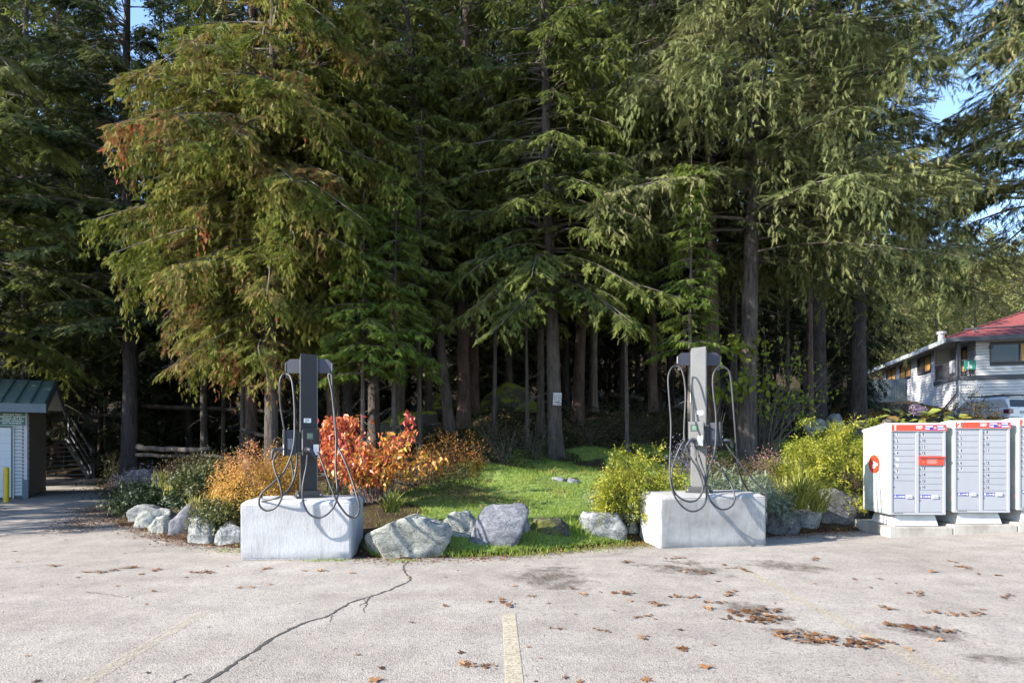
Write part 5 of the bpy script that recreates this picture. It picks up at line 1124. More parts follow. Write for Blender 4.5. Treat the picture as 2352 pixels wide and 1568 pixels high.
mailbox(mpos(2), MA, 3, 'mailbox cut off by the right picture edge, headed 3', [str(i) for i in range(1, 8)], ['8', '9', '10', '11', 'BLANK', '12', '13', '14', '15', '16'], False, None)
PL_ = ['weathered left-end concrete pad, leaf-littered, under the first mailbox', 'middle concrete pad under the second mailbox', 'concrete pad at the right edge under the third mailbox']
for i in range(3):
    p = mpos(i); b = BM().box(-.035, .935, -.045, .94, -.12, .166, .012)
    b.obj('concrete_pad', PADC, None, loc=p); o = COL.objects[-1]; o.rotation_euler = (0, 0, MA); tag(o, PL_[i], 'concrete pad', 'pads under the mailboxes')
# ------------------------------------------------------------------ shrubs and perennials
def thing(name, loc, label, cat='shrub', group=None): return empty(name, loc, 0, label, cat, group)
def stems(parent, n, spread, h, r, mat, seed, name='stems', base=.08, zmax=1.0):
    rg = np.random.default_rng(seed); k = 6; u = np.linspace(0, 1, k); a = rg.uniform(0, 6.28, n); o = rg.uniform(.2, 1, n) * spread; hh = h * rg.uniform(.6, 1, n)
    PL = np.zeros((n, k, 3)); b = rg.normal(0, base, (n, 2))
    PL[..., 0] = b[:, :1] + np.cos(a)[:, None] * o[:, None] * u ** 1.4; PL[..., 1] = b[:, 1:] + np.sin(a)[:, None] * o[:, None] * u ** 1.4; PL[..., 2] = hh[:, None] * u * zmax - .04
    PL += rg.normal(0, .012, PL.shape)
    V, T = tubes(PL, np.broadcast_to(r * (1 - .75 * u), (n, k)), 4); return obj_np(name, V, T, mat, parent)
def lump_surface(n, rx, ry, h, rg, inner=.35, wob=.16, under=.1):
    """random points in a lumpy dome, mostly near its skin; returns P, outward N"""
    a = rg.uniform(0, 2 * np.pi, n); zc = rg.uniform(under - .25, 1, n) ; zc = np.clip(zc, -.2, 1); rr = np.sqrt(np.clip(1 - zc ** 2, 0, 1))
    Nn = np.stack([rr * np.cos(a), rr * np.sin(a), zc], -1)
    ph = rg.uniform(0, 6.28, 4)
    lump = 1 + wob * np.sin(3 * a + ph[0] + 3 * zc) + wob * .8 * np.sin(5 * a + ph[1] - 5 * zc) + wob * .5 * np.sin(9 * a + ph[2] + 8 * zc)
    dep = 1 - inner * rg.random(n) ** 1.7
    P = Nn * (lump * dep)[:, None] * np.array([rx, ry, h]); P[:, 2] = np.maximum(P[:, 2], -.1 * h); return P, Nn, lump
def thread_shrub(loc, rx, ry, h, seed, fol, label, n=5200, L=.16):
    """golden thread-leaf cypress: cascading fine threads in overlapping mops"""
    t = thing('golden_cypress', loc, label); rg = np.random.default_rng(seed)
    stems(t, 14, rx * .6, h * .75, .014, B_TWIG, seed)
    nm = int(n / 26); P, Nn, lump = lump_surface(nm, rx * .88, ry * .88, h * .9, rg, .5, .14); tn = rg.normal(0, .14, nm)
    J = np.repeat(np.arange(nm), 26); q = len(J)
    base = P[J] + rg.normal(0, .035, (q, 3)); out = unit(Nn[J] * [1, 1, .3] + rg.normal(0, .45, (q, 3)))
    ln = L * rg.uniform(.5, 1.3, q); parts = []
    cur = base; D = unit(out + [0, 0, .35])
    for s in range(3):
        seg = ln / 2.2; Nx = rg.normal(0, 1, (q, 3))
        parts.append(sprays('coarse' if s == 1 else 'thread', cur, D, Nx, seg * 1.15, .020 + .028 * (s == 1), np.clip(.50 + .10 * s + tn[J] + rg.normal(0, .12, q), 0, 1)))
        cur = cur + D * seg[:, None]; D = unit(D * [.6, .6, 1] + np.array([0, 0, -.62]) + rg.normal(0, .12, (q, 3)))
    foliage_obj('foliage', parts, fol, t); return t
F_GOLD = foliage('golden_cypress_foliage', [(0, (.045, .060, .006)), (.35, (.12, .15, .016)), (.65, (.24, .25, .026)), (1, (.38, .36, .05))], .35, patch=((.10, .14, .012), .5), pscale=2.2)
thread_shrub(W(1465, 1165, 9.1), .64, .55, 1.0, 3, F_GOLD, 'smaller golden thread-leaved cypress to the left of the right concrete block', 3400)
thread_shrub(W(1412, 1170, 8.85), .26, .3, .55, 31, F_GOLD, 'low golden cypress tuft spilling over the squarish grey boulder', 1800)
thread_shrub(W(1925, 1135, 10.75), 1.12, .85, 1.48, 4, F_GOLD, 'largest golden thread-leaved cypress beside the first mailbox', 9500)
thread_shrub(W(1845, 1130, 10.5), .50, .5, 1.0, 5, F_GOLD, 'left lobe of golden cypress leaning towards the yellow grass', 2600)

def leafy(loc, rx, ry, h, n, kind, L, Wd, fol, label, seed, name='shrub', cat='shrub', down=.3, stem_n=14, inner=.5, tone=(.5, .2), vgrad=0.0, wob=.16, stem_mat=None, clump=8, cspread=.06, up=0.0, stem_r=.006, group=None):
    t = thing(name, loc, label, cat, group); rg = np.random.default_rng(seed)
    if stem_n: stems(t, stem_n, max(rx, ry) * .75, h * .92, stem_r, stem_mat or B_TWIG, seed)
    nc = max(1, n // clump); P, Nn, _ = lump_surface(nc, rx, ry, h, rg, inner, wob); tn = rg.normal(0, tone[1] * .7, nc)
    J = np.repeat(np.arange(nc), clump); q = len(J); P2 = P[J] + rg.normal(0, cspread, (q, 3))
    D = unit(Nn[J] * .6 + rg.normal(0, .6, (q, 3)) + np.array([0, 0, up - down])); N2 = Nn[J] + rg.normal(0, .45, (q, 3)) + [0, 0, .3]
    C = np.clip(tone[0] + vgrad * (P2[:, 2] / h - .5) + tn[J] + rg.normal(0, tone[1] * .7, q), 0, 1)
    foliage_obj('foliage', [sprays(kind, P2, D, N2, L * rg.uniform(.6, 1.25, q), Wd * rg.uniform(.7, 1.2, q), C)], fol, t); return t
F_ORANGE = foliage('spirea_autumn_leaves', [(0, (.16, .11, .018)), (.3, (.46, .31, .040)), (.55, (.50, .27, .070)), (.8, (.42, .18, .075)), (1, (.27, .12, .07))], .35)
F_RED = foliage('viburnum_red_leaves', [(0, (.46, .29, .035)), (.3, (.50, .23, .04)), (.6, (.50, .155, .04)), (.88, (.42, .085, .045)), (1, (.36, .04, .05))], .35, .45, .5)
F_MAPLEO = foliage('maple_orange_leaves', [(0, (.035, .05, .012)), (.4, (.11, .08, .014)), (.7, (.20, .095, .018)), (1, (.26, .09, .02))], .35)
F_JUN = foliage('juniper_green', [(0, (.014, .028, .010)), (.6, (.034, .058, .020)), (1, (.065, .09, .03))], .2)
F_JUNO = foliage('juniper_olive', [(0, (.035, .045, .012)), (.6, (.085, .095, .028)), (1, (.16, .15, .05))], .25)
F_BLUE = foliage('juniper_blue', [(0, (.06, .085, .055)), (.5, (.14, .18, .125)), (1, (.28, .32, .24))], .22)
F_BLADE = foliage('yellow_green_blades', [(0, (.08, .11, .02)), (.5, (.22, .24, .045)), (1, (.42, .38, .13))], .35)
F_BROWN = foliage('browned_perennials', [(0, (.035, .022, .012)), (.5, (.10, .065, .030)), (.8, (.085, .085, .030)), (1, (.16, .095, .060))], .25)
F_LAV = foliage('lavender_asters', [(0, (.03, .045, .018)), (.42, (.06, .08, .035)), (.62, (.13, .11, .22)), (1, (.26, .21, .40))], .3)
F_PINK = foliage('pink_sedum', [(0, (.04, .065, .018)), (.5, (.09, .11, .035)), (.6, (.26, .13, .12)), (1, (.42, .22, .22))], .3)
F_HYD = foliage('hydrangea_leaves', [(0, (.08, .12, .025)), (.5, (.20, .23, .05)), (.8, (.30, .24, .06)), (1, (.32, .12, .07))], .35)
F_HYDB = foliage('hydrangea_florets', [(0, (.07, .045, .08)), (.6, (.19, .14, .22)), (1, (.32, .27, .34))], .3)
F_UND = foliage('undergrowth_leaves', [(0, (.018, .026, .008)), (.6, (.045, .055, .016)), (.9, (.10, .075, .030)), (1, (.15, .12, .05))], .28)
F_VINE = foliage('maple_green_gold_leaves', [(0, (.07, .10, .012)), (.6, (.15, .19, .016)), (1, (.24, .26, .03))], .5)

g = lambda px, Y, dz=0.0: G(px, Y) + Vector((0, 0, dz))
# bed on the left
p = W(590, 1192, 9.15)
leafy(p, .86, .55, 1.10, 15000, 'small', .042, .030, F_ORANGE, 'large rounded orange and yellow shrub at the left concrete block', 51, vgrad=.55, tone=(.48, .16), wob=.13, cspread=.045, inner=.35)
leafy(W(655, 1165, 9.3), .45, .4, .92, 6000, 'small', .042, .030, F_ORANGE, 'yellow-green part-turned shrub directly behind the left concrete block', 52, vgrad=.2, tone=(.25, .12), wob=.12)
leafy(W(505, 1192, 8.75), .30, .26, .24, 1800, 'coarse', .09, .07, F_JUNO, 'olive juniper drooping over the layered grey boulder', 53, cat='juniper', name='juniper', down=.4, stem_n=6)
leafy(W(475, 1120, 10.5), .55, .4, .42, 2600, 'coarse', .10, .07, F_JUNO, 'soft green juniper left of the big orange shrub', 54, cat='juniper', name='juniper', tone=(.5, .2))
leafy(W(372, 1160, 11.4), .85, .5, .42, 4200, 'coarse', .11, .09, F_JUN, 'dark green spreading juniper above the leftmost boulders', 55, cat='juniper', name='juniper', wob=.2)
leafy(W(455, 1150, 10.4), .40, .3, .40, 1800, 'coarse', .10, .08, F_JUN, 'dark juniper behind the sloping boulder with the lichen patch', 56, cat='juniper', name='juniper')
leafy(W(335, 1115, 12.6), .75, .45, .34, 2600, 'small', .035, .032, F_LAV, 'drift of lavender asters beside the path', 57, name='aster', cat='flowers', tone=(.52, .2), stem_n=20, up=.4)
leafy(W(440, 1095, 11.2), .7, .5, .42, 1700, 'small', .05, .04, F_BROWN, 'browned perennials behind the left bed junipers', 58, name='perennial', cat='plant', up=.4)
leafy(W(395, 1150, 10.7), .12, .10, .34, 240, 'small', .03, .03, foliage('white_flowers', [(0, (.10, .13, .07)), (.5, (.45, .46, .44)), (1, (.6, .6, .6))], .2), 'little white flowers in the dark green juniper', 59, name='white_flower', cat='flowers', stem_n=8)
def grass_tuft(loc, n, L, spread, seed, label, w=.018, droop=.8, fol=None, tone=.5, group=None):
    t = thing('ornamental_grass', loc, label, 'grass clump', group); rg = np.random.default_rng(seed); k = 5; u = np.linspace(0, 1, k)
    a = rg.uniform(0, 6.28, n); e = np.stack([np.cos(a), np.sin(a), 0 * a], -1); l = L * rg.uniform(.55, 1.15, n); sp = rg.uniform(.15, 1.0, n) * spread
    P = rg.normal(0, .05, (n, 1, 3)) * [1, 1, .1] + e[:, None] * (l * sp)[:, None, None] * (u ** 1.2)[None, :, None]; P[..., 2] += (l[:, None] * (u * rg.uniform(.75, 1, (n, 1)) - droop * .45 * sp[:, None] * u ** 2.6)); P[..., 2] -= .02
    sdv = np.stack([-np.sin(a), np.cos(a), 0 * a], -1) + rg.normal(0, .3, (n, 3)); sdv = unit(sdv)
    ww = w * np.array([.7, 1, .9, .6, .05]) / 2
    V = np.stack([P - sdv[:, None] * ww[None, :, None], P + sdv[:, None] * ww[None, :, None]], 2); idx = np.arange(n * k * 2).reshape(n, k, 2)
    A, B, C, D_ = idx[:, :-1, 0], idx[:, :-1, 1], idx[:, 1:, 1], idx[:, 1:, 0]; T = np.concatenate([np.stack([A, B, C], -1).reshape(-1, 3), np.stack([A, C, D_], -1).reshape(-1, 3)])
    C_ = np.repeat(np.clip(rg.normal(tone, .2, n), 0, 1), k * 2)
    foliage_obj('blades', [(V.reshape(-1, 3), T, C_)], fol or F_BLADE, t); return t
grass_tuft(W(902, 1172, 8.2), 150, .40, .95, 61, 'spiky yellow-green grass clump below the red-leaved shrub')
grass_tuft(W(1838, 1165, 9.25), 300, .80, .9, 62, 'arching yellow-green grass clump over the boulders right of the right concrete block')
grass_tuft(W(1878, 1172, 9.4), 130, .6, .95, 63, 'smaller arching yellow grass clump beside the large golden cypress')
grass_tuft(W(1800, 1150, 10.0), 70, .55, .7, 68, 'upright straw-yellow grass clump behind the blue juniper', tone=.75)
grass_tuft(W(372, 1115, 11.0), 50, .40, .35, 64, 'upright lime grass tuft among the lavender asters', w=.016, tone=.45)
grass_tuft(W(392, 1135, 10.4), 70, .34, .5, 65, 'buff dried grass tuft above the dark green juniper', w=.012, tone=.85)
grass_tuft(W(428, 1130, 10.3), 40, .30, .4, 69, 'small dried grass tuft left of the soft green juniper', w=.012, tone=.8)
grass_tuft(W(445, 1165, 9.2), 70, .27, .5, 66, 'buff dried grass tuft just behind the dark sloping boulder', w=.012, tone=.8)
# red viburnum: visible stems, big drooping leaves
def viburnum(loc, seed, label):
    t = thing('viburnum', loc, label); rg = np.random.default_rng(seed); n = 50; k = 8; u = np.linspace(0, 1, k)
    a = rg.uniform(0, 6.28, n); o = rg.uniform(.1, 1.0, n) ** .7; h = rg.uniform(.55, 1.12, n) * (1 - .30 * o) ; PL = np.zeros((n, k, 3))
    PL[..., 0] = rg.normal(0, .12, (n, 1)) + (np.cos(a) * o)[:, None] * .95 * u ** 1.15; PL[..., 1] = rg.normal(0, .08, (n, 1)) + (np.sin(a) * o)[:, None] * .55 * u ** 1.15
    PL[..., 2] = (h * 1.18)[:, None] * u ** .9; PL += rg.normal(0, .015, PL.shape)
    V, T = tubes(PL, np.broadcast_to(.008 * (1 - .7 * u), (n, k)), 4); obj_np('stems', V, T, pmat('red_brown_stem', (.10, .05, .04), (.15, .09, .07), 9, .8), t)
    m = 34; J = np.repeat(np.arange(n), m); q = len(J); uu = rg.uniform(.42, 1.0, q); f = uu * (k - 1); i0 = np.minimum(f.astype(int), k - 2); fr = (f - i0)[:, None]
    P = PL[J, i0] * (1 - fr) + PL[J, i0 + 1] * fr + rg.normal(0, .045, (q, 3)); D = unit(rg.normal(0, .55, (q, 3)) + np.array([0, -.1, -.75])); N2 = rg.normal(0, .6, (q, 3)) + [0, -.6, .5]
    tn = rg.normal(0, .1, n); C = np.clip(.50 - .22 * (P[:, 0] / .9) * 1.25 + .10 * (P[:, 2] - .7) + tn[J] + rg.normal(0, .2, q), 0, 1)
    parts = [sprays('leaf', P, D, N2, .095 * rg.uniform(.6, 1.2, q), .085 * rg.uniform(.7, 1.15, q), C)]
    foliage_obj('leaves', parts, F_RED, t)
    return t
viburnum(W(868, 1150, 9.2), 71, 'red and orange large-leaved shrub between the left charging post and the lawn')
t = thing('viburnum', W(770, 1120, 9.6), 'crimson leafy shoots rising right behind the left charging post')
stems(t, 10, .25, 1.35, .008, B_TWIG, 72); rg = np.random.default_rng(72); q = 900
P = np.stack([rg.normal(-.05, .20, q), rg.normal(0, .15, q), rg.uniform(.35, 1.22, q)], -1); P[:, 0] += .1 * P[:, 2]
foliage_obj('leaves', [sprays('leaf', P, rg.normal(0, .4, (q, 3)) + [0, 0, -.8], rg.normal(0, .6, (q, 3)) + [0, -.6, .5], .10 * rg.uniform(.6, 1.2, q), .085, np.clip(rg.normal(.72, .16, q), 0, 1))], F_RED, t)
t = thing('viburnum', W(940, 1120, 9.8), 'bright pink-red leaves on the topmost shoot of the red shrub, set against the dark wood')
stems(t, 4, .06, 1.35, .006, B_TWIG, 73); q = 30; P = np.stack([rg.normal(0, .07, q), rg.normal(0, .05, q), rg.uniform(.85, 1.36, q)], -1)
foliage_obj('leaves', [sprays('leaf', P, rg.normal(0, .4, (q, 3)) + [0, 0, -.7], rg.normal(0, .6, (q, 3)) + [0, -.8, .4], .11, .09, np.clip(rg.normal(.92, .06, q), 0, 1))], F_RED, t)
leafy(g(1050, 11.9), .66, .5, .80, 2600, 'small', .06, .05, F_MAPLEO, 'orange maple shrub behind the upper left corner of the lawn', 74, tone=(.68, .16), wob=.2, name='maple_shrub')
leafy(g(985, 11.2), .35, .3, .75, 900, 'small', .06, .05, F_MAPLEO, 'sparse orange shrub right beside the red-leaved shrub', 75, tone=(.75, .16), wob=.2, name='maple_shrub')
leafy(g(1000, 10.4), .7, .45, .40, 1900, 'small', .055, .04, F_UND, 'low dark green ground shrub under the orange maple shrub', 76, tone=(.6, .2))
leafy(g(815, 10.2), .6, .4, .45, 1600, 'small', .05, .04, F_JUN, 'dark green plant at the foot of the red-leaved shrub', 77, tone=(.7, .2))
# right bed
leafy(W(1722, 1165, 9.35), .60, .42, .40, 3400, 'hem', .10, .06, F_BLUE, 'blue-green juniper behind the right end of the right concrete block', 81, name='juniper', cat='juniper', wob=.2, tone=(.55, .2))
leafy(W(1655, 1150, 9.6), .40, .3, .44, 1500, 'hem', .10, .06, F_BLUE, 'blue-green juniper tuft behind the right charging post', 82, name='juniper', cat='juniper', tone=(.45, .2))
leafy(W(1698, 1100, 10.6), .75, .4, .40, 3400, 'small', .035, .03, F_BROWN, 'clipped brownish-green perennials behind the blue-green juniper', 83, name='perennial', cat='plant', tone=(.6, .2))
leafy(W(1620, 1110, 10.4), .35, .35, .75, 1500, 'small', .04, .035, F_PINK, 'pink-headed plant close behind the right charging post', 84, name='sedum', cat='flowers', tone=(.5, .25), up=.3)
leafy(W(1565, 1085, 10.8), .30, .3, .60, 1100, 'small', .04, .035, F_LAV, 'lavender asters between the smaller golden cypress and the right charging post', 85, name='aster', cat='flowers', tone=(.55, .2), up=.3)
leafy(W(1770, 1085, 10.9), .40, .3, .42, 1300, 'small', .04, .03, F_PINK, 'purplish perennials left of the largest golden cypress', 86, name='perennial', cat='plant', tone=(.58, .2))
leafy(W(1450, 1190, 8.75), .18, .15, .40, 500, 'small', .04, .035, F_BLUE, 'silvery foliage plant between the smaller golden cypress and the right block', 87, name='silver_plant', cat='plant', tone=(.8, .15))
leafy(W(1385, 1150, 9.1), .32, .25, .14, 700, 'small', .04, .035, F_BLUE, 'silvery ground plant at the lawn edge of the smaller golden cypress', 88, name='silver_plant', cat='plant', tone=(.7, .15))
# hydrangea over the mailboxes
def hydrangea(px, py, Y, seed, label, nh=2, s=1.0):
    top = W(px, py, Y); base = Vector((top.x, Y, gz(top.x, Y))); h = top.z - base.z; t = thing('hydrangea', base, label)
    stems(t, 9, .28 * s, h * .95, .008, B_TWIG, seed); rg = np.random.default_rng(seed); q = 46
    a = rg.uniform(0, 6.28, q); r = rg.uniform(.1, .42, q) * s; P = np.stack([r * np.cos(a), r * np.sin(a) * .7, h - rg.uniform(.0, .45, q)], -1)
    foliage_obj('leaves', [sprays('leaf', P, np.stack([np.cos(a), np.sin(a) - .3, rg.normal(.1, .35, q)], -1), rg.normal(0, .3, (q, 3)) + [0, -.5, .9], .22 * rg.uniform(.7, 1.2, q), .20 * rg.uniform(.7, 1.1, q), np.clip(rg.normal(.55, .25, q), 0, 1))], F_HYD, t)
    for i in range(nh):
        c = np.array([rg.uniform(-.22, .22) * s, rg.uniform(-.2, 0), h + rg.uniform(-.12, .08)]); m = 240; d = unit(rg.normal(0, 1, (m, 3))); P = c + d * [.12, .11, .10]
        foliage_obj('flower_head', [sprays('small', P, unit(rg.normal(0, 1, (m, 3))), d, .028, .030, np.clip(rg.normal(.6, .25, m), 0, 1))], F_HYDB, t)
hydrangea(2092, 945, 10.9, 91, 'hydrangea with two faded purple heads above the first mailbox', 2, 1.0)
hydrangea(2155, 955, 10.8, 92, 'hydrangea with yellowing reddish leaves between the first two mailboxes', 0, 1.0)
hydrangea(2035, 965, 11.2, 93, 'hydrangea with one browned head left of the first mailbox roof', 1, .8)
leafy(g(2235, 15.5), 1.0, .7, 1.35, 6500, 'small', .07, .05, F_MAPLEO, 'rust and olive shrub above the second mailbox', 94, tone=(.35, .2))
leafy(g(2120, 14.5), .9, .6, .8, 1800, 'small', .07, .05, F_BROWN, 'dark browned shrub behind the hydrangea', 95)
leafy(g(2210, 17.5), .55, .5, 1.9, 1400, 'small', .07, .05, F_BROWN, 'tall dark shrub in front of the grey house corner', 96, tone=(.3, .2))
leafy(g(1990, 13.5), 1.3, .6, .55, 1800, 'small', .05, .05, F_BROWN, 'purplish brown plants between the largest golden cypress and the far lawn', 97)
F_MUM = foliage('orange_mums', [(0, (.10, .08, .01)), (.5, (.34, .19, .012)), (1, (.46, .24, .015))], .3)
for px, Y, r_, lab in ((1942, 27, .75, 'low orange flower mound left of a dark trunk near the grey house'), (1998, 27, .95, 'low orange flower mound right of a dark trunk near the grey house'), (2118, 37, .8, 'rust-coloured low shrub on the slope below the grey house windows')):
    leafy(g(px, Y), r_, .6, .62, 1300, 'small', .08, .07, F_MUM, lab, int(px), stem_n=0, wob=.08, tone=(.65, .18), inner=.3)
leafy(g(2080, 39), 1.1, .6, 1.3, 900, 'small', .10, .06, foliage('pale_tall_grass', [(0, (.12, .11, .08)), (1, (.40, .37, .30))], .3), 'pale feathery shrub against the sunlit end of the grey house', 98, up=.6)
# vine maple with sparse yellow-green leaves and a many-stemmed base
def vine_maple(px, Y, seed, label):
    b = G(px, Y); t = thing('vine_maple', b, label, 'tree'); rg = np.random.default_rng(seed); n = 34; k = 9; u = np.linspace(0, 1, k)
    a = rg.uniform(-.5, 1.0, n) * 1.1; PL = np.zeros((n, k, 3)); l = rg.uniform(1.6, 3.6, n)
    PL[..., 0] = rg.normal(0, .12, (n, 1)) + (l * np.sin(a) * .75)[:, None] * u ** 1.3; PL[..., 1] = rg.normal(0, .15, (n, 1)) + rg.normal(0, .5, (n, 1)) * u; PL[..., 2] = (l * np.cos(a * .6))[:, None] * u - .05
    PL += np.cumsum(rg.normal(0, .03, PL.shape), 1) * .7
    V, T = tubes(PL, np.broadcast_to(.018 * (1 - .8 * u), (n, k)), 4); obj_np('stems', V, T, B_TWIG, t)
    m = 12; J = rg.integers(0, n, n * m); q = len(J); f = rg.uniform(.55, 1, q) * (k - 1); i0 = np.minimum(f.astype(int), k - 2); fr = (f - i0)[:, None]; P = PL[J, i0] * (1 - fr) + PL[J, i0 + 1] * fr + rg.normal(0, .16, (q, 3))
    foliage_obj('leaves', [sprays('leaf', P, rg.normal(0, .6, (q, 3)) + [0, 0, -.6], rg.normal(0, .6, (q, 3)) + [0, -.6, .4], .13 * rg.uniform(.5, 1.2, q), .12, np.clip(rg.normal(.55, .25, q), 0, 1))], F_VINE, t)
vine_maple(1752, 14.9, 101, 'many-stemmed vine maple with sparse yellow-green leaves beside the grey-brown spruce trunk')
t = thing('maple_sapling', G(1640, 13.9), 'few yellow-green maple leaves hanging beside the right charging post', 'sapling'); stems(t, 6, .9, 3.1, .010, B_TWIG, 103)
rg = np.random.default_rng(103); q = 150; P = np.stack([rg.normal(.55, .42, q), rg.normal(0, .2, q), rg.choice([2.2, 3.0, 1.9], q) + rg.normal(0, .16, q)], -1)
foliage_obj('leaves', [sprays('leaf', P, rg.normal(0, .5, (q, 3)) + [0, 0, -.8], rg.normal(0, .6, (q, 3)) + [0, -.6, .4], .19, .17, np.clip(rg.normal(.5, .2, q), 0, 1))], F_VINE, t)
# dark understorey at the wood's edge
US = [(1160, 12.8, .9, 1.1, 'dark twiggy shrub at the back left of the lawn'), (1225, 13.6, .7, 1.0, 'dark shrub against the trunk that carries the notice board'), (1120, 14.6, .8, .8, 'small fern-like shrub behind the orange maple shrub'), (1350, 15.2, 1.0, .9, 'dark undergrowth shrub right of the notice board tree'),
      (1460, 15.8, 1.2, .9, 'dark undergrowth shrub at the back of the lawn'), (1545, 16.3, .9, .9, 'undergrowth shrub with pale twigs left of the right charging post'), (655, 11.6, .55, 1.1, 'dark yellow-green shrub left of the left charging post'), (600, 12.8, .8, .9, 'shaded grey-green shrub behind the big orange shrub'),
      (262, 15.5, .55, .5, 'shaded bronze-leaved shrub by the path below the steps'), (290, 14.2, .9, .55, 'low bronze shrub at the foot of the dark fir'), (500, 13.5, .9, .6, 'shaded shrub at the end of the pale log'), (262, 19.5, .4, 1.5, 'thin shaded sapling right of the wooden steps'), (880, 13.6, .8, .8, 'dark shrub behind the red-leaved shrub'), (705, 14.5, 1.0, .8, 'dark shrub behind the left charging post'),
      (430, 16.5, 1.2, .5, 'low dark shrub on the shaded slope behind the pale log')]
for i, (px, Y, rx, h, lab) in enumerate(US):
    leafy(g(px, Y), rx, rx * .7, h, int(1500 * rx), 'small', .07, .045, F_UND, lab, 120 + i, wob=.3, inner=.9, tone=(.55, .25), stem_n=22, clump=6, cspread=.09, up=.2)
# ferns, twigs and brash over the forest floor
rg = np.random.default_rng(140); n = 19000; y = 11 + 26 * rg.random(n) ** 1.4; x = rg.uniform(-.95, .95, n) * y; m = (edge_dist(x, y) > 1.2) & ~on_lawn(x, y) & ~((y < 12.5) & (np.abs(x) < 9)); x, y = x[m], y[m]
keep = np.array([noise.noise((a * .5, b * .5, 3.0)) for a, b in zip(x, y)]) > -.12; x, y = x[keep], y[keep]; q = len(x)
P = np.stack([x, y, ground_np(x, y) - .02], -1)
foliage_obj('undergrowth', [sprays('coarse', P, rg.normal(0, .7, (q, 3)) * [1, 1, .3] + [0, 0, .55], rg.normal(0, 1, (q, 3)) + [0, 0, 1], rg.uniform(.12, .38, q), rg.uniform(.08, .2, q), np.clip(rg.normal(.5, .28, q), 0, 1))], F_UND)
tag(COL.objects[-1], 'ferns, seedlings and brash covering the shaded forest floor', 'undergrowth', kind='stuff')
n = 900; y = 11 + 22 * rg.random(n) ** 1.3; x = rg.uniform(-.9, .9, n) * y; m = (edge_dist(x, y) > 1.5) & ~on_lawn(x, y); x, y = x[m], y[m]; q = len(x); u = np.linspace(0, 1, 4); a = rg.uniform(0, 6.28, q); l = rg.uniform(.3, 1.6, q)
PL = np.stack([x[:, None] + np.cos(a)[:, None] * l[:, None] * u, y[:, None] + np.sin(a)[:, None] * l[:, None] * u, np.zeros((q, 4))], -1); PL[..., 2] = ground_np(PL[..., 0].ravel(), PL[..., 1].ravel()).reshape(q, 4) + rg.uniform(.0, .18, (q, 1)); PL += rg.normal(0, .03, PL.shape)
V, T = tubes(PL, np.broadcast_to(rg.uniform(.006, .018, (q, 1)), (q, 4)), 4); tag(obj_np('fallen_twigs', V, T, LOGM), 'dead sticks lying over the shaded forest floor', 'twigs', kind='stuff')
# ------------------------------------------------------------------ garbage shed on the left
SID = pmat('white_vinyl_siding', (.52, .52, .53), (.47, .47, .48), 3, .55, bmp=.1)
BRN = pmat('dark_brown_siding', (.20, .185, .165), (.165, .15, .135), 3, .7)
GRN = pmat('green_metal_roof', (.105, .15, .14), (.13, .175, .165), 5, .45)
TRM = pmat('blue_grey_trim', (.13, .165, .19), (.11, .14, .165), 3, .6)
GRD = pmat('dark_green_trim', (.04, .10, .085), (.035, .09, .075), 3, .6)
WDK = pmat('weathered_dark_timber', (.12, .13, .14), (.085, .09, .10), 7, .8, bmp=.3)
YEL = pmat('yellow_bollard_paint', (.62, .44, .02), (.55, .38, .02), 5, .5)
shed = empty('garbage_shed', (-13.1, 15.4, 0), R(31), 'small white-sided garbage shed with a green metal roof at the left edge', 'shed')
W_, D_, H_ = 5.2, 2.5, 2.30     # runs to the left of its near right corner
BM().box(-W_, -.13, .045, D_, .02, H_).obj('wall_core', TRM, shed)
# front siding boards right of the door (gaps between them show the dark core, standing in for lap shadow)
def boards(x0, x1, z0, z1, pitch, mat, parent, y=.04, side=None, name='siding_board'):
    n = int(round((z1 - z0) / pitch)); me = None
    for i in range(n):
        if me is None:
            b = BM(); zz = 0
            if side is None: b.prism([(0, 0), (-.026, .004), (-.008, pitch - .011), (0, pitch - .011)], x0, x1, axis='x')
            else: b.prism([(0, 0), (.026, .004), (.008, pitch - .014), (0, pitch - .014)], side[0], side[1], axis='y')
            o = b.obj(name, mat, parent); me = o.data
        else: o = bpy.data.objects.new(name, me); link(o, parent)
        o.location = (0, y, z0 + i * pitch) if side is None else (x0, 0, z0 + i * pitch)
boards(-.29, -.085, .08, 1.93, .0945, SID, shed)
boards(-.002, 0, .04, 2.29, .15, BRN, shed, side=(.03, D_))
BM().box(-.1298, 0.0, .02, D_ - .02, .03, 2.36).obj('side_wall', BRN, shed)
BM().box(-.0845, -.02, .005, .0198, .30, 2.31).obj('corner_board', SID, shed)
BM().box(-.115, .005, -.03, -.0225, 0, .50).obj('corner_guard', TRM, shed)
BM().box(-W_, -.0848, .005, .0395, 2.0, 2.31).obj('fascia_panel', SID, shed)
dr = empty('garage_door', (0, 0, 0)); dr.parent = shed
me = None
for i in range(9):
    if me is None:
        o = BM().box(-3.0, -.35, .01, .045, 0, .205, .006).obj('door_section', pmat('white_roller_door', (.60, .62, .66), (.56, .58, .62), 3, .5), dr); me = o.data
    else: o = bpy.data.objects.new('door_section', me); link(o, dr)
    o.location = (0, 0, .04 + i * .207)
BM().box(-.348, -.315, -.012, .044, 0, 1.945).box(-3.1, -.3481, -.012, .009, 1.91, 1.945).obj('door_frame', GRD, shed)
BM().box(-.313, -.291, -.024, .044, 0, 1.99).obj('door_trim', SID, shed)
sx0, sx1, sz0, sz1 = -.60, -.045, 1.96, 2.31; sc_ = (sx0 + sx1) / 2
sg = BM().box(sx0, sx1, -.034, -.026, sz0, sz1, .002).obj('garbage_sign', pmat('sign_green', (.012, .115, .085), (.010, .105, .078), 3, .45), shed)
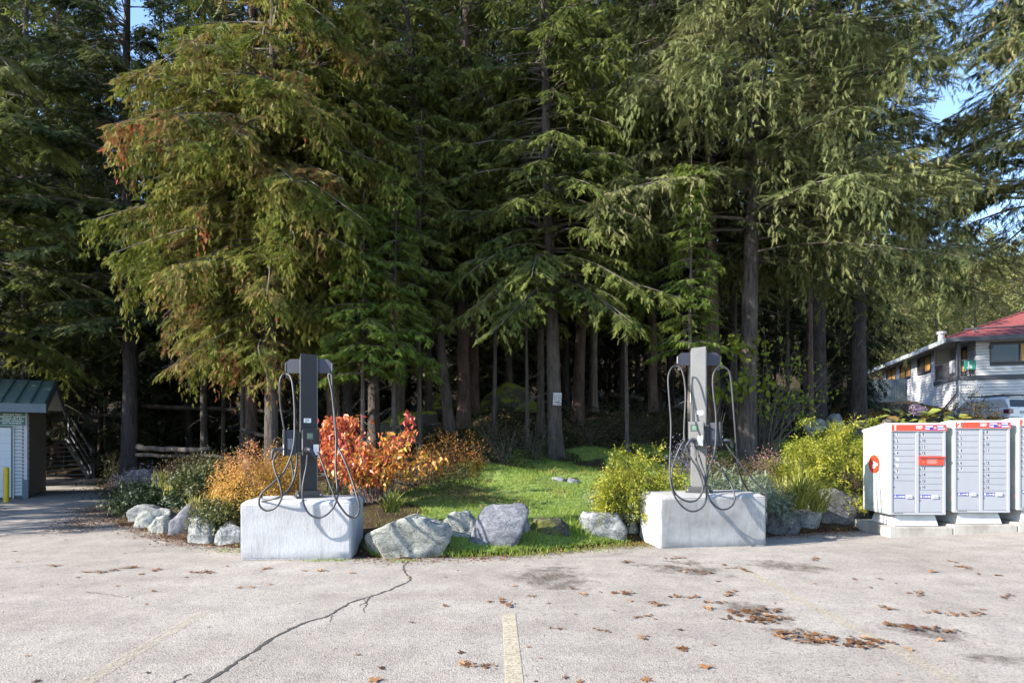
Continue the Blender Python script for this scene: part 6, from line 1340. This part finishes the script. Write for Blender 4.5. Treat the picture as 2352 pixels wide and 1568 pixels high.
for i, l_ in enumerate(('VEHICLES THAT', 'OBSTRUCT GARBAGE', 'PICKUP WILL BE', 'TOWED WITHOUT', 'ANY WARNING.')):
    text_mesh(l_, .056, WHITE, sg, (sc_, -.0348, sz1 - .062 - i * .058), bold=.0012, sx=.98)
BM().box(sx0 - .012, sx1 + .012, -.0255, -.022, sz0 - .012, sz1 + .012).obj('sign_rim', WHITE, shed)
# wall above the door, roof falling to the front
BM().box(-W_, -.02, .0396, .30, 2.3005, 2.46).obj('upper_wall', SID, shed)
ov = .45; rz0, rz1 = 2.50, 3.26
pitch = math.atan2(rz1 - rz0, D_ * .5 + .45)
RM = Matrix.Translation((0, -.45, rz0)) @ Matrix.Rotation(pitch, 4, 'X'); ln = math.hypot(rz1 - rz0, D_ * .5 + .45)
BM().box(-W_ - ov, ov, 0, ln, 0, .035, M=RM).obj('roof', GRN, shed)
me = None
for i in range(16):
    x = ov - .03 - i * .30
    if me is None: o = BM().box(-.016, .016, -.004, ln, .0352, .075, M=RM).obj('roof_seam', GRD, shed); me = o.data
    else: o = bpy.data.objects.new('roof_seam', me); link(o, shed)
    o.location = (x, 0, 0)
RM2 = Matrix.Translation((0, -.45 + 2 * (D_ * .5 + .45), rz0)) @ Matrix.Rotation(math.pi, 4, 'Z') @ Matrix.Rotation(pitch, 4, 'X')
BM().box(-ov, W_ + ov, 0, ln, 0, .035, M=RM2).obj('roof', GRN, shed)
BM().box(-W_ - ov, ov - .002, -.47, -.445, rz0 - .20, rz0 + .02).obj('fascia_board', TRM, shed)
BM().box(-W_ - ov, ov - .01, -.4449, .039, rz0 - .19, rz0 - .17).obj('soffit', pmat('tan_soffit', (.30, .23, .17), (.26, .2, .15), 4, .7), shed)
BM().prism([(0.02, 2.30), (D_, 2.30), (D_ * .5, 3.16)], -.10, -.05, axis='x').obj('gable', BRN, shed)
BM().prism([(-.44, rz0 - .02), (D_ * .5, rz1 - .02), (D_ + .44, rz0 - .02), (D_ + .44, rz0 - .2), (D_ * .5, rz1 - .22), (-.44, rz0 - .2)], ov - .03, ov - .003, axis='x').obj('barge_board', TRM, shed)
BM().box(.024, .09, 2.5, 2.58, 1.72, 1.84, .01).obj('wall_lamp', pmat('lamp_grey', (.4, .4, .38), (.35, .35, .33)), shed)
b = empty('bollard', (-12.74, 14.33, 0), 0, 'yellow steel bollard in front of the shed door', 'bollard')
BM().cyl((0, 0, -.02), (0, 0, .86), .060, n=20).obj('post', YEL, b, smooth=False); BM().sph((0, 0, .86), .059, (1, 1, .4)).obj('cap', YEL, b, smooth=True)
# wooden steps
st = empty('wooden_steps', (-18.26, 23.07, 0.02), R(56), 'dark timber steps with a handrail climbing into the wood behind the shed', 'steps')
me = None; n_ = 8
for i in range(n_):
    if me is None: o = BM().box(-1.5, .90, 0, .30, -.045, 0, .005).obj('tread', pmat('worn_grey_tread', (.26, .26, .27), (.20, .20, .21), 8, .8, bmp=.3), st); me = o.data
    else: o = bpy.data.objects.new('tread', me); link(o, st)
    o.location = (0, i * .29, .18 + i * .185)
for x in (-1.56, .94): BM().prism([(-.1, -.02), (.18, -.02), (2.5, 1.42), (2.5, 1.68), (2.3, 1.68), (-.1, .18)], x - .03, x + .03, axis='x').obj('stringer', WDK, st)
BM().box(-1.6, 1.0, 2.33, 4.0, 1.50, 1.60).obj('landing', WDK, st)
for x in (1.05, ):
    for y, zb, zt in ((-.05, -.05, 1.25), (2.35, 1.2, 2.72)): BM().box(x - .07, x + .07, y - .07, y + .07, zb, zt, .01).obj('newel_post', WDK, st)
    for dz, th in ((1.08, .05), (.62, .04), (.30, .04)): BM().prism([(.02, dz), (2.28, dz + 1.45), (2.28, dz + 1.45 + th * 2.4), (.02, dz + th * 2.4)], x - .025, x + .025, axis='x').obj('handrail' if dz > 1 else 'rail', WDK, st)
for x in (-1.62, -.7): BM().box(x - .07, x + .07, 2.35, 2.49, 1.6, 2.72, .01).obj('newel_post', WDK, st)
BM().box(-1.62, 1.0, 2.40, 2.45, 2.42, 2.52).obj('top_rail', WDK, st)
# notice board on the tree
p = W(1280, 916, 14.14); nb = empty('notice_board', p, 0, 'small white no-parking style notice board fixed to a grey trunk by the lawn', 'sign'); nb.rotation_euler = (0, R(3), 0)
nb['label'] = 'small white notice board with black symbols fixed to a grey trunk'
BM().box(-.105, .105, 0, .012, -.155, .155, .004).obj('board', pmat('board_white', (.42, .42, .43), (.36, .36, .37), 8, .6), nb)
k = BM()
for cx in (-.05, .05):
    for cz, r_ in ((.075, .040), (.005, .034)):
        n_ = 18
        for i in range(n_):
            a0, a1 = 2 * math.pi * i / n_, 2 * math.pi * (i + 1) / n_
            k.prism([(cx + r_ * math.cos(a0), cz + r_ * math.sin(a0)), (cx + r_ * math.cos(a1), cz + r_ * math.sin(a1)), (cx + (r_ - .010) * math.cos(a1), cz + (r_ - .010) * math.sin(a1)), (cx + (r_ - .010) * math.cos(a0), cz + (r_ - .010) * math.sin(a0))], -.002, -.0005)
k.box(-.085, .085, -.002, -.0005, -.085, -.070).box(-.085, -.01, -.002, -.0005, -.122, -.112).box(-.005, .085, -.002, -.0005, -.130, -.120)
k.obj('symbols', INK, nb)

# ------------------------------------------------------------------ grey house on the slope
HS = pmat('pale_grey_siding', (.56, .555, .555), (.51, .505, .505), 2, .6)
HB = pmat('charcoal_band', (.060, .062, .075), (.05, .052, .062), 2, .6)
HR = pmat('red_metal_roof', (.17, .042, .038), (.21, .055, .048), 2.5, .65, spec=.25)
HF = pmat('pale_fascia', (.34, .38, .38), (.30, .34, .34), 2, .6)
GLS = bpy.data.materials.new('window_glass'); nt, N, L = nodes(GLS); pp = N.new('ShaderNodeBsdfPrincipled'); oo = N.new('ShaderNodeOutputMaterial'); L.new(pp.outputs[0], oo.inputs[0]); pp.inputs['Base Color'].default_value = (.02, .02, .022, 1); pp.inputs['Roughness'].default_value = .08
CURT = pmat('amber_blind', (.50, .27, .07), (.40, .20, .05), 4, .7, stretch=(6, 6, .3))
a_ = Vector((-.352, -.936, 0)).normalized(); ang_h = R(-18)   # local x: along the front to the right; local y: back along the left wall
HC = Vector((30.2, 38.5, 0)); house = empty('grey_house', HC, ang_h, 'grey clapboard house with a red metal roof and lit amber windows on the right slope', 'house')
zb, zf, ze = 2.0, 6.0, 8.45        # base, floor band, eave
ux, uy = math.cos(ang_h), math.sin(ang_h)
def along(px, front=False):
    k_ = (px - 1176) / FOC; dx, dy = (ux, uy) if front else (-uy, ux)
    return (k_ * HC.y - HC.x) / (dx - k_ * dy)
LEN, WID = along(2029), 14.0; rec_y = along(2147)
rec_x = along(2241, True)            # the balcony notch at the near left corner
def wall_with(name, plane, a0, a1, z0, z1, openings, mat, parent, at):
    """clapboard wall of bevelled boards, gapped so a dark core draws the lap shadows, split around openings. plane 'x': faces -y at y=at; 'y': faces -x at x=at"""
    b = BM(); pitch = .20; z = z0
    while z < z1 - .01:
        zt = min(z + pitch, z1); segs = [(a0, a1)]
        for (o0, o1, p0, p1) in openings:
            if zt > p0 and z < p1:
                ns = []
                for s0, s1 in segs:
                    if o1 <= s0 or o0 >= s1: ns.append((s0, s1))
                    else:
                        if o0 > s0: ns.append((s0, o0))
                        if o1 < s1: ns.append((o1, s1))
                segs = ns
        for s0, s1 in segs:
            if plane == 'x': b.prism([(at + .06, z), (at - .045, z), (at - .008, zt - .022), (at + .06, zt - .022)], s0, s1, axis='x')
            else: b.prism([(at + .06, z), (at - .045, z), (at - .008, zt - .022), (at + .06, zt - .022)], s0, s1, axis='y')
        z = zt
    o = b.obj(name, mat, parent); o['kind'] = 'stuff'; return o
def window(parent, plane, at, a0, a1, z0, z1, amber, split=.5):
    b = BM(); t = .09
    def bx(m, p0, p1, q0, q1, d0, d1):
        return m.box(p0, p1, at + d0, at + d1, q0, q1) if plane == 'x' else m.box(at + d0, at + d1, p0, p1, q0, q1)
    bx(b, a0, a1, z0, z0 + t, -.06, .08); bx(b, a0, a1, z1 - t, z1, -.06, .08); bx(b, a0, a0 + t, z0 + t + .001, z1 - t - .001, -.06, .08); bx(b, a1 - t, a1, z0 + t + .001, z1 - t - .001, -.06, .08)
    m = a0 + (a1 - a0) * split; bx(b, m - .04, m + .04, z0 + t + .001, z1 - t - .001, -.04, .07)
    f = b.obj('window', HB, parent)
    for i, (p0, p1) in enumerate(((a0 + t, m - .041), (m + .041, a1 - t))):
        g_ = BM(); bx(g_, p0, p1, z0 + t, z1 - t, .02, .05); g_.obj('pane', CURT if amber[i] else GLS, f)
WL = [(along(2058), along(2037), 7.0, 8.2, (1, 1)), (along(2093), along(2067.5), 6.95, 8.2, (1, 1)), (along(2139), along(2108), 6.9, 8.2, (0, 1))]   # left wall, distance back from the corner
wall_with('left_wall', 'y', rec_y, LEN, zb, ze, [(a, b, c, d) for a, b, c, d, e in WL], HS, house, 0)
for a, b, c, d, e in WL: window(house, 'y', 0, a, b, c, d, e[::-1])
wall_with('lower_left_wall', 'y', .1, rec_y - .01, zb, zf, [], HS, house, 0)
wall_with('front_lower_wall', 'x', -.02, WID, zb, zf - .30, [], HS, house, 0)
FWN = (along(2273, True), along(2273, True) + 3.2, 6.8, 8.1, (0, 1))
wall_with('front_upper_wall', 'x', rec_x, WID, zf + .005, ze, [FWN[:4]], HS, house, 0.02); window(house, 'x', .02, *FWN, split=.52)
wall_with('notch_back_wall', 'x', .1, rec_x, zf + .02, ze, [], HS, house, rec_y)
wall_with('notch_side_wall', 'y', .13, rec_y - .01, zf + .02, ze, [(1.2, 3.0, 6.1, 8.05)], HS, house, rec_x + .001); window(house, 'y', rec_x + .001, 1.2, 3.0, 6.1, 8.05, (1, 0))
BM().box(.07, WID - .2, rec_y + .07, LEN - .03, zb, ze - .02).box(rec_x + .07, WID - .2, .09, rec_y + .069, zf + .05, ze - .02).box(.07, WID - .2, .05, rec_y + .069, zb, zf - .32).obj('core', HB, house)  # charcoal core seen through the board gaps, in place of lap shadow
BM().box(-.06, WID, -.09, .0, zf - .30, zf).box(-.09, -.001, .001, rec_y, zf - .30, zf).obj('floor_band', HB, house)
BM().box(.0, rec_x, .01, rec_y, zf - .2, zf - .01).obj('balcony_floor', HB, house)
for p0 in ((-.05, -.10), (rec_x - .05, -.06)): BM().box(p0[0], p0[0] + .13, p0[1], p0[1] + .1, (zb if p0[0] < 1 else zf + .01), (zf - .31 if p0[0] < 1 else ze)).obj('corner_trim', HS, house)
BM().box(-.06, .0, rec_y - .06, rec_y + .08, zb, ze).box(-.06, 0, LEN - .12, LEN, zb, ze).obj('corner_trim', HS, house)
rl = BM().box(-.03, rec_x - .08, -.03, .03, zf + 1.02, zf + 1.10).box(-.03, .03, .04, rec_y - .1, zf + 1.02, zf + 1.10).box(-.03, rec_x - .08, -.02, .02, zf + .08, zf + .14).box(-.02, .02, .04, rec_y - .1, zf + .08, zf + .14).obj('balcony_rail', HB, house)
k = BM()
for i in range(26): (.05 + i * .137 < rec_x - .1) and k.box(.05 + i * .137, .09 + i * .137, -.015, .015, zf + .14, zf + 1.02)
for i in range(int((rec_y - .2) / .137)): k.box(-.015, .015, .10 + i * .137, .14 + i * .137, zf + .14, zf + 1.02)
k.obj('baluster', HB, house)['kind'] = 'stuff'
BM().box(-.10, .10, -.10, .10, zf + .001, ze).obj('balcony_post', HB, house)
BM().cyl((-.14, -.16, ze - .1), (-.14, -.16, zf - 1.2), .05, n=8).cyl((-.14, -.16, zf - 1.2), (-.14, 3.2, zf - 2.6), .05, n=8).obj('downpipe', HB, house)
BM().box(-.04, -.032, .5, 1.3, zf + .30, zf + 1.15).obj('paper_notice', pmat('notice_paper', (.45, .47, .50), (.40, .42, .45), 6, .7), house)
ls = BM().box(.30, .95, -.045, -.032, zf + .42, zf + 1.02).obj('green_sign', pmat('sign_green_b', (.02, .24, .16), (.02, .22, .15), 3, .5), house)
text_mesh('L', .46, WHITE, ls, (.62, -.047, zf + .78), bold=.012); BM().box(.48, .78, -.0465, -.0455, zf + .50, zf + .58).obj('lettering', WHITE, ls)
# hip roof
ov = 1.0; x0, x1, y0, y1 = -ov, WID + ov, -ov, LEN + ov; zr = ze + 3.0; mx = (x0 + x1) / 2; hy = (x1 - x0) / 2
rb = bmesh.new(); c = [rb.verts.new(p) for p in ((x0, y0, ze), (x1, y0, ze), (x1, y1, ze), (x0, y1, ze))]; r1, r2 = rb.verts.new((mx, y0 + hy, zr)), rb.verts.new((mx, y1 - hy, zr))
for f in ((c[0], c[1], r1), (c[1], c[2], r2, r1), (c[2], c[3], r2), (c[3], c[0], r1, r2), c[::-1]): rb.faces.new(f)
q = BM(); q.b.free(); q.b = rb; q.obj('roof', HR, house); BM().box(x0 + .02, x1, y0 + .02, y1 - .02, ze - .06, ze - .015).obj('soffit', HS, house)
k = BM(); nse = 34
for i in range(1, nse):   # standing seams on the two seen faces
    y = y0 + (y1 - y0) * i / nse; t_ = min(1, (y - y0) / hy, (y1 - y) / hy); k.cyl((x0, y, ze + .02), (x0 + hy * t_, y, ze + .02 + (zr - ze) * t_), .03, n=4, caps=False)
for i in range(1, 28):
    x = x0 + (x1 - x0) * i / 28; t_ = min(1, (x - x0) / hy, (x1 - x) / hy); k.cyl((x, y0, ze + .02), (x, y0 + hy * t_, ze + .02 + (zr - ze) * t_), .03, n=4, caps=False)
k.obj('roof_seams', HR, house)['kind'] = 'stuff'
BM().cyl((x0, y0, ze + .03), (mx, y0 + hy, zr + .03), .07, n=6).obj('hip_cap', HR, house)
k = BM().cyl((x0 + 1.4, y0 + 1.2, ze + .72), (x1, y0 + 1.2, ze + .72), .05, n=6)
for i in range(5): k.box(x0 + 2 + i * 3, x0 + 2.08 + i * 3, y0 + 1.1, y0 + 1.3, ze + .5, ze + .75)
k.obj('snow_guard', HB, house)
BM().box(x0 - .05, x0 - .001, y0, y1, ze - .28, ze + .02).obj('fascia', HF, house); BM().box(x0 - .04, x1, y0 - .05, y0 - .001, ze - .26, ze + .02).obj('fascia', HB, house)
BM().cyl((2.2, 9.2, ze + .8), (2.2, 9.2, ze + 1.9), .25, n=12).cyl((2.2, 9.2, ze + 1.9), (2.2, 9.2, ze + 2.1), .36, n=12).obj('flue', STEEL, house)
BM().box(rec_x + .75, rec_x + .95, -.12, .0, 7.75, 7.95).obj('wall_lamp', HB, house)
LAT = pmat('terracotta_lattice', (.33, .16, .09), (.28, .13, .075), 3, .7)
lt = BM(); 
for i in range(60):
    x = 1.4 + i * .13
    lt.prism([(x, 2.9), (x + .04, 2.9), (x + .84, 3.75), (x + .80, 3.75)], -.10, -.085); lt.prism([(x + .8, 2.9), (x + .84, 2.9), (x + .04, 3.75), (x, 3.75)], -.084, -.070)
lt.obj('lattice', LAT, house)['kind'] = 'stuff'
# blue tarp-like shed glimpsed between trunks and blue-grey fence
TARP = pmat('blue_tarp', (.10, .17, .30), (.08, .13, .24), 3, .5)
p = G(1668, 30); t = empty('blue_shed', p, R(-15), 'small blue shed glimpsed between the two big trunks on the right', 'shed'); BM().box(-1.1, 1.4, 0, 2, 0, 2.4, .03).obj('wall', TARP, t); BM().prism([(-1.3, 2.41), (1.6, 2.41), (.15, 3.1)], -.2, 2.2).obj('roof', TRM, t)
p = G(1950, 44); t = empty('board_fence', p, R(-22), 'blue-grey board fence running up to the far end of the grey house', 'fence'); me = None
for i in range(24):
    if me is None: o = BM().box(0, .14, 0, .03, 0, 1.7).obj('board', TRM, t); me = o.data
    else: o = bpy.data.objects.new('board', me); link(o, t)
    o.location = (i * .15 + .2, 0, 0)

# ------------------------------------------------------------------ white off-road car
CARW = pmat('white_car_paint', (.66, .66, .68), (.64, .64, .66), 2, .22, spec=.6)
BLK = pmat('black_trim', (.02, .02, .022), (.03, .03, .03), 4, .5)
TAIL = pmat('tail_light_glass', (.16, .02, .03), (.11, .015, .025), 5, .15)
car_p = W(2300, 1000, 32); car_p.z = gz(car_p.x + 2, 34); 
car = empty('parked_car', (27.9, 31.0, 2.24), R(8), 'white off-road car with a black roof rack parked below the grey house', 'car')
# local: +y forward, x right; the rear faces -y
def loft(secs, mat, name, parent):
    """secs: list of (y, outline (x,z) list)"""
    b = bmesh.new(); rings = [[b.verts.new((x, y, z)) for x, z in o] for y, o in secs]; n = len(rings[0])
    for A, B in zip(rings, rings[1:]):
        for i in range(n): b.faces.new((A[i], A[(i + 1) % n], B[(i + 1) % n], B[i]))
    b.faces.new(rings[0][::-1]); b.faces.new(rings[-1]); bmesh.ops.recalc_face_normals(b, faces=b.faces)
    bmesh.ops.bevel(b, geom=b.edges[:], offset=.03, segments=2, affect='EDGES'); q = BM(); q.b.free(); q.b = b; return q.obj(name, mat, parent, smooth=False)
def sec(w, z0, z1, tw=None): tw = tw or w * .96; return [(-w, z0 + .08), (-w + .1, z0), (w - .1, z0), (w, z0 + .08), (w, z1 - .12), (tw, z1), (-tw, z1), (-w, z1 - .12)]
loft([(0, sec(.90, .45, 1.12)), (.12, sec(.96, .38, 1.16)), (3.4, sec(.97, .36, 1.12)), (4.5, sec(.94, .38, 1.02)), (4.8, sec(.80, .45, .90))], CARW, 'body', car)
loft([(.10, sec(.86, 1.10, 1.14, .80)), (.30, sec(.84, 1.10, 1.72, .70)), (.55, sec(.84, 1.10, 1.80, .68)), (2.6, sec(.84, 1.10, 1.80, .68)), (3.5, sec(.82, 1.06, 1.12, .78))], CARW, 'cabin', car)
BM().poly([(-.72, .115, 1.22), (.72, .115, 1.22), (.62, .262, 1.62), (-.62, .262, 1.62)]).obj('rear_window', GLS, car)
for s_ in (-1, 1):
    BM().poly([(s_ * .846, .62, 1.20), (s_ * .846, 1.55, 1.20), (s_ * .756, 1.50, 1.63), (s_ * .762, .75, 1.60)]).obj('side_window', GLS, car)
    BM().poly([(s_ * .846, 1.65, 1.20), (s_ * .846, 2.75, 1.20), (s_ * .758, 2.45, 1.62), (s_ * .756, 1.62, 1.63)]).obj('side_window', GLS, car)
    BM().box(s_ * .66, s_ * .975, -.02, .30, .84, 1.10, .05).obj('tail_light', TAIL, car)
    for y in (.95, 3.85):
        wl_ = BM().cyl((s_ * .80, y, .38), (s_ * .985, y, .38), .38, n=24).obj('wheel', BLK, car); BM().cyl((s_ * .986, y, .38), (s_ * .995, y, .38), .22, n=16).obj('rim', STEEL, wl_)
k = BM().box(-.66, -.60, .5, 2.7, 1.88, 1.93).box(.60, .66, .5, 2.7, 1.88, 1.93)
for i in range(5): k.box(-.66, .66, .6 + i * .48, .66 + i * .48, 1.90, 1.95); 
for x in (-.63, .63):
    for y in (.6, 2.5): k.cyl((x, y, 1.78), (x, y, 1.88), .03, n=6)
k.obj('roof_rack', BLK, car); BM().box(-.85, .85, -.06, .02, .46, .68, .04).obj('bumper', CARW, car); BM().box(-.70, .70, .17, .40, 1.735, 1.79, .02).obj('spoiler', CARW, car)
BM().box(-.26, .26, -.015, .003, .84, 1.0).obj('number_plate', MB, car)

# ------------------------------------------------------------------ wooded hillside far behind
F_HILL = foliage('hillside_foliage', [(0, (.07, .085, .035)), (.5, (.13, .15, .055)), (1, (.21, .22, .09))], .2)
def small_tree_parts(x, y, H, Rm, rg, n):
    z0 = gz(x, y); h = H * (1 - rg.random(n) ** .8 * .95); r = Rm * (1 - h / H) ** .8 * rg.uniform(.35, 1, n) + .05; a = rg.uniform(0, 6.28, n)
    P = np.stack([x + r * np.cos(a), y + r * np.sin(a), z0 + h], -1); D = np.stack([np.cos(a), np.sin(a), rg.normal(-.35, .25, n)], -1)
    return sprays('coarse', P, D, rg.normal(0, .4, (n, 3)) + [0, 0, 1], rg.uniform(.8, 1.5, n) * (H / 14), rg.uniform(.6, 1.1, n) * (H / 14), np.clip(rg.normal(rg.uniform(.3, .75), .14, n), 0, 1))
rg = np.random.default_rng(200); parts = []
for i in range(260):
    y = 75 + 190 * rg.random(); x = rg.uniform(.25, 1.15) * y
    parts.append(small_tree_parts(x, y, rg.uniform(10, 19), rg.uniform(2.2, 3.6), rg, 90))
for i in range(70):
    y = rg.uniform(60, 130); x = rg.uniform(-1.1, .3) * y
    parts.append(small_tree_parts(x, y, rg.uniform(10, 16), rg.uniform(2.2, 3.4), rg, 80))
foliage_obj('distant_forest', parts, F_HILL); tag(COL.objects[-1], 'sunlit mixed forest covering the hillside behind the house', 'forest', kind='stuff')
HT = [(1990, 58, 13, 3.2, 'broad sunlit yellow-green tree left of the grey house roof'), (2070, 62, 15, 3.6, 'sunlit tree rising behind the low end of the red roof'), (2150, 66, 16, 3.8, 'sunlit tree behind the middle of the red roof'), (2240, 70, 19, 4.0, 'taller sunlit tree behind the hip of the red roof'), (2330, 72, 18, 4.2, 'sunlit tree behind the roof at the right picture edge'), (1920, 60, 12, 3.0, 'pale green tree glimpsed through the dark trunks behind the golden shrub')]
F_HT = foliage('sunlit_broadleaf_foliage', [(0, (.10, .11, .035)), (.5, (.19, .20, .055)), (1, (.29, .28, .11))], .35)
for i, (px, Y, H, Rm, lab) in enumerate(HT):
    p = G(px, Y); t = empty('hillside_tree', p, 0, lab, 'tree'); rg = np.random.default_rng(220 + i); me, _ = trunk_mesh('trunk', H, .22, seed=i, mat=B_GREY); link(bpy.data.objects.new('trunk', me), t)
    n = 5200; h = H * (.12 + .88 * rg.random(n) ** .8); r = Rm * np.sin(np.clip(h / H, 0, 1) ** .8 * np.pi * .96) ** .6 * rg.uniform(.3, 1.08, n) ** .6; a = rg.uniform(0, 6.28, n); r *= 1 + .25 * np.sin(a * 4 + h * 1.5)
    P = np.stack([r * np.cos(a), r * np.sin(a), h], -1); c = np.clip(rg.normal(.5, .2, n) + .15 * np.sin(h * 2 + a * 3), 0, 1)
    foliage_obj('crown', [sprays('coarse', P, np.stack([np.cos(a), np.sin(a), rg.normal(-.2, .5, n)], -1), rg.normal(0, .5, (n, 3)) + [0, 0, 1], rg.uniform(.25, .6, n), rg.uniform(.25, .5, n), c)], F_HT, t)
print('TRIS', TRIS, sum(TRIS.values()))
